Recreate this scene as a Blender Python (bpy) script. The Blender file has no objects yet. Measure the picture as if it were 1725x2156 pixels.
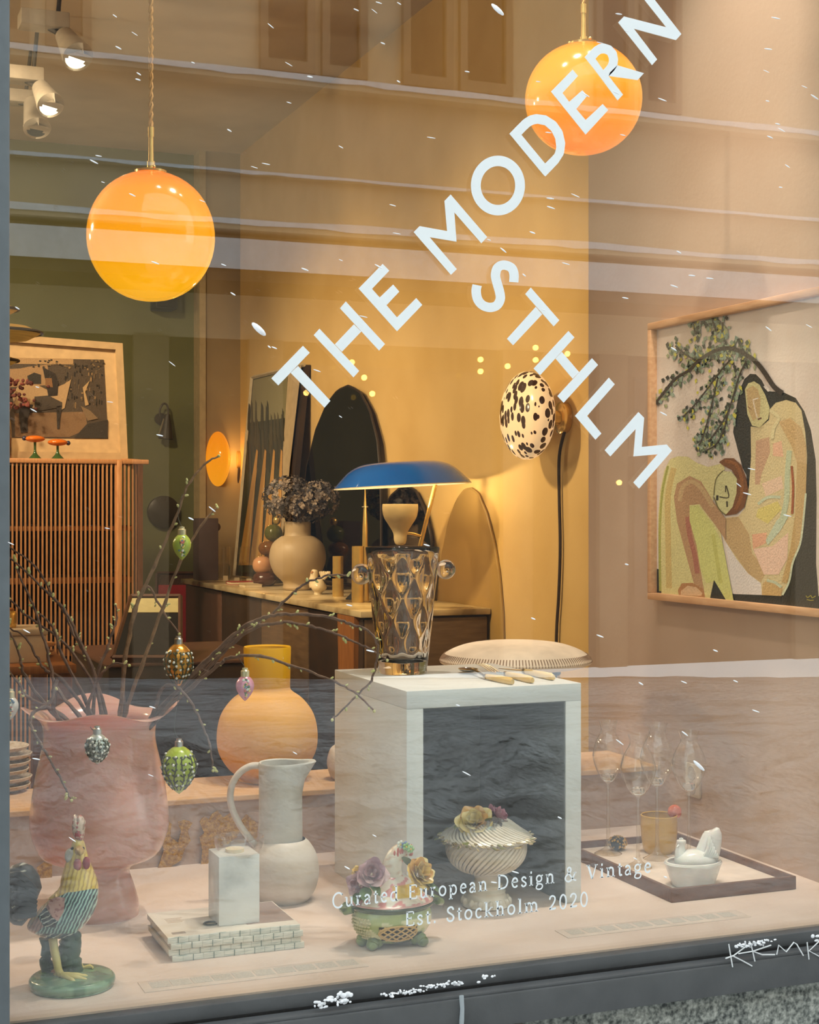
import bpy, bmesh, math, random
from mathutils import Vector, Matrix
random.seed(7)
pi = math.pi
# ------------------------------------------------------------------ camera
# the picture is 1725 x 2156; world: X along the window, Y into the shop, Z up; display floor is z = 0
FPX, CX, HY, H = 3234.0, 862.5, 1070.0, 0.75
YAW = math.atan2(1288.5, FPX)
SN, CS = math.sin(YAW), math.cos(YAW)
G = 2.297            # plane of the shop glass
XP = 1.90            # wall that carries the painting
XY = 2.30            # yellow wall further in
YB = 8.45            # green back wall
ZC = 2.73            # ceiling
ZF = -0.50           # shop floor
ZS = -0.75           # street
YO = -8.2            # house across the street
sc = bpy.context.scene
cam_d = bpy.data.cameras.new('camera'); cam = bpy.data.objects.new('camera', cam_d)
sc.collection.objects.link(cam); sc.camera = cam
cam.location = (0, 0, H); cam.rotation_euler = (pi/2, 0, -YAW)
cam_d.sensor_fit = 'HORIZONTAL'; cam_d.sensor_width = 36.0; cam_d.lens = FPX/1725*36.0
cam_d.shift_y = -8.0/1725; cam_d.clip_start = 0.05; cam_d.clip_end = 200
sc.view_settings.view_transform = 'Standard'; sc.view_settings.look = 'None'
sc.view_settings.exposure = 0.0; sc.view_settings.gamma = 1.0; sc.view_settings.use_curve_mapping = False
sc.cycles.transparent_max_bounces = 20; sc.cycles.max_bounces = 7; sc.cycles.transmission_bounces = 7; sc.cycles.diffuse_bounces = 2; sc.cycles.glossy_bounces = 3
sc.cycles.use_adaptive_sampling = True; sc.cycles.adaptive_threshold = 0.04; sc.cycles.adaptive_min_samples = 16
sc.cycles.sample_clamp_indirect = 6.0

# ------------------------------------------------------------------ sky (even overcast)
w = bpy.data.worlds.new('overcast'); sc.world = w; w.use_nodes = True
bg = w.node_tree.nodes['Background']
bg.inputs[0].default_value = (0.86, 0.945, 1.0, 1); bg.inputs[1].default_value = 2.15

# ------------------------------------------------------------------ ceiling spots of the shop, and added fill lights
WARM = (1.0, 0.70, 0.40)
def spot(name, loc, tgt, power, deg, blend=0.5, col=WARM, rad=0.04):
    l = bpy.data.lights.new(name, 'SPOT'); l.energy = power; l.color = col
    l.spot_size = math.radians(deg); l.spot_blend = blend; l.shadow_soft_size = rad
    o = bpy.data.objects.new(name, l); sc.collection.objects.link(o)
    o.location = loc
    o.rotation_euler = (Vector(tgt)-Vector(loc)).to_track_quat('-Z', 'Y').to_euler()
    return o
DISP = (1.0, 0.88, 0.76)
spot('display_spot_light', (0.80, 2.58, 2.62), (0.50, 2.90, 0.0), 205, 70, 0.7, DISP, 0.06)
spot('display_spot_light', (1.25, 2.62, 2.62), (0.92, 2.95, 0.0), 195, 70, 0.7, DISP, 0.06)
spot('display_spot_light', (1.62, 2.62, 2.62), (1.50, 2.90, 0.0), 215, 70, 0.7, DISP, 0.06)
spot('added_picture_fill', (0.75, 2.62, 2.62), (1.88, 2.80, 0.80), 120, 42, 0.8, (1.0, 0.86, 0.70), 0.05)  # unseen spot added to lighten the painting
spot('wall_wash_light', (1.50, 2.55, 2.66), (1.90, 2.46, 1.95), 620, 80, 0.9, (1.0, 0.68, 0.40), 0.05)
spot('yellow_wall_light', (-0.3, 4.0, 2.55), (2.3, 5.1, 0.75), 330, 52, 1.0, (1.0, 0.74, 0.43), 0.10)
spot('yellow_wall_light', (-0.4, 5.6, 2.55), (2.3, 6.7, 0.80), 300, 52, 1.0, (1.0, 0.74, 0.43), 0.10)
spot('cabinet_light', (0.2, 5.2, 2.6), (0.6, 7.4, 0.7), 200, 95, 0.8, (1.0, 0.74, 0.48), 0.08)
spot('room_light', (-1.2, 5.2, 2.6), (-0.8, 6.5, -0.4), 110, 110, 0.8, (1.0, 0.72, 0.46), 0.08)
def point_light(name, loc, power, col=(1.0, 0.74, 0.46), rad=0.08):
    l = bpy.data.lights.new(name, 'POINT'); l.energy = power; l.color = col; l.shadow_soft_size = rad
    o = bpy.data.objects.new(name, l); sc.collection.objects.link(o); o.location = loc; return o
point_light('added_room_fill', (-0.9, 4.6, 1.75), 55)  # unseen point lights added to brighten ceiling and room
point_light('added_room_fill', (-1.6, 6.6, 1.75), 60)
# ------------------------------------------------------------------ picture geometry helpers
def ray(px, py):
    u = (px-CX)/FPX
    return Vector((SN+CS*u, CS-SN*u, -(py-HY)/FPX))
CAMV = Vector((0, 0, H))
def at_d(px, py, d): return CAMV+ray(px, py)*d
def at_y(px, py, Y): r = ray(px, py); return CAMV+r*(Y/r.y)
def at_x(px, py, X): r = ray(px, py); return CAMV+r*(X/r.x)
def at_z(px, py, z): r = ray(px, py); return CAMV+r*((z-H)/r.z)
def depth(p): return SN*p.x+CS*p.y
RIGHT = Vector((CS, -SN, 0)); BACK = Vector((SN, CS, 0)); UP = Vector((0, 0, 1))
FACE = -YAW
# ------------------------------------------------------------------ colours and materials
def lin(c):
    out = []
    for x in c[:3]:
        x = x/255.0
        out.append(x/12.92 if x <= 0.04045 else ((x+0.055)/1.055)**2.4)
    return tuple(out)+(1.0,)
def new_mat(name):
    m = bpy.data.materials.new(name); m.use_nodes = True
    nt = m.node_tree
    return m, nt, nt.nodes['Principled BSDF'], nt.nodes['Material Output']
def coords(nt): return nt.nodes.new('ShaderNodeTexCoord').outputs['Object']
def noise_fac(nt, vec, scale, detail=4, stretch=None):
    if stretch:
        mp = nt.nodes.new('ShaderNodeMapping'); mp.inputs['Scale'].default_value = stretch
        nt.links.new(vec, mp.inputs[0]); vec = mp.outputs[0]
    n = nt.nodes.new('ShaderNodeTexNoise'); n.inputs['Scale'].default_value = scale; n.inputs['Detail'].default_value = detail
    nt.links.new(vec, n.inputs['Vector'])
    return n.outputs['Fac']
def ramp(nt, fac, stops):
    r = nt.nodes.new('ShaderNodeValToRGB'); nt.links.new(fac, r.inputs[0])
    e = r.color_ramp.elements
    while len(e) < len(stops): e.new(0.5)
    for k, (p, c) in enumerate(stops):
        e[k].position = p; e[k].color = lin(c)
    return r.outputs[0]
def bump(nt, fac, strength, dist=0.01):
    b = nt.nodes.new('ShaderNodeBump'); b.inputs['Strength'].default_value = strength; b.inputs['Distance'].default_value = dist
    nt.links.new(fac, b.inputs['Height']); return b.outputs[0]
MC = {}
def mat(name, col, rough=0.5, metal=0.0, var=None, scale=30, stretch=None, bmp=0.0, bscale=None, emit=None, estr=0.0, coat=0.0, sheen=0.0, sss=0.0, trans=0.0, ior=1.45, alpha=1.0, bdist=0.004):
    """procedural principled material; var = second colour mixed in by noise"""
    if name in MC: return MC[name]
    m, nt, p, o = new_mat(name)
    p.inputs['Base Color'].default_value = lin(col); p.inputs['Roughness'].default_value = rough
    p.inputs['Metallic'].default_value = metal; p.inputs['Coat Weight'].default_value = coat
    p.inputs['Sheen Weight'].default_value = sheen; p.inputs['IOR'].default_value = ior
    p.inputs['Transmission Weight'].default_value = trans; p.inputs['Alpha'].default_value = alpha
    if sss: p.inputs['Subsurface Weight'].default_value = sss; p.inputs['Subsurface Scale'].default_value = 0.02
    vec = coords(nt)
    if var is None: var = tuple(max(0, x*0.93) for x in col[:3])
    f = noise_fac(nt, vec, scale, 5, stretch)
    nt.links.new(ramp(nt, f, [(0.32, var), (0.68, col)]), p.inputs['Base Color'])
    if bmp:
        f2 = noise_fac(nt, vec, bscale or scale, 6, stretch)
        nt.links.new(bump(nt, f2, bmp, bdist), p.inputs['Normal'])
    if emit:
        p.inputs['Emission Color'].default_value = lin(emit); p.inputs['Emission Strength'].default_value = estr
    MC[name] = m; return m
def mat_thin(name, tint=(255, 255, 255), r0=0.05, rough=0.0, gl=(255, 255, 255)):
    """thin clear glass: transparent with a facing-dependent mirror share"""
    if name in MC: return MC[name]
    m, nt, p, o = new_mat(name); nt.nodes.remove(p)
    t = nt.nodes.new('ShaderNodeBsdfTransparent'); t.inputs[0].default_value = lin(tint)
    g = nt.nodes.new('ShaderNodeBsdfGlossy'); g.inputs['Roughness'].default_value = rough; g.inputs['Color'].default_value = lin(gl)
    lw = nt.nodes.new('ShaderNodeLayerWeight'); lw.inputs[0].default_value = 0.5
    pw = nt.nodes.new('ShaderNodeMath'); pw.operation = 'POWER'; pw.inputs[1].default_value = 4.0
    nt.links.new(lw.outputs['Facing'], pw.inputs[0])
    ma = nt.nodes.new('ShaderNodeMath'); ma.operation = 'MULTIPLY_ADD'; ma.inputs[1].default_value = 1-r0; ma.inputs[2].default_value = r0
    nt.links.new(pw.outputs[0], ma.inputs[0])
    mx = nt.nodes.new('ShaderNodeMixShader'); nt.links.new(ma.outputs[0], mx.inputs[0])
    nt.links.new(t.outputs[0], mx.inputs[1]); nt.links.new(g.outputs[0], mx.inputs[2]); nt.links.new(mx.outputs[0], o.inputs[0])
    MC[name] = m; return m
def mat_attr(name, rough=0.5, coat=0.0, bmp=0.0, scale=200, emit=0.0):
    """colours come from the mesh's painted colour attribute"""
    if name in MC: return MC[name]
    m, nt, p, o = new_mat(name)
    a = nt.nodes.new('ShaderNodeAttribute'); a.attribute_name = 'paint'
    vec = coords(nt); f = noise_fac(nt, vec, scale, 5)
    h = nt.nodes.new('ShaderNodeMapRange'); nt.links.new(f, h.inputs[0])
    h.inputs[1].default_value = 0.3; h.inputs[2].default_value = 0.7; h.inputs[3].default_value = 0.86; h.inputs[4].default_value = 1.08
    mm = nt.nodes.new('ShaderNodeVectorMath'); mm.operation = 'SCALE'
    nt.links.new(a.outputs['Color'], mm.inputs[0]); nt.links.new(h.outputs[0], mm.inputs['Scale'])
    nt.links.new(mm.outputs[0], p.inputs['Base Color'])
    p.inputs['Roughness'].default_value = rough; p.inputs['Coat Weight'].default_value = coat
    if bmp: nt.links.new(bump(nt, f, bmp, 0.003), p.inputs['Normal'])
    MC[name] = m; return m
# ------------------------------------------------------------------ objects
def link(o): sc.collection.objects.link(o); return o
def tag(o, label=None, cat=None, group=None, kind=None):
    if label: o['label'] = label
    if cat: o['category'] = cat
    if group: o['group'] = group
    if kind: o['kind'] = kind
    return o
ORG = {}
def thing(name, label, cat, loc, group=None):
    o = bpy.data.objects.new(name, None); link(o); o.location = loc; o.empty_display_size = 0.05
    ORG[o.name] = Vector(loc)
    return tag(o, label, cat, group)
def worg(o): return ORG.get(o.name, Vector((0, 0, 0)))
class MB:
    """collects shapes given in world coordinates; build() links them as ONE mesh"""
    def __init__(s): s.v, s.f, s.c = [], [], []
    def add(s, vs, fs, col=None):
        n = len(s.v); s.v += [Vector(p) for p in vs]
        s.f += [tuple(i+n for i in f) for f in fs]; s.c += [col]*len(fs); return s
    def box(s, lo, hi, col=None):
        x0, y0, z0 = lo; x1, y1, z1 = hi
        v = [(x0,y0,z0),(x1,y0,z0),(x1,y1,z0),(x0,y1,z0),(x0,y0,z1),(x1,y0,z1),(x1,y1,z1),(x0,y1,z1)]
        return s.add(v, [(0,3,2,1),(4,5,6,7),(0,1,5,4),(1,2,6,5),(2,3,7,6),(3,0,4,7)], col)
    def bbox(s, lo, hi, bev=0.002, col=None, seg=2):
        bm = bmesh.new(); bmesh.ops.create_cube(bm, size=1.0)
        c = [(a+b)/2 for a, b in zip(lo, hi)]; d = [abs(b-a) for a, b in zip(lo, hi)]
        for v in bm.verts: v.co = Vector((c[0]+v.co.x*d[0], c[1]+v.co.y*d[1], c[2]+v.co.z*d[2]))
        bev = min(bev, min(d)*0.45)
        bmesh.ops.bevel(bm, geom=list(bm.edges), offset=bev, segments=seg, affect='EDGES', profile=0.5)
        bm.verts.index_update()
        s.add([v.co.copy() for v in bm.verts], [tuple(v.index for v in f.verts) for f in bm.faces], col); bm.free(); return s
    def hexa(s, b4, t4, col=None):
        return s.add(list(b4)+list(t4), [(0,3,2,1),(4,5,6,7),(0,1,5,4),(1,2,6,5),(2,3,7,6),(3,0,4,7)], col)
    def tube(s, pts, rad, seg=8, col=None, cap=True, flat=1.0, ref=None):
        pts = [Vector(p) for p in pts]; n = len(pts)
        if not hasattr(rad, '__len__'): rad = [rad]*n
        vs, fs = [], []; prev = None
        for i in range(n):
            t = (pts[min(i+1, n-1)]-pts[max(i-1, 0)])
            t = t.normalized() if t.length > 1e-9 else Vector((0, 0, 1))
            if prev is None:
                a = Vector(ref) if ref else (Vector((0, 0, 1)) if abs(t.z) < 0.9 else Vector((1, 0, 0)))
            else: a = prev
            x = (a-t*a.dot(t)); x = x.normalized() if x.length > 1e-9 else t.orthogonal().normalized(); prev = x; y = t.cross(x)
            for k in range(seg):
                g = 2*pi*k/seg
                vs.append(pts[i]+(x*math.cos(g)+y*math.sin(g)*flat)*rad[i])
        for i in range(n-1):
            for k in range(seg):
                k2 = (k+1) % seg
                fs.append((i*seg+k, i*seg+k2, (i+1)*seg+k2, (i+1)*seg+k))
        if cap: fs.append(tuple(range(seg-1, -1, -1))); fs.append(tuple((n-1)*seg+k for k in range(seg)))
        return s.add(vs, fs, col)
    def lathe(s, prof, c=(0,0,0), seg=40, col=None, M=None, sx=1.0, sy=1.0, fn=None, rot=0.0):
        """prof: list of (radius, z) revolved round the vertical through c"""
        c = Vector(c); vs, fs = [], []; rings = []
        for j, (r, z) in enumerate(prof):
            if r < 1e-6:
                rings.append([len(vs)]); vs.append((0, 0, z))
            else:
                rings.append(list(range(len(vs), len(vs)+seg)))
                for k in range(seg):
                    a = 2*pi*k/seg+rot; rr, zz = (r, z) if fn is None else fn(a, r, z, j)
                    vs.append((rr*math.cos(a)*sx, rr*math.sin(a)*sy, zz))
        for A, B in zip(rings, rings[1:]):
            if len(A) == 1 and len(B) == 1: continue
            for k in range(seg):
                k2 = (k+1) % seg
                if len(A) == 1: fs.append((A[0], B[k2], B[k]))
                elif len(B) == 1: fs.append((A[k], A[k2], B[0]))
                else: fs.append((A[k], A[k2], B[k2], B[k]))
        vs = [Vector(v) for v in vs]
        if M is not None: vs = [M @ v for v in vs]
        return s.add([v+c for v in vs], fs, col)
    def ell(s, c, r, seg=16, rings=10, col=None, M=None, fn=None):
        if not hasattr(r, '__len__'): r = (r, r, r)
        prof = [(math.sin(pi*k/rings), -math.cos(pi*k/rings)) for k in range(rings+1)]
        prof[0] = (0, -1); prof[-1] = (0, 1)
        S = Matrix.Diagonal(Vector(r)).to_3x3()
        return s.lathe(prof, c, seg, col, M=(M @ S if M is not None else S), fn=fn)
    def prism(s, pts, off, col=None):
        """closed outline (3D points) pushed along off"""
        n = len(pts); pts = [Vector(p) for p in pts]; off = Vector(off)
        fs = [tuple(range(n)), tuple(range(2*n-1, n-1, -1))]
        for k in range(n):
            k2 = (k+1) % n; fs.append((k2, k, n+k, n+k2))
        return s.add(pts+[p+off for p in pts], fs, col)
    def ring(s, outer, inner, off, col=None):
        n = len(outer); off = Vector(off)
        vs = [Vector(p) for p in outer]+[Vector(p) for p in inner]; vs += [v+off for v in vs]
        fs = []
        for k in range(n):
            q = (k+1) % n
            fs += [(k, q, n+q, n+k), (2*n+q, 2*n+k, 3*n+k, 3*n+q), (q, k, 2*n+k, 2*n+q), (n+k, n+q, 3*n+q, 3*n+k)]
        return s.add(vs, fs, col)
    def pillow(s, pts, c, nrm, t, rings=5, col=None, back=True):
        """rounded cushion over a star-shaped outline about centre c"""
        n = len(pts); c = Vector(c); nrm = Vector(nrm).normalized(); vs, fs = [], []
        def half(sg):
            base = len(vs)
            for j in range(rings):
                q = 1-j/rings
                for p in pts: vs.append(c+(Vector(p)-c)*q+nrm*(sg*t*math.sqrt(max(0, 1-q*q))))
            vs.append(c+nrm*sg*t); top = len(vs)-1
            for j in range(rings-1):
                for k in range(n):
                    k2 = (k+1) % n; f = (base+j*n+k, base+j*n+k2, base+(j+1)*n+k2, base+(j+1)*n+k)
                    fs.append(f if sg > 0 else f[::-1])
            for k in range(n):
                f = (base+(rings-1)*n+k, base+(rings-1)*n+(k+1) % n, top); fs.append(f if sg > 0 else f[::-1])
        half(1)
        if back: half(-1)
        return s.add(vs, fs, col)
    def build(s, name, m, parent=None, smooth=True, label=None, cat=None, group=None, kind=None, org=None, vcol=None, ang=40, fix=True):
        o0 = worg(parent) if parent else (Vector(org) if org is not None else Vector((0, 0, 0)))
        me = bpy.data.meshes.new(name)
        me.from_pydata([tuple(v-o0) for v in s.v], [], s.f)
        me.materials.append(m)
        if vcol or any(c is not None for c in s.c):
            at = me.color_attributes.new('paint', 'FLOAT_COLOR', 'POINT' if vcol else 'CORNER')
            if vcol:
                for i, v in enumerate(s.v): at.data[i].color = lin(vcol(v))
            else:
                for p, c in zip(me.polygons, s.c):
                    cc = lin(c or (128, 128, 128))
                    for li in p.loop_indices: at.data[li].color = cc
        if fix:
            bm = bmesh.new(); bm.from_mesh(me); bmesh.ops.recalc_face_normals(bm, faces=bm.faces); bm.to_mesh(me); bm.free()
        if smooth:
            me.shade_smooth(); me.set_sharp_from_angle(angle=math.radians(ang))
        o = bpy.data.objects.new(name, me); link(o)
        if parent: o.parent = parent
        else: o.location = o0
        ORG[o.name] = o0
        return tag(o, label, cat, group, kind)
def part(name, m, parent, *shapes, **kw):
    """shapes: callables taking an MB"""
    b = MB()
    for s in shapes: s(b)
    return b.build(name, m, parent, **kw)
def copy_thing(root, loc, label=None):
    r = root.copy(); link(r); r.location = loc
    if label: r['label'] = label
    for ch in root.children:
        c = ch.copy(); link(c); c.parent = r
        for g in ch.children:
            d = g.copy(); link(d); d.parent = c
    return r
def circle(c, r, n, ax=(1,0,0), ay=(0,0,1), a0=0, a1=2*pi, close=True):
    c = Vector(c); ax = Vector(ax); ay = Vector(ay); rx, ry = r if hasattr(r, '__len__') else (r, r)
    m = n if close else n-1
    return [c+ax*rx*math.cos(a0+(a1-a0)*k/m)+ay*ry*math.sin(a0+(a1-a0)*k/m) for k in range(n)]
def smooth_line(pts, sub=6):
    """Catmull-Rom through the points"""
    pts = [Vector(p) for p in pts]; out = []
    for i in range(len(pts)-1):
        p0 = pts[max(i-1, 0)]; p1 = pts[i]; p2 = pts[i+1]; p3 = pts[min(i+2, len(pts)-1)]
        for k in range(sub):
            t = k/sub
            out.append(0.5*((2*p1)+(p2-p0)*t+(2*p0-5*p1+4*p2-p3)*t*t+(3*p1-p0-3*p2+p3)*t**3))
    out.append(pts[-1]); return out
def smooth_prof(prof, sub=5): return [(max(0.0, p.x), p.y) for p in smooth_line([Vector((r, z, 0)) for r, z in prof], sub)]
def lathe_px(prof, cx, d, sub=4, wall=None, sm=True):
    """profile measured in the picture: (half width px, picture y) -> (radius, world z) at depth d"""
    k = d/FPX; p = [(r*k, H-(y-HY)*k) for r, y in prof]
    if sm: p = smooth_prof(p, sub)
    return p
def axis(cx, d): p = at_d(cx, HY, d); return Vector((p.x, p.y, 0))
def resample(pts, n):
    pts = [Vector(p) for p in pts]; L = [0]
    for a, b in zip(pts, pts[1:]+pts[:1]): L.append(L[-1]+(b-a).length)
    out = []; P = pts+pts[:1]; j = 0
    for k in range(n):
        t = L[-1]*k/n
        while L[j+1] < t: j += 1
        out.append(P[j].lerp(P[j+1], (t-L[j])/max(1e-9, L[j+1]-L[j])))
    return out
# ------------------------------------------------------------------ the setting
def struct(name, m, *shapes, **kw):
    kw.setdefault('smooth', False)
    o = part(name, m, kw.pop('parent', None), *shapes, **kw); o['kind'] = 'structure'; return o
M_yel = mat('ochre_plaster', (222, 186, 122), 0.85, var=(210, 172, 106), scale=3, bmp=0.15, bscale=60)
M_taupe = mat('taupe_plaster', (196, 168, 146), 0.85, var=(188, 159, 136), scale=4, bmp=0.12, bscale=80)
M_green = mat('olive_green_paint', (116, 118, 78), 0.8, var=(108, 110, 72), scale=4, bmp=0.1, bscale=60)
M_ceil = mat('ceiling_paint', (224, 206, 180), 0.9, scale=3)
M_floor = mat('dark_floor', (62, 50, 42), 0.5, var=(44, 36, 32), scale=6, stretch=(1, 8, 1))
M_plat = mat('pale_platform_paint', (226, 205, 190), 0.6, var=(217, 194, 178), scale=6, bmp=0.05, bscale=40)
M_board = mat('platform_riser_paint', (188, 160, 140), 0.7, var=(180, 150, 130), scale=8)
M_oak = mat('lit_oak', (222, 182, 138), 0.5, var=(206, 162, 116), scale=10, stretch=(1, 10, 10))
M_tan = mat('beige_pilaster_paint', (168, 146, 110), 0.85, scale=5)
M_trim = mat('pale_trim', (190, 170, 130), 0.6)
M_frame = mat('dark_grey_frame_metal', (86, 88, 89), 0.45, 0.0, var=(76, 78, 79), scale=14, bmp=0.1, bscale=80)
M_frame2 = mat('grey_mullion_metal', (104, 112, 116), 0.5, 0.1)
M_black = mat('black_matte', (22, 21, 20), 0.6)
M_brass = mat('polished_brass', (240, 204, 122), 0.24, 0.7)
M_pane = mat_thin('shop_window_glass', (252, 254, 252), 0.073)
M_plaster_out = mat('outer_plaster', (150, 140, 128), 0.9, scale=3)

struct('floor', M_floor, lambda b: b.box((-3.6, G+0.02, ZF-0.05), (XY+0.1, YB+0.1, ZF)), label='dark shop floor behind the display', cat='floor')
struct('ceiling', M_ceil, lambda b: b.box((-3.6, G-0.1, ZC), (XY+0.3, YB+0.1, ZC+0.1)), label='pale shop ceiling with track lights', cat='ceiling')
PX420 = at_y(421, HY, YB).x
wb = struct('wall_back', M_green, lambda b: b.box((-3.6, YB, ZF), (PX420, YB+0.1, ZC)), label='olive green back wall of the shop', cat='wall')
struct('wall_pilaster', M_tan, lambda b: b.box((PX420, YB-0.12, ZF), (XY, YB+0.1, ZC)), label='beige pilaster between green and ochre wall', cat='wall')
struct('trim_1', M_trim, lambda b: b.box((PX420-0.035, YB-0.135, ZF), (PX420, YB+0.02, ZC)), label='thin pale trim on the edge of the green wall', cat='trim')
struct('wall_right', M_yel, lambda b: b.box((XY, G+0.05, ZF), (XY+0.1, YB+0.1, ZC)), label='warm ochre side wall with sconces', cat='wall')
struct('wall_display_right', M_taupe, lambda b: b.box((XP, G+0.03, ZF), (XY, 3.518, ZC)), label='taupe wall of the display window behind the painting', cat='wall')
struct('wall_left', M_tan, lambda b: b.box((-3.7, G, ZF), (-3.6, YB+0.1, ZC)), label='side wall far left of the shop', cat='wall')
def wf(b):
    b.box((-6, G+0.03, ZS), (0.215, G+0.33, 7.0)); b.box((0.215, G+0.03, 2.42), (XP+0.03, G+0.33, 7.0))
    b.box((XP+0.03, G+0.03, -0.09), (7, G+0.33, 7.0)); b.box((0.215, G+0.03, ZS), (XP+0.03, G+0.1, -0.03))
struct('wall_front', M_plaster_out, wf, label='street front of the shop around the window', cat='wall')
# display floor, riser and ledge
plat_y = 3.176
struct('floor_display', M_plat, lambda b: b.box((0.215, G+0.004, -0.03), (XP, plat_y, 0.0)), label='pale pinkish display floor behind the glass', cat='platform')
struct('wall_riser', M_board, lambda b: b.box((-1.0, plat_y, ZF), (XP, plat_y+0.018, 0.128)), label='low taupe riser behind the display floor', cat='riser')
LZ = 0.139; LB = 3.415
struct('ledge', M_oak, lambda b: b.bbox((-1.0, plat_y-0.006, LZ-0.012), (XP, LB, LZ), 0.002), label='narrow oak ledge running behind the display', cat='ledge')
# window: frame, glass, sill
XM = at_y(12, HY, G).x
win = thing('window_1', 'large shop window pane in grey metal frame', 'window', (0.25, G, 0)); win['kind'] = 'structure'
part('pane', M_pane, win, lambda b: b.box((XM-0.02, G-0.004, -0.03), (XP+0.03, G+0.004, 2.42)), smooth=False)
part('mullion', M_frame2, win, lambda b: b.bbox((XM-0.07, G-0.05, -0.03), (XM, G+0.03, 2.42), 0.004))
part('mullion_seal', M_black, win, lambda b: b.box((XM, G-0.012, 0), (XM+0.003, G+0.012, 2.42)))
part('bottom_rail', M_frame, win, lambda b: b.bbox((0.1, G-0.03, -0.022), (7, G-0.0045, 0.0), 0.002))
part('seal', M_black, win, lambda b: b.box((0.1, G-0.034, -0.025), (7, G-0.02, -0.0215)))
part('sill_drip', M_frame, win, lambda b: b.bbox((0.1, G-0.056, -0.031), (7, G-0.02, -0.0245), 0.002))
part('sill_face', M_frame, win, lambda b: b.bbox((-1, G-0.06, -0.082), (7, G-0.01, -0.030), 0.003))
# stone base and air grille under the sill
def granite():
    m, nt, p, o = new_mat('speckled_granite'); v = coords(nt)
    a = noise_fac(nt, v, 120, 4); b = noise_fac(nt, v, 50, 6)
    mx = nt.nodes.new('ShaderNodeMath'); mx.operation = 'MULTIPLY_ADD'; mx.inputs[1].default_value = 0.6
    nt.links.new(a, mx.inputs[0])
    m2 = nt.nodes.new('ShaderNodeMath'); m2.operation = 'MULTIPLY'; m2.inputs[1].default_value = 0.4; nt.links.new(b, m2.inputs[0]); nt.links.new(m2.outputs[0], mx.inputs[2])
    nt.links.new(ramp(nt, mx.outputs[0], [(0.38, (58, 62, 60)), (0.46, (108, 113, 108)), (0.54, (146, 150, 142)), (0.64, (184, 186, 178))]), p.inputs['Base Color'])
    p.inputs['Roughness'].default_value = 0.8; nt.links.new(bump(nt, a, 0.4, 0.004), p.inputs['Normal']); return m
XGR = at_y(1092, HY, G-0.02).x
struct('wall_base', granite(), lambda b: b.box((XGR, G-0.03, ZS), (7, G+0.03, -0.08)), label='rough grey speckled granite base under the sill', cat='stone base')
gr = thing('air_grille', 'dark metal louvre grille under the window sill beside granite', 'grille', (1.0, G, -0.3))
M_gr = mat('grille_metal', (92, 84, 74), 0.5, 0.4, scale=20)
part('grille_frame', M_gr, gr, lambda b: (b.box((XGR-0.012, G-0.035, -0.42), (XGR, G+0.03, -0.083)), b.box((0.3, G+0.018, -0.42), (XGR-0.012, G+0.029, -0.083)), b.box((0.3, G-0.035, -0.43), (XGR, G+0.03, -0.42))))
for k in range(7):
    z = -0.105-k*0.045
    part('louvre_slat', M_gr, gr, lambda b: b.hexa([(0.3, G-0.03, z-0.018), (XGR-0.013, G-0.03, z-0.018), (XGR-0.013, G-0.027, z-0.018), (0.3, G-0.027, z-0.018)], [(0.3, G+0.01, z+0.012), (XGR-0.013, G+0.01, z+0.012), (XGR-0.013, G+0.013, z+0.012), (0.3, G+0.013, z+0.012)]), smooth=False)
b = MB(); p0 = at_y(972, 2096, G-0.065); pts = [p0+Vector((random.uniform(-.002, .002), random.uniform(-.002, .002), -0.02*k)) for k in range(7)]
b.tube(pts, [0.004, .0035, .004, .003, .003, .002, .0008], 8)
b.build('icicle', mat('clear_ice', (215, 225, 228), 0.15, trans=0.5), label='thin icicle hanging from the sill over the grille', cat='icicle')
# ------------------------------------------------------------------ street and house across (seen mirrored in the glass)
def snow_mat():
    m, nt, p, o = new_mat('trodden_shaded_snow'); v = coords(nt); f = noise_fac(nt, v, 3.0, 8, (0.5, 1.6, 1)); g = noise_fac(nt, v, 14, 6, (0.7, 1.3, 1))
    nt.links.new(ramp(nt, f, [(0.34, (186, 184, 184)), (0.44, (226, 226, 227)), (0.54, (248, 250, 252))]), p.inputs['Base Color'])  # grey mottling paints in lump shading that even sky light leaves faint
    p.inputs['Roughness'].default_value = 0.8; nt.links.new(bump(nt, g, 1.0, 0.16), p.inputs['Normal']); return m
M_snow = mat('clean_snow', (246, 249, 252), 0.7, scale=20, bmp=0.3, bscale=30)
from mathutils import noise as mnoise
def snowfield(b):
    nx, ny = 240, 220; x0, x1, y0, y1 = -9.0, 15.0, YO-0.2, G-0.03
    vs = []
    for j in range(ny+1):
        y = y0+(y1-y0)*j/ny
        for i in range(nx+1):
            x = x0+(x1-x0)*i/nx
            p = Vector((x*0.7, y*1.7, 0))
            rough = 0.05+0.5*max(0, 1-abs(y+2.6)/2.4)
            z = mnoise.fractal(p, 0.9, 2.1, 6)*0.42*rough+mnoise.fractal(p*3.3, 0.8, 2.1, 4)*0.24*rough
            z += 0.10*max(0, 1-abs(y+3.0)/2.2)+0.05*max(0, 1-abs(y-(YO+0.9))/0.9)*(0.8+0.4*mnoise.noise(Vector((x*0.5, 3, 0))))
            z += -0.041*(x-4.3)*min(1, max(0, (1.5-y)/6.0))
            if y > 1.2: z *= max(0.0, (G-0.03-y)/1.1)
            vs.append((x, y, ZS+z))
    fs = [(j*(nx+1)+i, j*(nx+1)+i+1, (j+1)*(nx+1)+i+1, (j+1)*(nx+1)+i) for j in range(ny) for i in range(nx)]
    b.add(vs, fs)
struct('street_ground', snow_mat(), snowfield, smooth=True, label='trodden snowy street in front of the shop', cat='street')
def vx(px): return at_y(px, HY, 2*G-YO).x       # X of a thing on the far house mirrored at picture x
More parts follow.
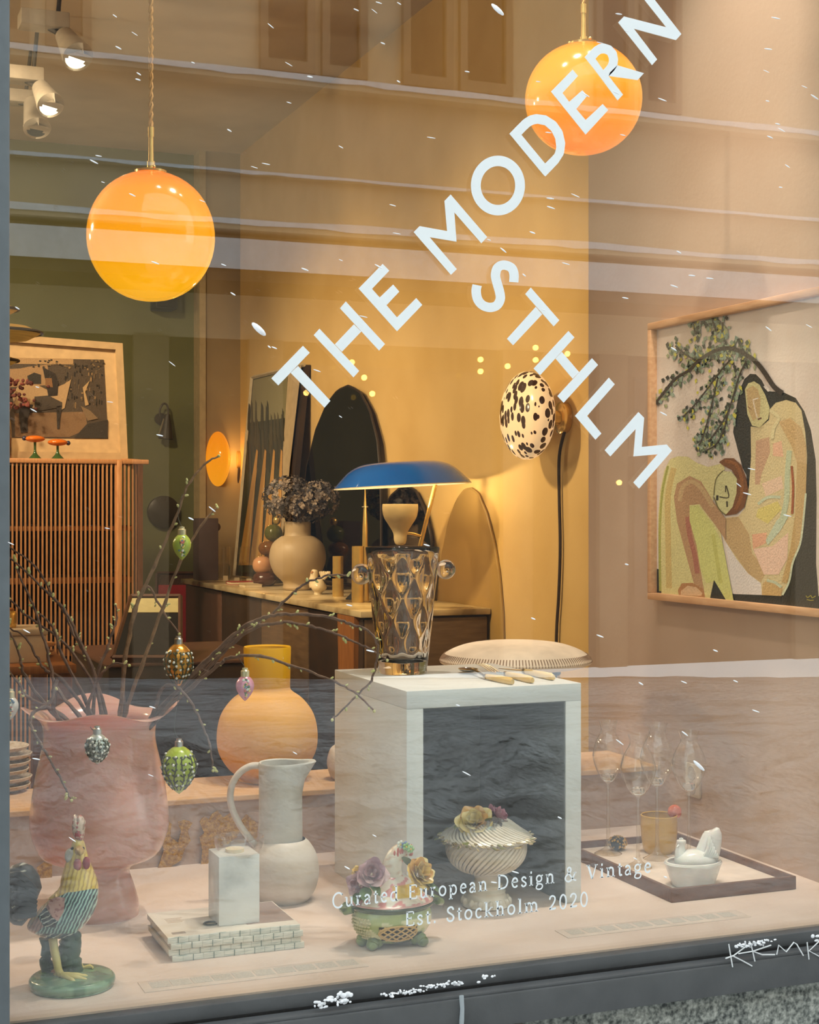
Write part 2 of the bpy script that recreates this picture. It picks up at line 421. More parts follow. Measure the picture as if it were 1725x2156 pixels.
def vz(py, px=850): return at_y(px, py, 2*G-YO).z
M_fac = mat('tan_facade_plaster', (222, 200, 166), 0.9, var=(208, 186, 150), scale=1.2, bmp=0.1, bscale=20)
M_fac2 = mat('dark_shopfront', (66, 54, 42), 0.5, var=(52, 44, 36), scale=3)
M_wood_out = mat('brown_window_wood', (150, 128, 102), 0.6, scale=6)
M_dglass = mat('dark_window_glass', (34, 34, 34), 0.06)
far = thing('house_across_street', 'tan plastered house across the snowy street, mirrored in the glass', 'building', (5, YO, ZS))
part('facade', M_fac, far, lambda b: b.box((-9, YO-0.4, 2.2), (15, YO, 9.0)), smooth=False)
part('shopfront', M_fac2, far, lambda b: b.box((-9, YO-0.4, ZS), (15, YO-0.02, 2.2)), smooth=False)
for x in (-3, 0.2, 2.6, 3.6, 6.0, 7.0, 9.2, 11.5):
    part('pilaster', M_wood_out, far, lambda b: b.box((x, YO-0.02, ZS), (x+0.3, YO+0.05, 2.2)), smooth=False)
for x0, x1 in ((0.6, 2.5), (4.0, 5.9), (7.4, 9.1)):
    part('shop_glass', M_dglass, far, lambda b: b.box((x0, YO-0.02, -0.1), (x1, YO+0.005, 2.0)), smooth=False)
def ledge_snow(z0, z1, out, th, x0=-9, x1=15):
    part('ledge', M_fac, far, lambda b: b.box((x0, YO, z0), (x1, YO+out, z1)), smooth=False)
    def sn(b):
        n = 120; vs = []; fs = []
        for i in range(n+1):
            x = x0+(x1-x0)*i/n; h = th*(0.75+0.5*mnoise.noise(Vector((x*1.3, z0*5, 0))))
            q = 0.02*mnoise.noise(Vector((x*4, z0*3, 5)))
            vs += [(x, YO, z1), (x, YO+out+0.02, z1-0.02+q), (x, YO+out+0.01, z1+h*0.7), (x, YO+out*0.6, z1+h), (x, YO, z1+h)]
            if i:
                for k in range(4): fs.append(((i-1)*5+k, i*5+k, i*5+k+1, (i-1)*5+k+1))
        b.add(vs, fs)
    part('ledge_snow', M_snow, far, sn)
ledge_snow(vz(215), vz(200), 0.18, 0.06); ledge_snow(vz(398), vz(392), 0.06, 0.02)
ledge_snow(vz(520), vz(506), 0.30, 0.07)
# awning with thick snow
part('awning', M_fac2, far, lambda b: b.hexa([(-9, YO, vz(640)), (15, YO, vz(640)), (15, YO+0.8, vz(640)), (-9, YO+0.8, vz(640))], [(-9, YO, vz(570)), (15, YO, vz(570)), (15, YO+0.8, vz(616)), (-9, YO+0.8, vz(616))]), smooth=False)
part('awning_snow', M_snow, far, lambda b: b.hexa([(-9, YO, vz(572)), (15, YO, vz(572)), (15, YO+0.82, vz(618)), (-9, YO+0.82, vz(618))], [(-9, YO, vz(532)), (15, YO, vz(532)), (15, YO+0.82, vz(560)), (-9, YO+0.82, vz(560))]), smooth=False)
zt = vz(195)
for xa, xb in ((-60, 60), (95, 190), (545, 660), (675, 770), (845, 950), (965, 1075), (1250, 1330), (1345, 1430)):
    wn = part('house_window', M_wood_out, far, lambda b: b.ring([(vx(xa), YO+0.0, zt+0.06), (vx(xb), YO, zt+0.06), (vx(xb), YO, 7.2), (vx(xa), YO, 7.2)], [(vx(xa)+.07, YO, zt+0.16), (vx(xb)-.07, YO, zt+0.16), (vx(xb)-.07, YO, 7.1), (vx(xa)+.07, YO, 7.1)], (0, 0.06, 0)), smooth=False)
    part('house_pane', M_dglass, wn, lambda b: b.box((vx(xa)+.06, YO-0.01, zt+0.15), (vx(xb)-.06, YO+0.012, 7.1)), smooth=False)
M_bulb = mat('lit_bulb', (255, 200, 90), 0.5, emit=(255, 205, 110), estr=14)
M_bulb.cycles.emission_sampling = 'NONE'
for px, py in ((1012, 757), (1012, 782), (1069, 771), (1128, 732), (1128, 758), (1195, 745), (741, 763), (767, 795), (784, 829), (645, 827), (1304, 1016)):
    q = at_y(px, py, 2*G-YO-0.25); q.y = 2*G-q.y
    part('bulb', M_bulb, far, lambda b: b.ell(q, 0.026, 10, 6))
# ------------------------------------------------------------------ globe pendants
def mat_globe(name, stops, est):
    m, nt, p, o = new_mat(name); v = nt.nodes.new('ShaderNodeTexCoord').outputs['Generated']
    sp = nt.nodes.new('ShaderNodeSeparateXYZ'); nt.links.new(v, sp.inputs[0])
    c = ramp(nt, sp.outputs[2], stops)
    nt.links.new(c, p.inputs['Base Color']); nt.links.new(c, p.inputs['Emission Color'])
    p.inputs['Emission Strength'].default_value = est; p.inputs['Roughness'].default_value = 0.12; p.inputs['Coat Weight'].default_value = 0.5; dk = nt.nodes.new('ShaderNodeMixRGB'); dk.blend_type = 'MULTIPLY'; dk.inputs[0].default_value = 1.0; dk.inputs[2].default_value = (0.25, 0.22, 0.2, 1); nt.links.new(c, dk.inputs[1]); nt.links.new(dk.outputs[0], p.inputs['Base Color'])
    p.inputs['Coat Roughness'].default_value = 0.02; return m
def pendant(label, cx, cy, rx, ry, d, ytop, parts, m):
    k = d/FPX; c = at_d(cx, cy, d); t = thing('globe_pendant_lamp', label, 'pendant lamp', (c.x, c.y, ZC), 'orange glass globe pendants')
    # slightly flattened globe with a cut, capped top
    R = rx*k; zt = H-(ytop-HY)*k; zb = H-(cy+ry-HY)*k
    hz = (zt-zb)/2; zc = (zt+zb)/2
    prof = [(0, zb)]
    for i in range(1, 24):
        a = -pi/2+(pi*0.93)*i/23
        prof.append((R*math.cos(a)**0.94 if math.cos(a) > 0 else 0, zc+hz*math.sin(a)))
    prof.append((prof[-1][0]*0.93, zt))
    part('glass_globe', m, t, lambda b: b.lathe(prof, (c.x, c.y, 0), 56))
    rt = prof[-2][0]
    cap = part('cap', M_brass, t, lambda b: b.lathe([(0, zt-0.002), (rt*1.0, zt-0.002), (rt*1.02, zt+0.002), (rt*0.6, zt+0.005), (0, zt+0.006)], (c.x, c.y, 0), 40))
    for a in (0.5, 2.6, 4.7):
        part('cap_screw', M_brass, cap, lambda b: b.ell((c.x+rt*1.0*math.cos(a), c.y+rt*1.0*math.sin(a), zt+0.004), 0.0035, 10, 6))
    z = lambda y: H-(y-HY)*k
    y0, y1, y2, y3 = parts
    part('stem', M_brass, t, lambda b: (b.lathe([(0.0075, z(y0)), (0.0075, z(y1)), (0.0052, z(y1)), (0.0045, z(y2)), (0.0058, z(y2)), (0.0058, z(y3)), (0.0, z(y3))], (c.x, c.y, 0), 20)))
    # twisted two-core flex
    for ph in (0, pi):
        pts = []; n = 150; zz = z(y3)
        for i in range(n+1):
            q = zz+(ZC-zz)*i/n; a = ph+q*2*pi/0.036
            pts.append((c.x+0.0026*math.cos(a), c.y+0.0026*math.sin(a), q))
        part('flex', mat('gold_twisted_flex', (190, 138, 72), 0.5, 0.2), t, lambda b: b.tube(pts, 0.0027, 6))
    part('ceiling_rose', M_brass, t, lambda b: b.lathe([(0.05, ZC), (0.05, ZC-0.02), (0.02, ZC-0.03), (0, ZC-0.03)], (c.x, c.y, 0), 24))
    return t
pendant('large orange globe pendant lamp hanging on the left by green wall', 318, 497, 134, 137, 2.90, 362, (362, 340, 288, 268), mat_globe('orange_opal_glass', [(0.0, (255, 178, 16)), (0.35, (255, 166, 10)), (0.8, (254, 146, 8)), (1.0, (238, 108, 6))], 1.12))
pendant('orange globe pendant lamp behind the letters on the right', 1229, 210, 123, 114, 3.155, 93, (93, 78, 28, 9), mat_globe('orange_lit_glass', [(0.0, (252, 128, 36)), (0.25, (255, 146, 30)), (0.55, (255, 172, 52)), (0.85, (255, 154, 34)), (1.0, (244, 128, 22))], 1.08))
# ------------------------------------------------------------------ track spotlights
M_spotw = mat('white_spot_enamel', (205, 194, 176), 0.45)
M_led = mat('lit_spot_lens', (255, 246, 215), 0.4, emit=(255, 240, 205), estr=9)
M_led.cycles.emission_sampling = 'NONE'
M_dark = mat('dark_bracket', (70, 62, 52), 0.5)
def tspot(label, lens, back, adp, d, lit=True, rl=32, rb=20):
    k = d/FPX; a = at_d(lens[0], lens[1], d-0.05); bq = at_d(back[0], back[1], d+0.03)
    t = thing('track_spotlight', label, 'spotlight', (bq.x, bq.y, ZC), 'ceiling track spotlights'); ax = (a-bq).normalized()
    part('can', M_spotw, t, lambda b: b.tube([bq-ax*0.01, bq, bq.lerp(a, .5), a], [rb*k*0.6, rb*k, (rb+rl)/2*k, rl*k], 24, cap=True))
    ln = part('lens', M_led if lit else M_black, t, lambda b: b.tube([a-ax*0.002, a+ax*0.004], [rl*k*0.86, rl*k*0.86], 24))
    part('lens_ring', M_spotw, t, lambda b: b.tube([a-ax*0.004, a+ax*0.006, a+ax*0.006], [rl*k*1.02, rl*k*1.03, rl*k*0.88], 24, cap=False))
    q = at_d(adp[0], adp[1], d+0.03)
    part('gear_box', M_spotw, t, lambda b: b.bbox((q.x-0.085, q.y-0.05, q.z-0.028), (q.x+0.085, q.y+0.05, q.z+0.028), 0.006))
    part('arm', M_dark, t, lambda b: b.tube([q+Vector((.02, 0, -.02)), bq], 0.012, 8))
    part('stem', M_dark, t, lambda b: b.tube([Vector((q.x+.05, q.y, q.z+.028)), Vector((q.x+.07, q.y, ZC))], 0.008, 8))
tspot('lit white track spotlight nearest the pendant cord', (163, 118), (136, 75), (92, 45), 5.4)
tspot('lit white track spotlight below the first one', (106, 220), (86, 185), (44, 158), 6.1, True, 28, 19)
tspot('unlit white track spotlight pointing down at the left edge', (78, 268), (72, 218), (30, 205), 6.6, False, 28, 22)
# ------------------------------------------------------------------ painting on the taupe wall
M_ash = mat('pale_ash_frame', (224, 176, 132), 0.5, var=(206, 154, 110), scale=14, stretch=(8, 1, 8))
M_paint = mat_attr('oil_paint', 0.45, 0.1, 0.5, 220)
XF = XP-0.035; XC = XP-0.018
pt = thing('framed_painting', 'large framed painting of two figures under a leafy bough', 'painting', (XP, 2.8, 0.52))
ya, yb = at_x(1363, HY, XF).y, at_x(1764, HY, XF).y
zb_, zt_ = at_x(1366, 1262, XF).z, at_x(1363, 681, XF).z
fw = 0.016
part('frame_rail', M_ash, pt, lambda b: b.bbox((XF, yb, zt_-fw), (XP-0.001, ya, zt_), 0.002))
part('frame_rail', M_ash, pt, lambda b: b.bbox((XF, yb, zb_), (XP-0.001, ya, zb_+fw), 0.002))
part('frame_stile', M_ash, pt, lambda b: b.bbox((XF, ya-fw, zb_+fw), (XP-0.001, ya, zt_-fw), 0.002))
part('frame_stile', M_ash, pt, lambda b: b.bbox((XF, yb, zb_+fw), (XP-0.001, yb+fw, zt_-fw), 0.002))
CY0, CY1, CZ0, CZ1 = yb+fw, ya-fw, zb_+fw, zt_-fw
cv = part('canvas', mat('primed_canvas', (234, 218, 204), 0.7, var=(226, 206, 190), scale=12, bmp=0.25, bscale=160), pt, lambda b: b.box((XC, CY0, CZ0), (XP-0.002, CY1, CZ1)), smooth=False)
lay = [0]
def cl(p): return Vector((p.x, min(max(p.y, CY0), CY1), min(max(p.z, CZ0), CZ1)))
def ppoly(b, pts, col, l=None):
    if l is None: lay[0] += 1; l = lay[0]
    x = XC-0.00005*l
    q = []
    for px, py in pts: p = at_x(px, py, x); q.append(cl(p))
    b.prism(q, (0.00004, 0, 0), col)
def pstroke(b, pts, wd, col, l=None):
    """brush stroke along picture points; wd in picture px"""
    P = smooth_line([Vector((x, y, 0)) for x, y in pts], 4); n = len(P); L, R = [], []
    for i in range(n):
        t = (P[min(i+1, n-1)]-P[max(i-1, 0)]).normalized(); nn = Vector((-t.y, t.x, 0))
        ww = wd if not hasattr(wd, '__len__') else wd[0]+(wd[1]-wd[0])*i/(n-1)
        L.append(P[i]+nn*ww/2); R.append(P[i]-nn*ww/2)
    ppoly(b, [(p.x, p.y) for p in L+R[::-1]], col, l)
def Fq(*p): return [(1380+x/5.0, 640+y/5.0) for x, y in p]
def Gq(*p): return [(1370+x/4.859, 940+y/4.859) for x, y in p]
BK = (40, 42, 38)
def cloak(b, i):
    if i == 0: ppoly(b, [(1544, 910), (1550, 860), (1560, 816), (1568, 798), (1580, 787), (1592, 788), (1604, 800), (1612, 815), (1620, 824), (1648, 825), (1676, 838), (1694, 866), (1708, 906), (1718, 968), (1720, 1050), (1719, 1187), (1726, 1300), (1640, 1290), (1545, 1272), (1543, 1250), (1590, 1240), (1600, 1180), (1575, 1060), (1572, 1000), (1564, 985), (1552, 940)], BK)
    if i == 1: ppoly(b, [(1379, 1197), (1393, 1200), (1393, 1252), (1379, 1250)], BK)
    if i == 2: ppoly(b, [(1543, 1250), (1640, 1255), (1740, 1255), (1764, 1330), (1740, 1300), (1545, 1272)], BK)
def seated(b):
    body = Fq((1005, 1290), (1100, 1300), (1200, 1220), (1205, 1110), (1270, 1040), (1380, 1010), (1480, 1040), (1540, 1120), (1580, 1350), (1600, 1600))+Gq((1600, 200), (1590, 480), (1560, 800), (1530, 1000), (1460, 1180), (1420, 1400), (1340, 1530), (1140, 1520), (1130, 1400), (1000, 1300), (880, 1150), (760, 960), (700, 800), (760, 730), (900, 715), (960, 640), (1010, 400), (1030, 100))
    ppoly(b, body, (224, 202, 152))
    ppoly(b, Gq((760, 960), (880, 1150), (1000, 1300), (1130, 1400), (1140, 1520), (850, 1510), (800, 1200)), (236, 224, 216))
    ppoly(b, Gq((760, 740), (900, 720), (1010, 900), (1040, 1100), (1200, 1260), (1130, 1390), (1000, 1300), (760, 960)), (206, 172, 122))
    ppoly(b, Fq((1060, 1440), (1200, 1400), (1210, 1560), (1120, 1790), (1100, 1900), (1050, 1900)), (206, 164, 130))
    ppoly(b, Gq((1140, 380), (1340, 300), (1360, 430), (1180, 510)), (240, 204, 174))
    ppoly(b, Fq((1240, 1470), (1330, 1440), (1350, 1610), (1240, 1600)), (240, 188, 154))
    ppoly(b, Gq((1100, 640), (1300, 560), (1345, 640), (1200, 790), (1080, 720)), (226, 206, 122))
    ppoly(b, Gq((1040, 900), (1190, 880), (1180, 990), (1050, 1050)), (238, 178, 142))
    ppoly(b, Gq((1050, 1050), (1250, 1020), (1410, 880), (1400, 1150), (1310, 1310), (1160, 1310)), (244, 204, 178))
    ppoly(b, Gq((1180, 960), (1290, 760), (1380, 680), (1410, 720), (1330, 860), (1200, 1010)), (206, 214, 184))
    pstroke(b, Gq((1420, 40), (1400, 300), (1390, 560), (1330, 800)), 11, (202, 208, 172))
    pstroke(b, Gq((1100, 590), (1200, 520), (1330, 520)), 6, (206, 212, 180))
    ppoly(b, Fq((1300, 1240), (1420, 1200), (1540, 1300), (1590, 1500), (1590, 1800), (1500, 1700), (1440, 1500)), (212, 176, 124))
    ppoly(b, Gq((1500, 150), (1600, 180), (1590, 480), (1560, 800), (1530, 1000), (1450, 1190), (1400, 1400), (1340, 1390), (1430, 1050), (1480, 700)), (204, 168, 112))
    pstroke(b, Gq((1590, 480), (1560, 800), (1530, 1000), (1455, 1190), (1420, 1380), (1350, 1520)), 4, (214, 218, 186))
    pstroke(b, Gq((1445, 200), (1460, 420), (1450, 690)), 5, (170, 96, 66))
    pstroke(b, Fq((1210, 1120), (1300, 1200), (1250, 1300), (1230, 1420)), 7, (230, 214, 164))
    ppoly(b, Gq((1150, 1400), (1220, 1350), (1320, 1400), (1350, 1460), (1330, 1530), (1140, 1520)), (210, 172, 112))
    pstroke(b, Gq((1190, 1370), (1270, 1390), (1340, 1440)), 6, (206, 210, 178))
    # head
    ppoly(b, Fq((945, 900), (980, 835), (1040, 815), (1100, 850), (1160, 960), (1205, 1090), (1190, 1210), (1100, 1300), (1020, 1280), (970, 1160)), (216, 204, 148))
    ppoly(b, Fq((960, 900), (1030, 860), (1080, 900), (1110, 1000), (1100, 1180), (1030, 1230), (980, 1120)), (206, 174, 122))
    pstroke(b, Fq((1030, 1000), (1050, 1110), (1075, 1200)), 3, (236, 214, 186)); pstroke(b, Fq((1030, 1010), (1085, 990)), 2.4, (244, 232, 214))
    pstroke(b, Fq((975, 1080), (1010, 1110)), 2, (160, 120, 80)); pstroke(b, Fq((1080, 1215), (1120, 1200)), 3, (110, 60, 50))
def bowed(b):
    ppoly(b, Gq((80, 700), (100, 450), (140, 250), (200, 130), (280, 100), (380, 105), (480, 170), (590, 210), (740, 170), (765, 230), (690, 290), (650, 420), (640, 560), (700, 780), (760, 1100), (830, 1500), (850, 1580), (760, 1575), (650, 1380), (610, 1560), (280, 1530), (112, 1510), (100, 1200), (80, 900)), (224, 212, 150))
    pstroke(b, Gq((100, 1480), (95, 900), (120, 480), (180, 200)), 5, (170, 170, 84))
    pstroke(b, Gq((190, 1450), (180, 900), (180, 500), (240, 220)), 12, (214, 186, 120))
    ppoly(b, Gq((240, 520), (270, 380), (400, 300), (520, 360), (640, 560), (770, 740), (770, 960), (660, 800), (500, 590), (400, 600), (400, 760), (470, 1000), (510, 1250), (560, 1550), (480, 1540), (430, 1350), (350, 1060), (270, 760)), (192, 150, 110))
    pstroke(b, Gq((300, 560), (330, 420), (420, 360), (520, 430), (640, 620)), 9, (206, 172, 126))
    pstroke(b, Gq((380, 720), (400, 900), (450, 1100), (480, 1300)), 10, (178, 112, 92))
    ppoly(b, Gq((280, 1470), (320, 1400), (430, 1395), (540, 1460), (555, 1540), (290, 1530)), (186, 132, 84))
    ppoly(b, Gq((310, 1480), (380, 1425), (470, 1440), (530, 1500), (520, 1530), (310, 1520)), (222, 186, 146))
    ppoly(b, Gq((400, 610), (490, 600), (640, 800), (740, 1000), (850, 1580), (760, 1570), (650, 1380), (570, 1400), (510, 1250), (470, 1000), (400, 760)), (218, 216, 134))
    pstroke(b, Gq((640, 900), (680, 1150), (720, 1400)), 8, (204, 200, 112))
    ppoly(b, Gq((650, 1365), (610, 1555), (770, 1590)), BK)
    ppoly(b, Gq((700, 160), (760, 120), (850, 120), (930, 190), (980, 320), (1000, 450), (960, 620), (880, 690), (760, 710), (840, 620), (880, 480), (880, 320), (830, 240), (750, 200)), (124, 74, 36))
    pstroke(b, Gq((760, 150), (870, 180), (930, 320), (930, 500), (870, 650)), 7, (150, 92, 44))
    ppoly(b, Gq((650, 500), (670, 340), (740, 250), (830, 260), (885, 330), (880, 480), (840, 620), (770, 700), (700, 630)), (218, 212, 154))
    for q in (((650, 500), (670, 340), (740, 250)), ((650, 520), (700, 640), (770, 700))): pstroke(b, Gq(*q), 2.5, (120, 110, 66))
    pstroke(b, Gq((775, 400), (800, 520), (705, 515)), 2.6, (70, 62, 36)); pstroke(b, Gq((685, 500), (682, 552)), 5, (40, 36, 24))
    pstroke(b, Gq((770, 400), (768, 468)), 2.4, (60, 54, 30)); pstroke(b, Gq((782, 560), (786, 620)), 3.4, (60, 54, 30))
BR = [((0, 1050), (100, 920), (210, 790), (370, 690), (440, 610), (540, 540), (640, 490), (740, 465), (850, 480), (950, 530), (1060, 610), (1150, 720), (1250, 870), (1340, 940)),
      ((800, 580), (700, 690), (560, 880), (400, 1080), (290, 1190)), ((960, 600), (890, 740), (830, 940), (760, 1150), (650, 1330), (560, 1450)),
      ((660, 780), (620, 950), (560, 1200), (500, 1400), (460, 1490)), ((430, 320), (400, 200), (420, 110)), ((640, 290), (610, 200), (600, 110)), ((700, 300), (715, 190)),
      ((210, 440), (300, 520), (440, 600)), ((760, 1160), (720, 1330), (640, 1480), (540, 1540))]
def bough(b):
    LC = [(50, 62, 48), (86, 104, 78), (132, 156, 142), (156, 172, 150), (166, 172, 126), (206, 198, 72), (48, 52, 46), (112, 128, 98), (146, 164, 140)]
    rnd = random.Random(3); base = lay[0]+1
    def leaf(x, y, c):
        a = rnd.uniform(1.0, 2.2); L = rnd.uniform(38, 72); W = rnd.uniform(13, 24)
        d = (math.cos(a), math.sin(a)); n = (-d[1], d[0])
        pts = [(x, y), (x+d[0]*L*.45+n[0]*W, y+d[1]*L*.45+n[1]*W), (x+d[0]*L, y+d[1]*L), (x+d[0]*L*.5-n[0]*W, y+d[1]*L*.5-n[1]*W)]
        ppoly(b, Fq(*pts), c, base+rnd.randrange(6))
    for k, br in enumerate(BR):
        P = smooth_line([Vector((x, y, 0)) for x, y in br], 6)
        if k == 0: P = P[:int(len(P)*0.74)]
        step = 1
        for i in range(0, len(P), step):
            for r in range(4):
                off = rnd.gauss(0, 60 if k == 0 else 42); oy = rnd.gauss(10, 45)
                x, y = P[i].x+off, P[i].y+oy-14
                if 930 < x and y > 640: continue
                leaf(x, y, rnd.choice(LC))
    for i in range(90):
        x = rnd.uniform(150, 1000); y = rnd.uniform(330, 560)
        if y < 470+0.0*x and x > 1050: continue
        leaf(x, y, rnd.choice(LC))
    lay[0] = base+6
def limbs(b):
    pstroke(b, Fq(*BR[0]), (5, 11), (52, 42, 34))
    for br in BR[1:]: pstroke(b, Fq(*br), 3.2, (56, 46, 36))
    pstroke(b, Fq((1150, 860), (1200, 915)), 6, (232, 218, 206))
    for q in (((1590, 1525), (1610, 1545), (1640, 1525), (1655, 1548), (1690, 1530)), ((1600, 1565), (1640, 1575), (1670, 1572))): pstroke(b, Gq(*q), 1.8, (176, 160, 50))
for i in range(3): part('painted_cloak', M_paint, cv, lambda b: cloak(b, i), smooth=False)
for nm, fn in (('painted_seated_figure', seated), ('painted_bowed_figure', bowed), ('painted_leaves', bough), ('painted_limbs', limbs)):
    part(nm, M_paint, cv, fn, smooth=False, kind='stuff' if nm in ('painted_leaves', 'painted_limbs') else None)
# wall socket
sk = thing('wall_socket', 'cream wall socket on the taupe wall behind the stemmed glasses', 'socket', (XP, 2.9, 0.1))
M_cream = mat('cream_plastic', (226, 206, 184), 0.4)
y0, y1 = at_x(1449, HY, XP).y, at_x(1478, HY, XP).y; z0, z1 = at_x(1464, 1678, XP).z, at_x(1464, 1608, XP).z
pl = part('plate', M_cream, sk, lambda b: b.bbox((XP-0.008, y1, z0), (XP, y0, z1), 0.003))
for zz in (z0+(z1-z0)*.28, z0+(z1-z0)*.72):
    part('outlet', mat('socket_recess', (196, 176, 156), 0.5), pl, lambda b: b.tube([(XP-0.0095, (y0+y1)/2, zz), (XP-0.006, (y0+y1)/2, zz)], 0.016, 24))
# ------------------------------------------------------------------ pedestal box with open niche
PX0, PX1, PY0, PY1, PZ = 1.029, 1.387, 2.597, 3.0, 0.417; pw = 0.033
M_white = mat('white_painted_board', (216, 216, 212), 0.5, var=(208, 207, 202), scale=8, bmp=0.04, bscale=30)
M_grey_in = mat('grey_niche_paint', (104, 106, 104), 0.7, var=(96, 98, 96), scale=6)
pd = thing('pedestal_box', 'white pedestal box with open grey niche facing the street', 'pedestal', ((PX0+PX1)/2, PY0, 0))
part('top_panel', M_white, pd, lambda b: b.bbox((PX0, PY0, PZ-pw), (PX1, PY1, PZ), 0.0012))
part('side_panel', M_white, pd, lambda b: b.bbox((PX0, PY0, 0), (PX0+pw, PY1, PZ-pw), 0.0012))
part('side_panel', M_white, pd, lambda b: b.bbox((PX1-pw, PY0, 0), (PX1, PY1, PZ-pw), 0.0012))
part('niche_lining', M_grey_in, pd, lambda b: (b.box((PX0+pw, PY0+0.003, 0), (PX0+pw+0.002, PY1-0.012, PZ-pw)), b.box((PX1-pw-0.002, PY0+0.003, 0), (PX1-pw, PY1-0.012, PZ-pw)), b.box((PX0+pw, PY0+0.003, PZ-pw-0.002), (PX1-pw, PY1-0.012, PZ-pw)), b.box((PX0+pw, PY1-0.012, 0), (PX1-pw, PY1-0.002, PZ-pw))), smooth=False, label='grey inner lining of the niche')
# ------------------------------------------------------------------ pink vase with ruffled rim
dV = 2.837; cV = axis(210, dV); kV = dV/FPX
PV = lathe_px([(0, 1938), (70, 1938), (80, 1932), (82, 1905), (72, 1866), (62, 1832), (80, 1815), (120, 1798), (140, 1758), (144, 1712), (132, 1630), (118, 1568), (116, 1540), (121, 1518), (140, 1500), (156, 1494)], 210, dV, 4)
nV = len(PV)
def ruff(a, r, z, j):
    t = max(0.0, (j-(nV-9))/8.0) if j < nV else max(0.0, (2*nV-1-j-(nV-9))/8.0)
    wv = math.cos(4*a+0.5)+.35*math.cos(3*a+1.1)
    return r*(1+0.05*t*t*wv), z+0.0115*wv*t*t
inn = [(max(0, r-0.004), z+(0.006 if i == 0 else 0)) for i, (r, z) in enumerate(PV)][::-1]
M_pink = mat('pink_opaline_glass', (238, 182, 166), 0.16, var=(234, 174, 158), scale=4, coat=0.3, sss=0.3, trans=0.15)
pv = thing('ruffled_vase', 'large pink glass vase with ruffled rim holding twigs', 'vase', (cV.x, cV.y, 0))
part('vase_body', M_pink, pv, lambda b: b.lathe(PV+inn, cV, 80, fn=ruff, rot=0.3), ang=80)
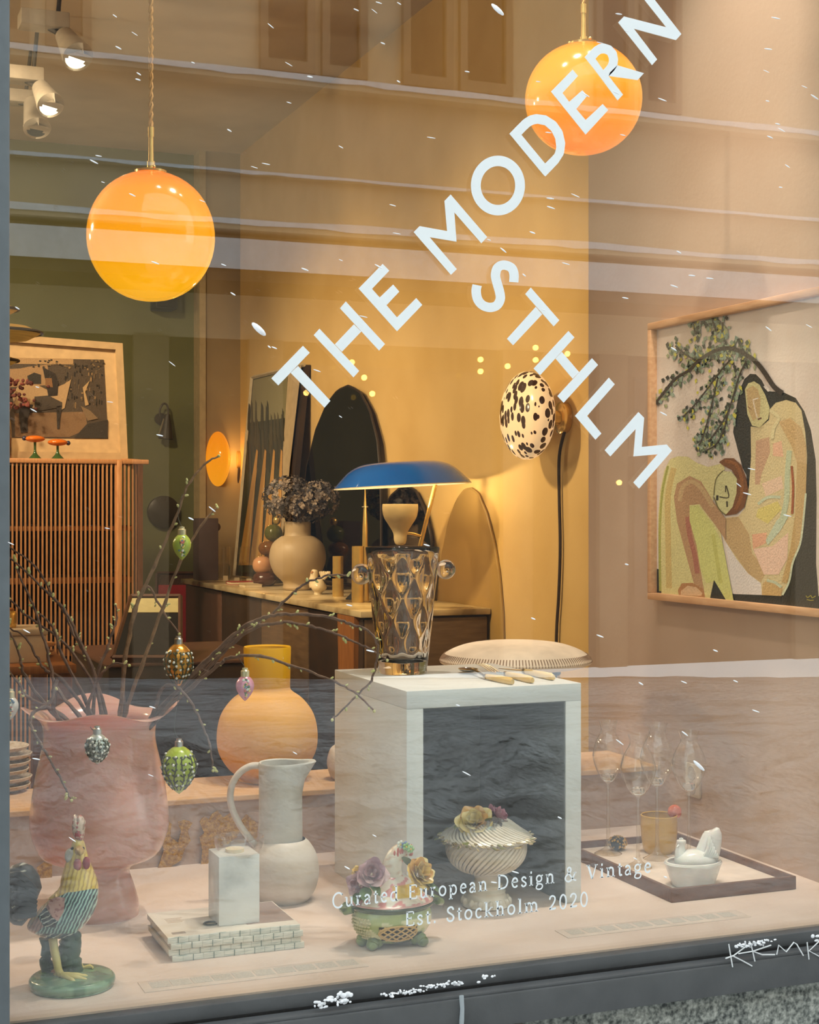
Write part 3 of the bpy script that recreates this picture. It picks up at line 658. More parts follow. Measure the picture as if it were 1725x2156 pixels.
# ------------------------------------------------------------------ budding branches
M_twig = mat('twig_bark', (126, 98, 80), 0.8, var=(92, 70, 58), scale=60, bmp=0.5, bscale=200)
M_twig2 = mat('pale_twig_bark', (152, 118, 86), 0.8, var=(112, 86, 64), scale=60, bmp=0.5, bscale=200)
M_bud = mat('pale_green_bud', (222, 216, 156), 0.6, var=(182, 184, 112), scale=120)
twigs = [
 ('branch rising to the yellow disc sconce with the top egg', [(240, 1560), (254, 1498), (264, 1384), (284, 1283), (300, 1246), (325, 1193), (365, 1104), (383, 1052), (400, 1014), (435, 974), (461, 960)], .00, 1),
 ('straight branch leaning right past the small green egg', [(250, 1560), (264, 1500), (296, 1408), (345, 1275), (381, 1181), (430, 1100), (458, 1068)], .03, 1),
 ('long branch reaching right to the clear vase ball', [(290, 1550), (321, 1506), (357, 1473), (406, 1425), (487, 1352), (545, 1308), (566, 1298), (593, 1271), (622, 1244), (647, 1226), (672, 1217), (697, 1210), (731, 1211)], -.03, 0),
 ('arching branch curling down over the pedestal corner', [(300, 1555), (340, 1490), (430, 1396), (475, 1353), (518, 1316), (557, 1300), (593, 1293), (647, 1294), (701, 1301), (737, 1314), (769, 1325), (792, 1348), (796, 1380), (782, 1432), (754, 1462), (729, 1488), (699, 1515)], -.10, 0),
 ('arching branch ending at the foot of the clear vase', [(296, 1555), (335, 1500), (400, 1450), (450, 1395), (500, 1345), (545, 1319), (588, 1312), (613, 1311), (656, 1319), (697, 1331), (735, 1346), (769, 1362), (796, 1378), (814, 1390)], -.06, 0),
 ('low arching branch carrying the pink egg', [(302, 1550), (357, 1485), (406, 1445), (460, 1400), (487, 1384), (548, 1380), (609, 1400), (650, 1413), (706, 1436), (752, 1462), (789, 1498)], -.13, 0),
 ('thin branch drooping right of the pink vase', [(300, 1540), (325, 1498), (337, 1457), (353, 1443), (377, 1449), (402, 1477), (426, 1526), (442, 1567), (448, 1623)], -.09, 0),
 ('branch drooping over the front of the pink vase', [(128, 1540), (112, 1480), (118, 1433), (106, 1477), (69, 1502), (65, 1526), (81, 1559), (97, 1587), (122, 1628), (142, 1668), (152, 1686)], -.17, 0),
 ('highest branch leaning left against the window frame', [(225, 1560), (222, 1500), (201, 1432), (187, 1392), (172, 1363), (152, 1328), (135, 1287), (108, 1250), (98, 1228), (74, 1193), (17, 1147)], .05, 0),
 ('second highest branch leaning left', [(220, 1560), (215, 1505), (195, 1410), (165, 1345), (140, 1290), (103, 1250), (61, 1210), (17, 1171)], .0, 0),
 ('dark branch bent left with forked tip', [(200, 1560), (165, 1505), (120, 1450), (106, 1405), (98, 1365), (86, 1323), (71, 1277), (57, 1245), (34, 1196)], -.04, 0),
 ('low left branch crossing the others', [(205, 1560), (190, 1508), (128, 1429), (98, 1412), (79, 1387), (54, 1343), (15, 1318)], .06, 0),
 ('short low branch nearest the window frame', [(180, 1560), (110, 1500), (54, 1424), (44, 1392), (32, 1353), (15, 1323)], .02, 0),
 ('small upright twig with buds behind the vase rim', [(205, 1560), (196, 1500), (206, 1412), (226, 1368), (236, 1333), (246, 1301), (243, 1272)], .07, 0),
 ('lowest branch leaning left under the white egg', [(170, 1560), (130, 1505), (62, 1470), (40, 1440), (15, 1408)], -.02, 0),
 ('short horizontal branch with buds by the vase rim', [(180, 1560), (142, 1518), (106, 1490), (77, 1477), (41, 1457)], -.05, 0),
 ('thin crossing twig holding the golden egg', [(262, 1540), (262, 1400), (285, 1290), (311, 1235), (345, 1290), (378, 1335)], .04, 0),
 ('slim dark branch behind the vase leaning left', [(235, 1560), (212, 1480), (172, 1400), (120, 1340), (60, 1300), (20, 1262)], .09, 0),
 ('slim branch fanning out left among the others', [(212, 1560), (178, 1470), (132, 1380), (110, 1320), (80, 1290)], .03, 0),
 ('short budding branch over the middle of the vase', [(200, 1560), (185, 1490), (210, 1425), (240, 1398), (272, 1400)], -.04, 0),
]
rnd = random.Random(11)
def branch(lbl, pts, dz, pale):
    n = len(pts); P = [at_d(x, y, dV+dz*(0.3+0.7*i/(n-1)) if i else dV+dz*0.2) for i, (x, y) in enumerate(pts)]
    P = smooth_line(P, 5); m = len(P)
    P = [p+Vector((rnd.gauss(0, .0007), rnd.gauss(0, .0012), rnd.gauss(0, .0007))) for p in P]
    r0 = 0.0040 if not pale else 0.0044
    t = thing('budding_branch', lbl, 'branch', P[0], 'budding twigs in the pink vase')
    part('twig', M_twig2 if pale else M_twig, t, lambda b: b.tube(P, [r0*(1-0.62*i/(m-1))*(1.25 if i % 5 == 0 else 1) for i in range(m)], 7))
    def buds(b):
        for i in range(12, m, 3):
            if rnd.random() < 0.25: continue
            tg = (P[min(i+1, m-1)]-P[i-1]).normalized(); sd = tg.cross(BACK).normalized()*rnd.choice((-1, 1)); dr = (tg*0.7+sd).normalized()
            q = P[i]+dr*0.004; M = dr.to_track_quat('Z', 'Y').to_matrix()
            s = rnd.uniform(0.8, 1.5)
            b.ell(q, (0.0020*s, 0.0020*s, 0.0034*s), 6, 5, M=M)
            if rnd.random() < 0.35: b.ell(q+tg*0.005+sd*0.003, (0.002*s, 0.002*s, 0.0036*s), 6, 5, M=M)
        tip = P[-1]; b.ell(tip, 0.003, 6, 5)
    part('buds', M_bud, t, buds, kind='stuff')
for a in twigs: branch(*a)
# ------------------------------------------------------------------ hanging eggs
M_silver = mat('silver_cap', (210, 208, 200), 0.3, 1.0)
M_thread = mat('dark_thread', (86, 84, 74), 0.6)
def egg(label, cx, ytop, ybot, hw, d, col, colv, fin, deco=None, up=None, metal=0.0, tip='down', capc=None):
    k = d/FPX; c = axis(cx, d); z = lambda y: H-(y-HY)*k
    zt, zb = z(ytop), z(ybot); hgt = zt-zb; R = hw*k
    t = thing('egg_ornament', label, 'egg ornament', (c.x, c.y, zb), 'hanging painted eggs')
    def er(u):   # u 0 top .. 1 bottom
        pk = 0.42 if tip == 'down' else 0.60
        return R*(math.sin(pi*u**(math.log(0.5)/math.log(pk))))**0.80
    prof = [(0, zb)]+[(er(1-i/18), zb+hgt*i/18) for i in range(1, 18)]+[(0, zt)]
    m = mat('egg_glaze_'+fin, col, 0.22, metal, var=colv, scale=22, coat=0.4)
    part('shell', m, t, lambda b: b.lathe(prof, c, 28))
    part('cap', capc or M_silver, t, lambda b: b.lathe([(0.0075, zt-0.004), (0.0075, zt+0.006), (0.005, zt+0.008), (0.005, zt+0.011), (0, zt+0.012)], c, 16))
    if up:
        zz = [at_d(x, y, d) for x, y in up]
        part('hanging_thread', M_thread, t, lambda b: b.tube(smooth_line([c+Vector((0, 0, zt+0.011))]+zz, 4), 0.0006, 5))
    rr = random.Random(int(cx))
    def surf(a, u, lift=0.0006):
        r = er(u)+lift; return Vector((c.x+r*math.cos(a), c.y+r*math.sin(a), zt-hgt*u))
    fa = -pi/2-0.23
    if deco == 'sprig':
        def stems(b):
            for a0 in (-1.25, -0.75, -0.25, 0.25, 0.75, 1.25):
                pts = [surf(fa+a0+0.10*math.sin(u*9+a0*7), u) for u in [0.2+0.7*i/12 for i in range(13)]]
                b.tube(pts, 0.0012, 5)
                for i in range(1, 12, 2):
                    u = 0.2+0.7*i/12
                    for s in (-1, 1): b.tube([surf(fa+a0, u), surf(fa+a0+s*0.16, u-0.05)], [0.001, 0.0018], 5)
        part('painted_stems', mat('dark_sprig_paint', (74, 78, 52), 0.4), t, stems, kind='stuff')
        def dots(b):
            for a0 in (-1.2, -0.7, -0.2, 0.3, 0.8, 1.3):
                for i in range(4):
                    u = 0.2+0.18*i+rr.uniform(-.06, .06); b.ell(surf(fa+a0+rr.uniform(-.18, .18), u), 0.0026, 8, 5)
        part('pearl_dots', mat('pearl_dot_enamel', (244, 244, 236), 0.35), t, dots, kind='stuff')
    if deco == 'posy':
        cols = [(214, 120, 110), (96, 128, 158), (240, 214, 120), (84, 116, 70), (238, 236, 226)]
        def posy(b):
            for i in range(34):
                b.ell(surf(fa+rr.gauss(0.1, .16), rr.uniform(.15, .85)), rr.uniform(.0014, .0028), 6, 4, col=rr.choice(cols))
        part('painted_posy', mat_attr('posy_enamel', 0.4), t, posy, kind='stuff')
    return t
pearl = mat('gold_pearl_cap', (236, 224, 180), 0.25, 0.5)
egg('small light green egg with painted posy, highest on the twigs', 383, 1122, 1180, 19.5, 2.80, (178, 196, 84), (160, 180, 70), 'green', 'posy', [(375, 1085), (384, 1040)], capc=pearl)
egg('golden egg with pearl sprigs hanging below the crossing twig', 376, 1352, 1448, 30.5, 2.80, (222, 164, 66), (196, 136, 44), 'gold', 'sprig', [(379, 1338)], metal=0.65)
egg('pink egg hanging in front of the yellow vase', 516, 1420, 1476, 19.5, 2.62, (226, 156, 178), (214, 138, 160), 'pink', 'posy', [(513, 1400), (503, 1386)], metal=0.2, capc=pearl)
egg('silvery egg with dark sprigs before the pink vase', 205, 1542, 1610, 24.5, 2.60, (206, 212, 204), (180, 190, 182), 'silver', 'sprig', [(197, 1538), (190, 1530)], metal=0.45)
egg('largest lime green egg with pearl sprigs hanging lowest', 377, 1568, 1672, 37, 2.76, (186, 204, 74), (168, 190, 60), 'lime', 'sprig', [(368, 1540), (370, 1500), (381, 1450)], capc=M_silver)
egg('white egg half hidden at the window frame', 22, 1464, 1516, 17, 2.72, (214, 210, 204), (196, 192, 186), 'white', 'posy', [(17, 1440), (14, 1420)], capc=pearl)
# ------------------------------------------------------------------ yellow vase on the ledge
dY = 3.455; cY = axis(563, dY); py_ = lathe_px([(0, 1642), (56, 1642), (60, 1634), (80, 1618), (101, 1585), (106, 1546), (98, 1505), (76, 1473), (52, 1455), (48, 1446)], 563, dY, 4)
yz = lambda y: H-(y-HY)*dY/FPX
ky = dY/FPX; py_ = [(r, max(z, LZ)) for r, z in py_]
yv = thing('round_yellow_vase', 'round yellow vase with straight neck on the oak ledge', 'vase', (cY.x, cY.y, LZ))
part('vase_body', mat('matte_yellow_glaze', (244, 186, 92), 0.65, var=(236, 174, 78), scale=8), yv, lambda b: b.lathe(py_, cY, 56))
part('vase_neck', mat('bright_yellow_glaze', (242, 186, 24), 0.35, var=(236, 176, 16), scale=8), yv, lambda b: b.lathe([(47*ky, yz(1450)), (48*ky, yz(1446)), (49*ky, yz(1400)), (50*ky, yz(1364)), (49*ky, yz(1361)), (45*ky, yz(1364)), (45*ky, yz(1470))], cY, 56))
pq = cY+Vector((math.sin(.35)*50*ky, -math.cos(.35)*50.4*ky, yz(1377)))
part('price_sticker', mat('sticker_paper', (228, 214, 190), 0.6), yv, lambda b: b.hexa([pq+Vector((-.005, 0, -.008)), pq+Vector((.005, .003, -.008)), pq+Vector((.005, .0036, -.008)), pq+Vector((-.005, .0006, -.008))], [pq+Vector((-.005, 0, .008)), pq+Vector((.005, .003, .008)), pq+Vector((.005, .0036, .008)), pq+Vector((-.005, .0006, .008))]), smooth=False)
# ------------------------------------------------------------------ white pitcher
dJ = 2.94; kJ = dJ/FPX; cJ = axis(597, dJ); jz = lambda y: H-(y-HY)*kJ
M_stone = mat('warm_white_stoneware', (224, 214, 202), 0.5, var=(214, 203, 190), scale=16, bmp=0.05)
pj = thing('pitcher', 'white stoneware pitcher with long neck and looping handle', 'pitcher', (cJ.x, cJ.y, 0))
pb = lathe_px([(0, 1896), (44, 1896), (52, 1893), (68, 1870), (75, 1835), (70, 1800), (56, 1775), (46, 1766)], 600, dJ, 4)
pb = [(r, max(0, z)) for r, z in pb]
def spout(a, r, z, j):
    t = max(0, (z-jz(1650))/(jz(1608)-jz(1650))); g = math.cos(a-(-YAW-0.05)); s = max(0, g)**6
    return r*(1+0.62*s*min(1, t)), z+0.004*s*min(1, t)
cN = axis(591, dJ)
part('pitcher_body', M_stone, pj, lambda b: b.lathe(pb, cJ, 56))
part('pitcher_neck', mat('daylit_stoneware', (216, 213, 204), 0.4, scale=16), pj, lambda b: b.lathe([(46*kJ, jz(1768)), (46*kJ, jz(1740)), (45.5*kJ, jz(1700)), (45.5*kJ, jz(1650)), (46*kJ, jz(1630)), (46*kJ, jz(1615)), (46.5*kJ, jz(1607)), (45*kJ, jz(1604)), (42*kJ, jz(1606)), (41*kJ, jz(1615)), (41*kJ, jz(1630)), (41*kJ, jz(1700)), (30*kJ, jz(1745)), (0, jz(1746))], cN, 64, fn=spout))  # neck in a cooler glaze copy, daylight tint put into the colour
hp = smooth_line([at_d(x, y, dJ) for x, y in ((550, 1612), (528, 1613), (505, 1627), (489, 1652), (485, 1680), (490, 1705), (503, 1733), (523, 1762), (541, 1782))], 5)
part('handle', M_stone, pj, lambda b: b.tube(hp, 7.2*kJ, 12, flat=1.25))
# ------------------------------------------------------------------ magazines
f0 = at_z(359, 2027, 0); f1 = at_z(637, 1996, 0); bl = at_z(309, 1928, 0.04)
MX0, MX1, MY0, MY1 = f0.x, f1.x, (f0.y+f1.y)/2, bl.y+0.01
M_cover = mat('cream_cover_paper', (236, 224, 208), 0.45, var=(230, 216, 198), scale=10)
def spine_mat():
    m, nt, p, o = new_mat('stitched_sections'); v = coords(nt)
    f = noise_fac(nt, v, 60, 3, (0.6, 1, 22))
    nt.links.new(ramp(nt, f, [(0.36, (170, 180, 170)), (0.46, (226, 224, 212)), (0.62, (240, 235, 222)), (0.7, (204, 208, 194))]), p.inputs['Base Color']); p.inputs['Roughness'].default_value = 0.8; return m
M_spine = spine_mat(); M_pages = mat('page_edges', (226, 216, 204), 0.8, var=(198, 188, 178), scale=50, stretch=(1, 1, 30))
M_stitch = mat('green_stitch_thread', (116, 138, 128), 0.7)
lbls = ['bottom magazine of the pile under the marble block', 'second magazine from the bottom of the pile', 'third magazine from the bottom of the pile', 'top magazine of the pile with printed cream cover']
ht = 0.0102
for i in range(4):
    dx = (0.0035, -0.002, 0.001, -0.004)[i]; dy = (0.0, 0.002, -0.001, 0.001)[i]; z0 = i*ht
    t = thing('magazine', lbls[i], 'magazine', ((MX0+MX1)/2+dx, (MY0+MY1)/2, z0), 'magazines under the marble block')
    part('page_block', M_pages, t, lambda b: b.box((MX0+dx+.001, MY0+dy+.004, z0+.0006), (MX1+dx-.001, MY1+dy, z0+ht-.0008)), smooth=False)
    for s in range(13):
        xa = MX0+dx+(MX1-MX0)*s/13; xb = MX0+dx+(MX1-MX0)*(s+1)/13
        sp = part('binding_section', M_spine, t, lambda b: b.bbox((xa+.0001, MY0+dy+random.uniform(0, .0007), z0+.0002), (xb-.0001, MY0+dy+.006, z0+ht-.0002), 0.0005), smooth=True)
    def st(b):
        for s in range(1, 13, 1):
            if (s+i) % 2: continue
            x = MX0+dx+(MX1-MX0)*s/13; b.tube([(x, MY0+dy-.0001, z0), (x, MY0+dy-.0001, z0+ht)], 0.0006, 5)
    part('stitching', M_stitch, t, st, kind='stuff')
    cvp = part('cover', M_cover, t, lambda b: b.box((MX0+dx, MY0+dy+.003, z0+ht-.0008), (MX1+dx, MY1+dy+.001, z0+ht)), smooth=False)
    if i == 3:
        zc = z0+ht
        part('dark_photo_print', mat('taupe_print', (168, 144, 132), 0.4, var=(150, 126, 116), scale=12), cvp, lambda b: b.box((MX1+dx-.085, MY0+dy+.03, zc), (MX1+dx-.002, MY1+dy-.002, zc+.0003)), smooth=False)
        part('print_lines', mat('tan_print', (206, 178, 150), 0.5), cvp, lambda b: [b.box((MX0+dx+.02, MY1-.05-.008*q, zc), (MX0+dx+.05-.004*(q % 2), MY1-.047-.008*q, zc+.0003)) for q in range(4)], smooth=False, kind='stuff')
        part('barcode_print', mat('grey_print', (186, 172, 160), 0.5), cvp, lambda b: b.box((MX0+dx+.012, MY0+.018, zc), (MX0+dx+.035, MY0+.03, zc+.0003)), smooth=False)
        q = at_z(444, 1945, zc+.001)
        part('loop_tab', mat('dark_loop', (70, 72, 66), 0.4), cvp, lambda b: b.tube(circle((q.x, q.y, zc+.002), (.012, .010), 18, (1, 0, 0), (0, 1, 0))+[Vector((q.x+.012, q.y, zc+.002))], .0016, 6))
MZ = 4*ht
# ------------------------------------------------------------------ marble block with glass bowl
q0 = at_z(461, 1951, MZ); q1 = at_z(548, 1943, MZ); bw = q1.x-q0.x; bh = 146*depth(q0)/FPX
def marble():
    m, nt, p, o = new_mat('white_marble'); v = coords(nt); f = noise_fac(nt, v, 9, 8)
    nt.links.new(ramp(nt, f, [(0.36, (198, 198, 194)), (0.47, (228, 226, 221)), (0.6, (238, 236, 231))]), p.inputs['Base Color']); p.inputs['Roughness'].default_value = 0.25; return m
mb = thing('marble_tealight_holder', 'white marble block with clear glass bowl on the magazines', 'candle holder', (q0.x+bw/2, q0.y+bw/2, MZ))
part('block', marble(), mb, lambda b: b.bbox((q0.x, q0.y, MZ), (q0.x+bw, q0.y+bw, MZ+bh), 0.0015))
M_clear = mat_thin('clear_thin_glass', (254, 254, 253), 0.04)
cb = Vector((q0.x+bw*0.62, q0.y+bw*0.45, MZ+bh+0.020)); rb_ = 0.043
part('glass_bowl', mat_thin('bowl_glass', (250, 249, 247), 0.07), mb, lambda b: b.lathe([(rb_*math.sin(a)*1.0, -rb_*0.95*math.cos(a)) for a in [0.42+1.3*i/14 for i in range(15)]]+[((rb_-.0016)*math.sin(a), -(rb_-.0016)*0.95*math.cos(a)) for a in [0.42+1.3*i/14 for i in range(15)]][::-1], cb, 48))
part('candle', mat('warm_wax', (246, 226, 196), 0.5, sss=0.2), mb, lambda b: b.lathe([(0, MZ+bh), (0.016, MZ+bh), (0.016, MZ+bh+0.006), (0.0, MZ+bh+0.006)], (cb.x-.008, cb.y, 0), 24))
# ------------------------------------------------------------------ perforated floor vents
def vent(label, a, b_, c, patches, sz):
    A = at_z(*a, 0); B = at_z(*b_, 0); Cc = at_z(*c, 0)
    x0 = min(A.x, B.x); y1, y0 = A.y, B.y; x1 = Cc.x
    t = thing('floor_vent', label, 'vent', (x0, y0, 0), 'perforated vents in the display floor')
    part('vent_plate', mat('vent_plate_paint', (226, 206, 190), 0.5), t, lambda b: b.bbox((x0, y0, 0), (x1, y1, 0.0014), 0.0005))
    n = len(patches)
    for (px, py) in patches:
        q = at_z(px, py, 0.0014)
        part('perforated_field', mat('perforated_grey', (212, 200, 186), 0.6, var=(180, 170, 158), scale=420), t, lambda b: b.box((q.x-sz, y0+(y1-y0)*0.26, 0.0014), (q.x+sz, y0+(y1-y0)*0.80, 0.0018)), smooth=False)
vent('slim perforated vent strip in front of the magazines', (291, 2069), (305, 2091), (771, 2031), [(337+i*43.3, 2073-i*5.55) for i in range(10)], 0.0155)
vent('slim perforated vent strip near the tray', (1168, 1960), (1198, 1976), (1580, 1930), [(1212+i*35.3, 1963-i*4.2) for i in range(10)], 0.0135)
# ------------------------------------------------------------------ clear vase with ball handles on the pedestal
dG = 3.10; kG = dG/FPX; cG = axis(848, dG); gz = lambda y: PZ+(1417-y)*kG
M_glass = mat('thick_clear_glass', (255, 255, 255), 0.01, trans=1.0, ior=1.45, var=(253, 254, 253))
gv = thing('ball_handle_vase', 'clear optic glass vase with two glass ball handles', 'vase', (cG.x, cG.y, PZ))
def optic(a, r, z, j):
    if j < 4: return r, z
    f = math.sin(5*a+z*42)*math.sin(5*a-z*42)
    return r*(1+0.045*f), z
outer = [(0, gz(1417)), (48*kG, gz(1417)), (51*kG, gz(1415)), (52*kG, gz(1405))]+[((52+(76-52)*i/26)*kG, gz(1405-(1405-1172)*i/26)) for i in range(1, 27)]+[(78*kG, gz(1160)), (79*kG, gz(1155)), (78*kG, gz(1151)), (75*kG, gz(1152))]
inner = [((71-(71-44)*i/20)*kG, gz(1165+(1380-1165)*i/20)) for i in range(21)]+[(36*kG, gz(1390)), (0, gz(1394))]
no = len(outer)
def optic2(a, r, z, j):
    if j < 5: return r, z
    if j >= no-4 and j < no+2: return r, z
    f = abs(math.sin(4*a+z*36))*abs(math.sin(4*a-z*36))
    return (r*(1+0.016*f), z) if j < no else (r*(1-0.07*f), z)
part('vessel', M_glass, gv, lambda b: b.lathe(outer+inner, cG, 96, fn=optic2), ang=75)
for bx, by, br in ((761, 1209, 22), (939, 1199, 20.5)):
    q = at_d(bx, by, dG)
    part('ball_handle', M_glass, gv, lambda b: b.ell(q, br*kG, 36, 24))
# ------------------------------------------------------------------ cutlery on the pedestal
M_steel = mat('polished_steel', (196, 190, 182), 0.18, 1.0)
M_bone = mat('bone_handle', (236, 204, 142), 0.35, var=(222, 184, 112), scale=40, stretch=(1, 1, 1))
def handle(t, a, b_, z=PZ):
    A, B = at_z(*a, z+.006), at_z(*b_, z+.006); A.z = z+.0065; B.z = z+.0065
    L = [A.lerp(B, q) for q in (0, .04, .2, .6, .9, 1)]
    part('handle', M_bone, t, lambda b: b.tube(L, [.0042, .005, .006, .0075, .0078, .005], 12, flat=0.75, ref=(0, 0, 1)), label='cream bone handle')
    part('bolster', M_steel, t, lambda b: b.tube([A.lerp(B, -.05), A.lerp(B, .02)], .0052, 12))
    return A, B
t = thing('spoon', 'steel spoon with bone handle on the white pedestal', 'spoon', at_z(1020, 1420, PZ), 'bone-handled cutlery'); A, B = handle(t, (1024, 1425), (1080, 1436))
qs = at_z(986, 1409, PZ+.008); dr = (A-qs); dr.z = 0; dr.normalize(); M = Matrix((dr, Vector((0, 0, 1)).cross(dr), Vector((0, 0, 1)))).transposed()
bs = MB(); bs.lathe([(0.0001, -.007)]+[(0.021*math.sin(a), -.007*math.cos(a)) for a in [0.25*k for k in range(1, 7)]]+[(0.0195*math.sin(a), -.006*math.cos(a)+.0003) for a in [0.25*k for k in range(6, 0, -1)]]+[(0.0001, -.0058)], (qs.x, qs.y, PZ+.0095), 32, M=M @ Matrix.Diagonal((1.35, .95, 1)).to_3x3()); bs.build('bowl', M_steel, t)
part('neck', M_steel, t, lambda b: b.tube(smooth_line([qs+dr*.026, qs+dr*.034+Vector((0, 0, .003)), A], 4), .0028, 8))
t = thing('fork', 'steel fork with bone handle between spoon and knife', 'fork', at_z(1050, 1418, PZ), 'bone-handled cutlery'); A, B = handle(t, (1066, 1420), (1122, 1433))
q0_ = at_z(1046, 1417, PZ+.008); dr = at_z(1010, 1399, PZ+.006)-q0_; dr.z = 0; Lf = dr.length; dr.normalize(); sd = Vector((0, 0, 1)).cross(dr)
part('neck', M_steel, t, lambda b: (b.tube([A, q0_], .0028, 8), b.hexa([q0_+sd*.003-UP*.001, q0_-sd*.003-UP*.001, q0_+dr*.018-sd*.0095-UP*.001, q0_+dr*.018+sd*.0095-UP*.001], [q0_+sd*.003+UP*.001, q0_-sd*.003+UP*.001, q0_+dr*.018-sd*.0095+UP*.001, q0_+dr*.018+sd*.0095+UP*.001])))
for s in (-.0082, -.0027, .0027, .0082):
    part('tine', M_steel, t, lambda b: b.tube([q0_+dr*.016+sd*s, q0_+dr*(.016+(Lf-.016)*.5)+sd*s+UP*.002, q0_+dr*Lf+sd*s], [.0018, .0016, .0008], 6))
t = thing('knife', 'steel knife with bone handle under the white lamp', 'knife', at_z(1080, 1412, PZ), 'bone-handled cutlery'); A, B = handle(t, (1106, 1414), (1166, 1427))
q0_ = at_z(1050, 1408, PZ+.007); dr = (A-q0_); L = dr.length; dr.normalize(); sd = UP.cross(dr).normalized()
part('blade', M_steel, t, lambda b: b.prism([q0_, q0_+dr*.02+sd*.006, q0_+dr*L*.7+sd*.009, q0_+dr*L+sd*.004, q0_+dr*L-sd*.004], (0, 0, .0012)), smooth=False)
# ------------------------------------------------------------------ white ribbed lamp on the ledge behind the pedestal
dL = 3.565; kL = dL/FPX; cL = axis(1086, dL); lz = lambda y: H-(y-HY)*kL
wl = thing('ribbed_table_lamp', 'white domed table lamp with slotted rim behind the pedestal', 'table lamp', (cL.x, cL.y, LZ))
M_opal = mat('warm_white_lampshade', (236, 216, 194), 0.45, emit=(255, 214, 160), estr=0.10)
dome = smooth_prof([(0.0, lz(1350)), (60*kL, lz(1351)), (105*kL, lz(1357)), (140*kL, lz(1370)), (157*kL, lz(1384)), (160*kL, lz(1391)), (155*kL, lz(1397)), (130*kL, lz(1404)), (60*kL, lz(1406)), (0, lz(1406))], 4)
sh = part('shade', M_opal, wl, lambda b: b.lathe(dome, cL, 72))
def slots(b):
    for k in range(150):
        a = 2*pi*k/150; ca, sa = math.cos(a), math.sin(a)
        b.tube([cL+Vector((150*kL*ca, 150*kL*sa, lz(1375.5))), cL+Vector((156.8*kL*ca, 156.8*kL*sa, lz(1383))), cL+Vector((160.6*kL*ca, 160.6*kL*sa, lz(1391)))], 0.0011, 4)
part('rim_slots', mat('dark_slot', (150, 118, 92), 0.7), sh, slots, kind='stuff')
part('stem', M_white, wl, lambda b: b.lathe([(0.07, LZ), (0.07, LZ+.012), (0.016, LZ+.02), (0.013, lz(1405))], cL, 32))
kn = at_d(1172, 1410, dL-0.08)
part('switch_knob', M_black, wl, lambda b: (b.tube([kn+UP*.012, kn-UP*.006], [.007, .007], 14), b.ell(kn-UP*.008, (.010, .010, .006), 14, 8)))
# ------------------------------------------------------------------ cream ball vase peeking past the pedestal
cq = at_d(722, 1583, 3.46)
cbv = thing('cream_ball_vase', 'cream ball-shaped vase half hidden behind the pedestal', 'vase', (cq.x, cq.y, LZ))
part('vase_body', mat('cream_glaze', (236, 216, 188), 0.4), cbv, lambda b: b.lathe(smooth_prof([(0.0, LZ), (.02, LZ), (.03, LZ+.012), (.036, LZ+.042), (.028, LZ+.07), (.013, LZ+.082), (.012, LZ+.092), (.009, LZ+.09), (.008, LZ+.06)], 4), (cq.x, cq.y, 0), 36))
# ------------------------------------------------------------------ plates on the ledge at the far left
M_plate = mat('speckled_plate_glaze', (222, 206, 184), 0.4, var=(176, 150, 122), scale=120)
cp = at_z(4, 1668, LZ)
for i in range(6):
    z = LZ+i*0.0165; x = cp.x+0.004*math.sin(i*2.1)
    t = part('plate', M_plate, None, lambda b: b.lathe([(0, z), (.035, z), (.038, z+.003), (.058, z+.010), (.062, z+.0165), (.060, z+.0175), (.054, z+.0125), (.034, z+.006), (0, z+.006)], (x, cp.y+0.01, 0), 40), org=(x, cp.y+.01, z))
    tag(t, ['bottom plate of the speckled stack on the ledge', 'second plate from the bottom of the speckled stack', 'third plate from the bottom of the speckled stack', 'third plate from the top of the speckled stack', 'second plate from the top of the speckled stack', 'top plate of the speckled stack on the ledge'][i], 'plate', 'stacked speckled plates')
# ------------------------------------------------------------------ gold cut-out garland leaning on the riser
M_gold = mat('hammered_gold_mesh', (204, 160, 66), 0.42, 0.75, var=(150, 106, 34), scale=160, bmp=0.9, bscale=260)
gg = thing('gold_cutout_garland', 'hammered gold foil cut-out standing against the taupe riser', 'decoration', at_y(430, 1815, plat_y-0.01))
def zc(*p): return [at_y(0+x/2.464, 1600+y/2.464, plat_y-0.008) for x, y in p]
for nm, pts in (('gold_figure', zc((820, 560), (850, 470), (830, 380), (865, 310), (890, 330), (885, 400), (925, 430), (940, 370), (920, 320), (960, 310), (1000, 325), (975, 370), (990, 420), (960, 460), (940, 520), (880, 560))),
                ('gold_figure', zc((1040, 570), (1050, 470), (1035, 400), (1060, 380), (1035, 320), (1060, 290), (1085, 310), (1100, 280), (1130, 262), (1160, 300), (1200, 270), (1240, 300), (1260, 340), (1230, 400), (1180, 440), (1100, 470), (1070, 570))),
                ('gold_figure', zc((1240, 330), (1280, 280), (1310, 310), (1340, 330), (1335, 400), (1300, 440), (1260, 400))),
                ('gold_strip', zc((680, 585), (800, 570), (900, 560), (1040, 555), (1080, 560), (1080, 600), (940, 612), (800, 612), (690, 620))),
                ('gold_figure', zc((190, 560), (230, 530), (270, 545), (270, 610), (215, 620), (200, 590)))):
    part(nm, M_gold, gg, lambda b: b.prism(pts, (0, 0.003, 0)), smooth=False)
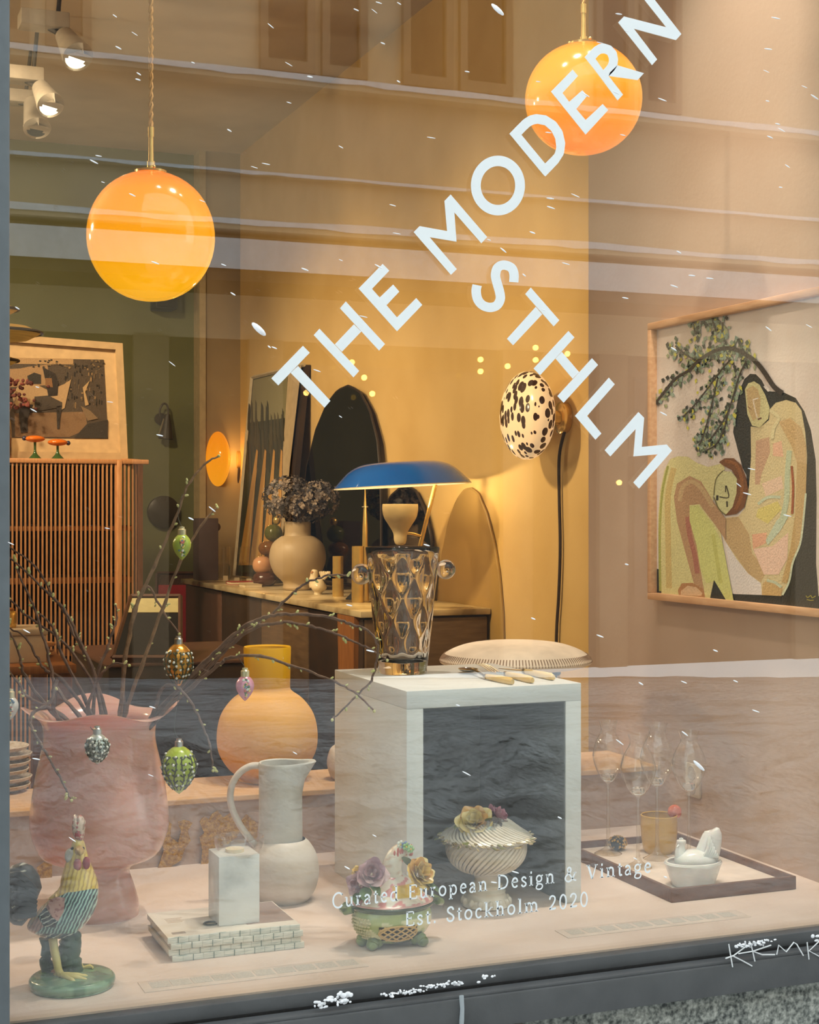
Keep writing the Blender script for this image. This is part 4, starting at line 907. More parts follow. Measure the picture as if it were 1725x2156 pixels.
# ------------------------------------------------------------------ tray with glasses, cup, hen dish
TX0, TX1, TY0, TY1 = 1.542, 1.826, 2.526, 2.964
M_wal = mat('walnut_tray_wood', (122, 88, 70), 0.45, var=(100, 70, 54), scale=18, stretch=(1, 6, 6))
tr = thing('serving_tray', 'rectangular walnut tray with pale liner on the display floor', 'tray', ((TX0+TX1)/2, TY0, 0))
th = 0.009; tz = 0.026
part('tray_rail', M_wal, tr, lambda b: b.bbox((TX0, TY0, 0.0), (TX1, TY0+th, tz), .0012)); part('tray_rail', M_wal, tr, lambda b: b.bbox((TX0, TY1-th, 0.0), (TX1, TY1, tz), .0012))
part('tray_rail', M_wal, tr, lambda b: b.bbox((TX0, TY0+th, 0.0), (TX0+th, TY1-th, tz), .0012)); part('tray_rail', M_wal, tr, lambda b: b.bbox((TX1-th, TY0+th, 0.0), (TX1, TY1-th, tz), .0012))
TB = 0.012
part('tray_liner', mat('pale_tray_liner', (240, 222, 206), 0.4), tr, lambda b: b.box((TX0+th, TY0+th, 0.002), (TX1-th, TY1-th, TB)), smooth=False)
def stemglass(label, bx, by, ry_, nw):
    B = at_z(bx, by, TB); d = depth(B); k = d/FPX
    h = (by-ry_)*k; s = h/0.276
    t = thing('stemmed_glass', label, 'glass', (B.x, B.y, TB), 'tall stemmed spirit glasses on the tray')
    o = [(0, 0), (.0265, 0), (.0270, .0012), (.020, .005), (.010, .011), (.0060, .018), (.0042, .03), (.0037, .08), (.0038, .140), (.0056, .148)]
    part('stem_and_foot', mat_thin('solid_crystal', (249, 246, 240), 0.13), t, lambda b: b.lathe([(r*s, TB+z*s) for r, z in smooth_prof(o, 3)], (B.x, B.y, 0), 36))
    bo = smooth_prof([(.0056, .148), (.013, .153), (.025, .170), (.0345, .196), (.0345, .212), (.028, .234), (.0185, .252), (.0170, .262), (.0215, .277)], 4)
    bi = [(max(0.0003, r-.0009), z+(.0016 if i == 0 else 0)) for i, (r, z) in enumerate(bo)][::-1]
    part('bowl', M_clear, t, lambda b: b.lathe([(r*s*nw, TB+z*s) for r, z in bo+bi], (B.x, B.y, 0), 48))
    part('cut_knop', mat('cut_crystal', (255, 250, 244), 0.02, trans=0.9, ior=1.5), t, lambda b: b.lathe([(0, .149), (.008, .151), (.0135, .157), (.0125, .165), (.006, .166), (0, .163)] and [(r*s, TB+z*s) for r, z in [(0, .149), (.008, .151), (.0135, .157), (.0125, .165), (.006, .166), (0, .163)]], (B.x, B.y, 0), 8), smooth=False)
stemglass('tall stemmed glass at the back left of the tray by the pedestal', 1281, 1797, 1518, 0.92)
stemglass('tall stemmed glass nearest the window on the tray', 1344, 1826, 1546, 1.06)
stemglass('tall stemmed glass in front of the amber cup', 1384, 1808, 1524, 1.0)
stemglass('tall stemmed glass rising behind the white hen dish', 1451, 1812, 1540, 1.06)
dA = 3.295; kA = dA/FPX; cA = axis(1388, dA)
am = thing('amber_cup', 'amber glass cup with round salmon knob at the tray back', 'cup', (cA.x, cA.y, TB))
rA = 39*kA; hA = 78*kA
part('cup_body', mat('amber_glass', (240, 196, 98), 0.15, var=(230, 184, 82), scale=10, trans=0.3, coat=0.3), am, lambda b: b.lathe([(0, TB), (rA*.72, TB), (rA*.86, TB+.008), (rA*.97, TB+hA*.4), (rA, TB+hA*.75), (rA*.97, TB+hA), (rA*.93, TB+hA), (rA*.93, TB+hA*.6), (rA*.85, TB+.014), (0, TB+.012)], cA, 48))
part('rim', mat('amber_rim', (226, 182, 90), 0.1, coat=0.5), am, lambda b: b.tube(circle((cA.x, cA.y, TB+hA), rA*.95, 40, (1, 0, 0), (0, 1, 0))+[Vector((cA.x+rA*.95, cA.y, TB+hA))], .0018, 6))
kq = at_d(1421, 1709, dA+0.01)
part('knob', mat('salmon_glass', (226, 130, 108), 0.15, coat=0.5), am, lambda b: (b.ell(kq, 15*kA, 24, 16), b.tube([kq, cA+Vector((rA*.8, 0, TB+hA*.8))], .005, 8)), label='round salmon glass knob')
# gold walnut-like trinket
B = at_z(1300, 1790, TB); kt = depth(B)/FPX
gt = thing('gold_trinket', 'small knobbly gold and black trinket at the back of the tray', 'trinket', B)
Mg = mat('bright_gold', (240, 200, 116), 0.2, 0.6)
part('core', M_black, gt, lambda b: b.ell(B+UP*.0155, (.021, .017, .015), 20, 12))
def lump(b):
    r = random.Random(5)
    for i in range(70):
        a = r.uniform(0, 2*pi); z = r.uniform(-.6, 1); q = math.sqrt(1-z*z)
        b.ell(B+UP*.0155+Vector((.0205*q*math.cos(a), .0165*q*math.sin(a), .0145*z)), r.uniform(.0016, .0034), 6, 4)
part('gold_beads', Mg, gt, lump, kind='stuff')
# hen on nest dish
dH = 3.012; kH = dH/FPX; cH = axis(1460, dH)
M_milk = mat('white_milk_glass', (240, 234, 226), 0.2, sss=0.15, coat=0.4)
hd = thing('hen_dish', 'white milk glass hen sitting on an oval dish', 'dish', (cH.x, cH.y, TB))
part('dish', M_milk, hd, lambda b: b.lathe([(0, TB), (.042, TB), (.045, TB+.004), (.053, TB+.026), (.058, TB+.039), (.060, TB+.044), (.059, TB+.046), (.053, TB+.043), (.048, TB+.026), (0, TB+.022)], cH, 56, sx=1.0, sy=0.78))
def hz(x, y, dd=0.0): return at_d(1150+x/3.0, 1450+y/3.0, dH+dd)
hen = part('hen_body', M_milk, hd, lambda b: (
    b.tube(smooth_line([hz(930, 1130), hz(865, 1085), hz(850, 1030), hz(853, 985), hz(856, 960), hz(856, 952)], 5), [54*kH/3+(0)]*0+[(70-46*min(1, i/15)**0.7+7*max(0, math.sin(pi*(i-14)/9)) if i > 14 else 70-46*(i/15)**0.7)*kH/3*(1 if i < 22 else (.85, .7, .5, .2)[i-22]) for i in range(26)], 20),
    b.ell(hz(945, 1085), (135*kH/3, 92*kH/3, 74*kH/3), 28, 16, M=Matrix.Rotation(-YAW, 3, 'Z')),
    b.tube(smooth_line([hz(970, 1110), hz(1010, 1060), hz(1035, 990), hz(1050, 930), hz(1052, 900), hz(1050, 893)], 5), [(84-46*(i/25)**1.5)*kH/3*(1.0 if i < 23 else (.8, .55, .2)[i-23]) for i in range(26)], 20, flat=0.55, ref=tuple(RIGHT))))
part('comb', M_milk, hen, lambda b: [b.ell(hz(845+9*i, 955-3*(i == 1), -.001), (6*kH/3, 5*kH/3, 14*kH/3), 8, 6) for i in range(3)])
part('beak', M_milk, hen, lambda b: b.tube([hz(842, 985, -.004), hz(826, 1000, -.010)], [.0028, .0004], 8))
for i in range(7):
    a = hz(985+i*12, 1085-i*4, -.020+.001*i); e = hz(1035+i*8, 930+i*22, -.012)
    part('tail_feather', M_milk, hen, lambda b: b.tube(smooth_line([a, a.lerp(e, .5)+Vector((0.003, -.003, 0)), e], 4), [.0032]*8+[.0012], 6))
part('nest_rim', M_milk, hd, lambda b: b.tube([cH+Vector((.055*math.cos(q), .043*math.sin(q), TB+.0455)) for q in [2*pi*i/60 for i in range(61)]], .0026, 6))
# ------------------------------------------------------------------ roses for the porcelain lids
def rose(b, c, r, up, cols, seed, n=16):
    rr = random.Random(seed); up = Vector(up).normalized(); q = up.to_track_quat('Z', 'Y').to_matrix()
    for i in range(n):
        t = i/n; a = i*2.4; rad = r*(0.12+0.75*t); tilt = 0.25+0.95*t; h = r*(0.55-0.55*t)
        pw_ = r*(0.38+0.35*t); phh = r*(0.75-0.1*t)
        ca, sa = math.cos(a), math.sin(a); vs, fs = [], []
        N1, N2 = 6, 5
        for u in range(N1+1):
            s = (u/N1-.5)*2
            for v in range(N2+1):
                w_ = v/N2; wid = math.sin(pi*(0.12+0.80*w_))**0.6
                x = rad*0.35+phh*w_*math.sin(tilt)+0.25*r*w_*w_*t; y = s*pw_*wid; z = h*0.2+phh*w_*math.cos(tilt)-0.22*pw_*s*s*(1-t*.4)
                x -= 0.35*abs(s)**2*pw_*(1-w_*.4); z += 0.03*r*math.sin(5*s+i)
                vs.append(Vector(c)+q @ Vector((x*ca-y*sa, x*sa+y*ca, z)))
        for u in range(N1):
            for v in range(N2):
                k = u*(N2+1)+v; fs.append((k, k+1, k+N2+2, k+N2+1))
        b.add(vs, fs, cols[i % len(cols)] if rr.random() < .8 else cols[0])
def leaf3(b, c, d, L, W, col=None, bend=0.2):
    d = Vector(d).normalized(); sd = d.cross(UP); sd = sd.normalized() if sd.length > 1e-3 else Vector((1, 0, 0)); nn = sd.cross(d)
    vs, fs = [], []; N = 7
    for i in range(N+1):
        t = i/N; wv = W*math.sin(pi*min(1, 0.06+0.94*t))**0.8; p = Vector(c)+d*L*t-nn*bend*L*t*t
        vs += [p-sd*wv+nn*wv*.25, p, p+sd*wv+nn*wv*.25]
    for i in range(N):
        k = i*3; fs += [(k, k+1, k+4, k+3), (k+1, k+2, k+5, k+4)]
    b.add(vs, fs, col)
M_glz = mat_attr('majolica_glaze', 0.22, 0.5, 0.1, 60)
# ------------------------------------------------------------------ green basket tureen
dT = 2.65; kT = dT/FPX; cT = axis(826, dT)
def tp(x, y, dd=0.0): return at_d(690+x/3.67, 1680+y/3.67, dT+dd)
tu = thing('basket_tureen', 'green majolica basket tureen with goose-neck lid and roses', 'tureen', (cT.x, cT.y, 0))
tzz = lambda y: H-(1680+y/3.67-HY)*kT
SYT = 0.80
def lattice_col(v):
    a = math.atan2((v.y-cT.y)/SYT, v.x-cT.x); z = v.z; n1 = mnoise.noise(v*45); zr = (z-tzz(1090))/(tzz(800)-tzz(1090))
    base = (222, 216, 170) if n1 > -0.22 else (172, 180, 116)
    if zr > 0.86: base = (60, 76, 50)
    elif zr > 0.72 and n1 > -.25: base = (164, 176, 118)
    elif zr < 0.16: base = (140, 156, 92)
    if mnoise.noise(v*28+Vector((9, 0, 0))) > 0.40: base = (58, 72, 48)
    return base
prT = smooth_prof([(0, tzz(1085)), (.038, tzz(1085)), (.052, tzz(1060)), (.064, tzz(1000)), (.070, tzz(930)), (.069, tzz(860)), (.068, tzz(835)), (.075, tzz(815)), (.076, tzz(800)), (.072, tzz(793)), (.066, tzz(800)), (.060, tzz(900)), (0, tzz(1050))], 6)
part('basket_bowl', M_glz, tu, lambda b: b.lathe(prT, cT, 140, sy=SYT), vcol=lattice_col)
def bp(a, z, lift=.0):     # point on the bowl surface
    r = 0.0
    for (r0, z0), (r1, z1) in zip(prT, prT[1:]):
        if min(z0, z1) <= z <= max(z0, z1) and abs(z1-z0) > 1e-6:
            r = max(r, r0+(r1-r0)*(z-z0)/(z1-z0))
    r += lift; return cT+Vector((r*math.cos(a), r*math.sin(a)*SYT, z))
za, zbq = tzz(1045), tzz(930); ac = -1.70; aw = 0.50
part('dark_window_sheet', mat('painted_inside_shade', (44, 34, 24), 0.8), tu, lambda b: b.add([bp(ac-aw+2*aw*i/16, za+(zbq-za)*j/8, .0012) for j in range(9) for i in range(17)], [(j*17+i, j*17+i+1, (j+1)*17+i+1, (j+1)*17+i) for j in range(8) for i in range(16)]))  # dark sheet on the closed bowl paints the shade behind the lattice
M_lat = mat('ochre_lattice_glaze', (214, 172, 102), 0.3, coat=0.4)
for i in range(-2, 7):
    for sgn in (1, -1):
        pts = []
        for q in range(13):
            t = q/12; a = (i/4.5)+sgn*(t-0.5)*0.60
            if 0 <= a <= 1: pts.append(bp(ac-aw+2*aw*a, za+(zbq-za)*t, .0026))
        if len(pts) > 2: part('lattice_strip', M_lat, tu, lambda b: b.tube(pts, .0014, 6))
part('window_border', M_lat, tu, lambda b: b.tube([bp(ac+aw*math.cos(q)*1.02, (za+zbq)/2+(zbq-za)*.53*math.sin(q), .0022) for q in [2*pi*i/48 for i in range(49)]], .0018, 6))
def weave(b):
    for j in range(7):
        z = tzz(1040-j*26)
        for i in range(9):
            a = -3.25+i*0.095+(j % 2)*.045; b.ell(bp(a, z, .0006), (.0028, .0028, .0022), 6, 4)
part('basket_weave', mat('cream_weave_glaze', (222, 210, 164), 0.35), tu, weave, kind='stuff')
for x, y in ((265, 1105), (345, 1150), (735, 1090), (560, 1075)):
    dd = {345: -.045, 265: -.02, 735: -.02, 560: .04}[x]; q = tp(x, y, dd); q.z = max(q.z, .008); top = bp(math.atan2((q.y-cT.y)/SYT, q.x-cT.x), tzz(1050), -.01)
    q.z = .009
    part('scroll_foot', mat('dark_green_glaze', (74, 88, 58), 0.3, var=(134, 150, 88), scale=70, coat=0.4), tu, lambda b: (b.tube(smooth_line([top, top.lerp(q, .5)+(q-cT)*.06, q], 5), [.014]*4+[.011]*4+[.009]*3, 12), b.ell(q, (.0105, .0105, .009), 14, 10)))
for s in (-1, 1):
    q = cT+Vector((s*.076, 0, tzz(812)))
    part('scroll_handle', MC['dark_green_glaze'], tu, lambda b: (b.tube([q+Vector((s*.002, -.016, 0)), q+Vector((s*.012, -.008, -.004)), q+Vector((s*.012, .008, -.004)), q+Vector((s*.002, .016, 0))], .0065, 10)))
# lid
def lidcol(v):
    zr = (v.z-tzz(800))/(tzz(560)-tzz(800)); n = mnoise.noise(v*90)
    if zr < .07: return (226, 176, 166)
    if 0.28 < zr < .62 and v.x > cT.x-.012: return (232, 196, 92) if n > -.2 else (214, 166, 60)
    return (238, 226, 208) if n > -.12 else (222, 150, 146)
prL = smooth_prof([(.071, tzz(800)), (.073, tzz(792)), (.066, tzz(772)), (.056, tzz(735)), (.046, tzz(690)), (.036, tzz(645)), (.026, tzz(600)), (.012, tzz(575)), (0, tzz(568))], 6)
ld = part('lid', M_glz, tu, lambda b: b.lathe(prL, cT, 110, sy=SYT), vcol=lidcol)
nk = smooth_line([tp(500, 660), tp(495, 590), tp(500, 520), tp(525, 450), tp(565, 410), tp(610, 400), tp(640, 415)], 6)
def neckcol(v):
    n = mnoise.noise(v*120); return (238, 228, 208) if n > -.1 else (224, 196, 168)
part('goose_neck', M_glz, ld, lambda b: b.tube(nk, [(.024-.014*(i/36)**.7) for i in range(37)], 20), vcol=neckcol)
part('beak', mat('coral_glaze', (206, 110, 96), 0.3), ld, lambda b: b.tube([tp(625, 415), tp(648, 438), tp(650, 448)], [.006, .004, .001], 10))
def dashes(b):
    r = random.Random(2)
    for i in range(26):
        q = nk[r.randrange(6, 30)]; a = r.uniform(-2.6, -.4); b.ell(q+Vector((.014*math.cos(a), .014*math.sin(a), r.uniform(-.008, .008))), (.0022, .0022, .005), 6, 4)
part('coral_dashes', MC['coral_glaze'], ld, dashes, kind='stuff')
fr = part('yellow_rose', M_glz, ld, lambda b: rose(b, tp(700, 590, -.035), .030, (0.45, -.8, .5), [(234, 196, 104), (240, 214, 140), (226, 168, 72)], 1, 18))
part('purple_flower', M_glz, ld, lambda b: rose(b, tp(340, 590, -.04), .028, (-.2, -.9, .5), [(188, 146, 148), (206, 170, 166), (170, 128, 136)], 2, 14))
part('pink_flower', M_glz, ld, lambda b: rose(b, tp(245, 670, -.02), .024, (-.8, -.6, .2), [(200, 160, 160), (176, 134, 140)], 3, 12))
part('yellow_bud', M_glz, ld, lambda b: rose(b, tp(228, 570, -.01), .011, (-.3, -.5, .8), [(236, 196, 110)], 4, 8))
for q, d_, L in ((tp(300, 690, -.05), (-.3, -.6, -.4), .03), (tp(330, 660, -.05), (.4, -.8, -.5), .028), (tp(620, 520, -.02), (-.3, -.3, .7), .025), (tp(760, 660, -.04), (.6, -.5, -.3), .03), (tp(250, 730, -.03), (-.5, -.6, -.4), .026)):
    part('leaf', mat('deep_green_leaf_glaze', (64, 84, 54), 0.25, var=(110, 134, 76), scale=80, coat=0.4), ld, lambda b: leaf3(b, q, d_, L, L*.36))
def posy(b):
    r = random.Random(9)
    for i in range(9):
        q = tp(545+r.uniform(0, 110), 365+r.uniform(-18, 30), r.uniform(-.015, .01)); c = r.choice([(96, 118, 168), (128, 170, 96), (206, 214, 120), (150, 190, 120), (232, 230, 214)])
        for k in range(5):
            a = k*1.256; b.ell(q+Vector((.0042*math.cos(a), -.001, .0042*math.sin(a))), (.0032, .0018, .0032), 6, 4, col=c)
        b.ell(q-Vector((0, .002, 0)), .002, 6, 4, col=(236, 206, 90))
part('small_posy', M_glz, ld, posy, kind='stuff')
# ------------------------------------------------------------------ white openwork compote
dC = 2.90; kC = dC/FPX; cC = axis(1024, dC)
czz = lambda y: max(0.0, H-(1680+y/3.67-HY)*kC)
def cpnt(x, y, dd=0.0): return at_d(690+x/3.67, 1680+y/3.67, dC+dd)
M_porc = mat('ivory_porcelain', (232, 220, 202), 0.3, var=(216, 202, 180), scale=30, coat=0.3)
co = thing('openwork_compote', 'ivory openwork porcelain compote with rose lid in the niche', 'compote', (cC.x, cC.y, 0))
base_y = 900
z0c = H-(1680+base_y/3.67-HY)*kC
cz = lambda y: (base_y-y)/3.67*kC
part('foot', M_porc, co, lambda b: b.lathe(smooth_prof([(0, 0), (.043, 0), (.043, cz(860)), (.040, cz(835)), (.036, cz(800)), (.037, cz(780)), (.030, cz(760)), (.031, cz(735)), (.024, cz(715)), (.022, cz(680)), (.026, cz(640)), (0, cz(630))], 3), cC, 48))
def scrolls(b):
    for i in range(14):
        a = 2*pi*i/14; b.ell(cC+Vector((.043*math.cos(a), .043*math.sin(a), cz(860))), (.006, .006, .009), 8, 6)
part('foot_scrolls', M_porc, co, scrolls, kind='stuff')
bw_prof = smooth_prof([(.024, cz(632)), (.045, cz(615)), (.060, cz(575)), (.070, cz(520)), (.0735, cz(460)), (.073, cz(410)), (.072, cz(392))], 4)
nb = len(bw_prof)
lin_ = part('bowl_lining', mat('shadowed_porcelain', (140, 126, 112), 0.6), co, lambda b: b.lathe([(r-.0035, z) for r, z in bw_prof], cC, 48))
for k in range(40):
    a0 = 2*pi*k/40
    pts = [cC+Vector((r*math.cos(a0+1.15*i/(nb-1)), r*math.sin(a0+1.15*i/(nb-1)), z)) for i, (r, z) in enumerate(bw_prof)]
    part('twisted_strand', M_porc, co, lambda b: b.tube(pts, [.0030+.0018*i/(nb-1) for i in range(nb)], 6))
part('bowl_rim', M_porc, co, lambda b: b.tube([cC+Vector((.073*math.cos(q), .073*math.sin(q), cz(395))) for q in [2*pi*i/64 for i in range(65)]], .0035, 6))
# lid with twisted strands and a frilled rim
lp = smooth_prof([(.084, cz(372)), (.080, cz(350)), (.068, cz(318)), (.055, cz(280)), (.045, cz(250)), (.030, cz(230)), (.012, cz(222))], 3); nl = len(lp)
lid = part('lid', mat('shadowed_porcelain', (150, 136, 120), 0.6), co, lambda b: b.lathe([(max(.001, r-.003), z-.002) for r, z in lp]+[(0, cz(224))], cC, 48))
for k in range(46):
    a0 = 2*pi*k/46
    pts = [cC+Vector((r*math.cos(a0-1.3*i/(nl-1)), r*math.sin(a0-1.3*i/(nl-1)), z)) for i, (r, z) in enumerate(lp)]
    part('lid_strand', M_porc, lid, lambda b: b.tube(pts, [.0036-.0016*i/(nl-1) for i in range(nl)], 5))
def frill(b):
    r = random.Random(4)
    for k in range(110):
        a = 2*pi*k/110; rr = .084+r.uniform(0, .007); p = cC+Vector((rr*math.cos(a), rr*math.sin(a), cz(372)+r.uniform(-.006, .006)))
        dd = Vector((math.cos(a+r.uniform(.3, 1.2)), math.sin(a+r.uniform(.3, 1.2)), r.uniform(-.3, .3)))
        b.tube([p-dd*.005, p, p+dd*.006], [.0014, .0024, .0008], 5, col=r.choice([(206, 184, 140), (222, 206, 170), (172, 148, 98), (150, 146, 92)]))
part('frilled_rim', M_glz, lid, frill, kind='stuff')
part('cream_rose', M_glz, lid, lambda b: rose(b, cpnt(1140, 200, -.03), .035, (-.3, -.7, .6), [(234, 206, 128), (240, 220, 160), (224, 170, 96)], 11, 18))
part('pink_rose', M_glz, lid, lambda b: rose(b, cpnt(1300, 160, -.005), .028, (.5, -.4, .7), [(196, 132, 146), (210, 160, 166), (180, 116, 130)], 12, 14))
part('grey_rose', M_glz, lid, lambda b: rose(b, cpnt(1290, 222, -.035), .021, (.3, -.8, .4), [(120, 112, 108), (146, 136, 128)], 13, 10))
part('white_blossom', M_glz, lid, lambda b: rose(b, cpnt(1262, 275, -.05), .014, (.1, -.9, .2), [(206, 218, 208), (190, 206, 198)], 14, 8))
for q, d_, L in ((cpnt(1050, 225, -.03), (-.8, -.4, .2), .026), (cpnt(1010, 215, -.01), (-.7, -.2, .6), .02), (cpnt(1220, 250, -.05), (-.1, -.8, -.3), .022), (cpnt(1340, 240, -.03), (.7, -.5, .1), .022), (cpnt(1230, 190, -.04), (.1, -.6, .6), .022)):
    part('leaf', mat('olive_leaf_glaze', (140, 144, 84), 0.3, var=(96, 106, 64), scale=80, coat=0.3), lid, lambda b: leaf3(b, q, d_, L, L*.36))
for q, d_ in ((cpnt(1505, 330, -.02), (.8, -.3, .5)), (cpnt(880, 320, -.03), (-.8, -.3, .2)), (cpnt(1060, 345, -.08), (-.2, -.9, .1))):
    part('rim_leaf', MC['olive_leaf_glaze'], lid, lambda b: leaf3(b, q, d_, .018, .007))
# ------------------------------------------------------------------ rooster figurine
dR = 2.411; kR = dR/FPX
def rp(x, y, dd=0.0): return at_d(x/4.9, 1680+y/4.9, dR+dd)
zs = kR/4.9
cR = at_z(152, 2076, 0)
ro = thing('rooster_figurine', 'painted ceramic rooster on a round green base', 'figurine', (cR.x, cR.y, 0))
def basecol(v):
    n = mnoise.noise(v*40)+.5*mnoise.noise(v*110); return (126, 160, 124) if n > 0 else (88, 124, 92)
part('base', M_glz, ro, lambda b: b.lathe(smooth_prof([(0, 0), (.058, 0), (.064, .003), (.067, .009), (.065, .015), (.056, .0185), (.02, .020), (0, .020)], 4), cR, 64), vcol=basecol)
path = smooth_line([rp(290, 1340), rp(380, 1310), rp(490, 1280), rp(640, 1215), rp(765, 1085), rp(812, 950), rp(810, 830), rp(805, 720), rp(805, 620), rp(808, 530), rp(808, 460), rp(808, 425)], 8)
rads = [30, 130, 205, 268, 262, 234, 208, 166, 124, 92, 72, 40]
RL = []
for i in range(len(rads)-1):
    for k in range(8): RL.append(rads[i]+(rads[i+1]-rads[i])*k/8)
RL.append(rads[-1]); RL = [r*zs for r in RL]
PATHN = [(p, i) for i, p in enumerate(path)]
def uv_of(v):
    # back to figurine picture coordinates
    d = depth(v); px = CX+FPX*(v.dot(RIGHT))/d; py = HY-(v.z-H)/d*FPX
    return px*4.9, (py-1680)*4.9
def inpoly(x, y, P):
    c = False; n = len(P)
    for i in range(n):
        (x0, y0), (x1, y1) = P[i], P[i-1]
        if (y0 > y) != (y1 > y) and x < (x1-x0)*(y-y0)/(y1-y0)+x0: c = not c
    return c
SADDLE = ((350, 900), (560, 900), (500, 1090), (415, 1190), (300, 1330), (200, 1350), (200, 1200))
RUMP = ((270, 1345), (395, 1225), (450, 1330), (360, 1400), (250, 1420))
PATCH = ((470, 1120), (540, 1010), (670, 1030), (660, 1170), (600, 1275), (540, 1230))
WING = ((405, 1190), (470, 1125), (595, 1280), (560, 1340), (450, 1330))
def rcol(v):
    x, y = uv_of(v); n = mnoise.noise(v*160)
    if y < 575: return (214, 184, 112) if n > -.1 else (226, 196, 90)
    ylim = 955+60*math.sin(x/90.0)*0.3+max(0, (700-x))*0.55
    st = math.sin(x/7.0+y*.03+n*1.2)
    if y < ylim: return (236, 204, 96) if st > -.35 else (196, 158, 60)
    # glaze fields of the body
    s = math.sin((x*0.90+y*0.42)/5.2+n*1.5)
    if inpoly(x, y, SADDLE): return (236, 208, 170) if s > -.35 else (200, 162, 118)
    if inpoly(x, y, RUMP): return (196, 152, 136) if s > -.5 else (150, 106, 92)
    if inpoly(x, y, PATCH): return (218, 168, 154) if mnoise.noise(v*220) > -.25 else (182, 122, 114)
    if inpoly(x, y, WING) or y > 1400: return (38, 46, 48) if math.sin((y+x*.5)/8.0+n*2) < .70 else (222, 226, 214)
    return (40, 58, 62) if s < .05 else ((134, 190, 180) if s < .8 else (190, 214, 196))
b = MB(); b.tube(path, RL, 96, flat=0.86, ref=tuple(BACK))
# feather grooves: subdivide lengthwise by interpolation gives enough points for the painted bands
bd = b.build('body', M_glz, ro, vcol=rcol)
sub = bd.modifiers.new('subdivide', 'SUBSURF'); sub.levels = 1; sub.render_levels = 2
bpy.context.view_layer.update()
# recolour on the dense mesh so that the painted bands stay crisp
dg = bpy.context.evaluated_depsgraph_get(); sub.levels = 2; dg.update()
dense = bpy.data.meshes.new_from_object(bd.evaluated_get(dg)); bd.modifiers.clear()
if 'paint' in dense.color_attributes: dense.color_attributes.remove(dense.color_attributes['paint'])
at_ = dense.color_attributes.new('paint', 'FLOAT_COLOR', 'POINT')
for i, v in enumerate(dense.vertices):
    wv = v.co+ORG[bd.name]; at_.data[i].color = lin(rcol(wv))
bd.data = dense; dense.shade_smooth()
tl = resample([rp(*q) for q in ((430, 930), (400, 800), (330, 700), (230, 662), (120, 700), (68, 760), (50, 900), (45, 1050), (55, 1180), (90, 1260), (150, 1310), (230, 1320), (290, 1250), (340, 1140), (400, 1000))], 60)
def tcol(v):
    x, y = uv_of(v); s = math.sin((y+x*.35)/13.0+2.2*mnoise.noise(v*30)); return (232, 230, 214) if s > .86 and 110 < x < 400 and mnoise.noise(v*70) > -.02 else (40, 42, 40)
part('tail_plume', mat_attr('dull_feather_glaze', .5, .1, .2, 60), ro, lambda b: b.pillow(tl, rp(220, 1000), -BACK, 0.026, 26), vcol=tcol)
for i in range(7):
    a = rp(380, 960+i*40, -.02); e = rp(70+8*i, 800+70*i, -.012); mq = rp(210, 800+70*i, -.030)
    part('tail_feather', mat('black_feather_glaze', (34, 36, 36), 0.4, coat=0.1), ro, lambda b: b.tube(smooth_line([a, mq, e], 6), [.003+.003*math.sin(pi*q/12) for q in range(13)], 8, flat=.6))
cm = resample([rp(*q) for q in ((790, 450), (755, 380), (742, 280), (750, 200), (770, 165), (800, 185), (830, 170), (860, 200), (885, 240), (880, 310), (870, 380), (850, 450))], 48)
part('comb', M_glz, ro, lambda b: b.pillow(cm, rp(812, 310), -BACK, 0.012, 10), vcol=lambda v: (222, 196, 176) if mnoise.noise(v*170) > 0.02 else ((186, 82, 84) if mnoise.noise(v*90) > 0 else (168, 142, 126)))
for q, r_, c, nm in (((720, 600, -.012), (52, 30, 80), (206, 196, 184), 'ear_lobe'), ((892, 672, -.020), (40, 24, 66), (178, 66, 74), 'wattle'), ((800, 690, -.022), (42, 24, 64), (196, 104, 104), 'wattle')):
    part(nm, mat(nm+'_glaze'+str(c[1]), c, 0.3, var=tuple(int(x*.82) for x in c), scale=120, coat=0.3), ro, lambda b: b.ell(rp(*q), tuple(x*zs for x in r_), 18, 12, M=Matrix.Rotation(-YAW, 3, 'Z')))
part('beak', mat('horn_beak_glaze', (196, 160, 104), 0.3), ro, lambda b: b.tube(smooth_line([rp(820, 540, -.014), rp(830, 560, -.030), rp(832, 590, -.036)], 4), [.0075, .007, .0066, .006, .005, .004, .003, .002, .0006], 12))
for x in (745, 858):
    part('eye', M_black, ro, lambda b: b.ell(rp(x, 520, -.0155 if x > 800 else -.012), .0024, 12, 8))
M_leg = mat('pale_yellow_leg_glaze', (228, 212, 140), 0.35, var=(214, 194, 118), scale=60)
lt = smooth_line([rp(545, 1450, -.004), rp(560, 1560, -.008), rp(585, 1680, -.010), rp(605, 1780, -.012), rp(640, 1835, -.016)], 5)
part('leg', M_leg, ro, lambda b: b.tube(lt, [(46-8*i/20)*zs for i in range(21)], 14))
for e in ((900, 1880, -.028), (800, 1925, -.040), (905, 1840, -.012), (555, 1835, -.004)):
    k0 = rp(640, 1825, -.018); e_ = rp(*e)
    part('toe', M_leg, ro, lambda b: b.tube(smooth_line([k0, k0.lerp(e_, .5)+UP*.001, e_], 4), [30*zs]*3+[27*zs]*3+[20*zs]*2+[10*zs], 10))
part('leg', M_leg, ro, lambda b: b.tube([rp(700, 1420, .03), rp(760, 1600, .03), rp(840, 1760, .028), rp(930, 1740, .028), rp(960, 1750, .022)], [34*zs, 34*zs, 34*zs, 26*zs, 12*zs], 10))
M_stump = mat('dark_green_stump_glaze', (66, 92, 72), 0.35, var=(48, 70, 56), scale=50, bmp=0.4, bscale=90)
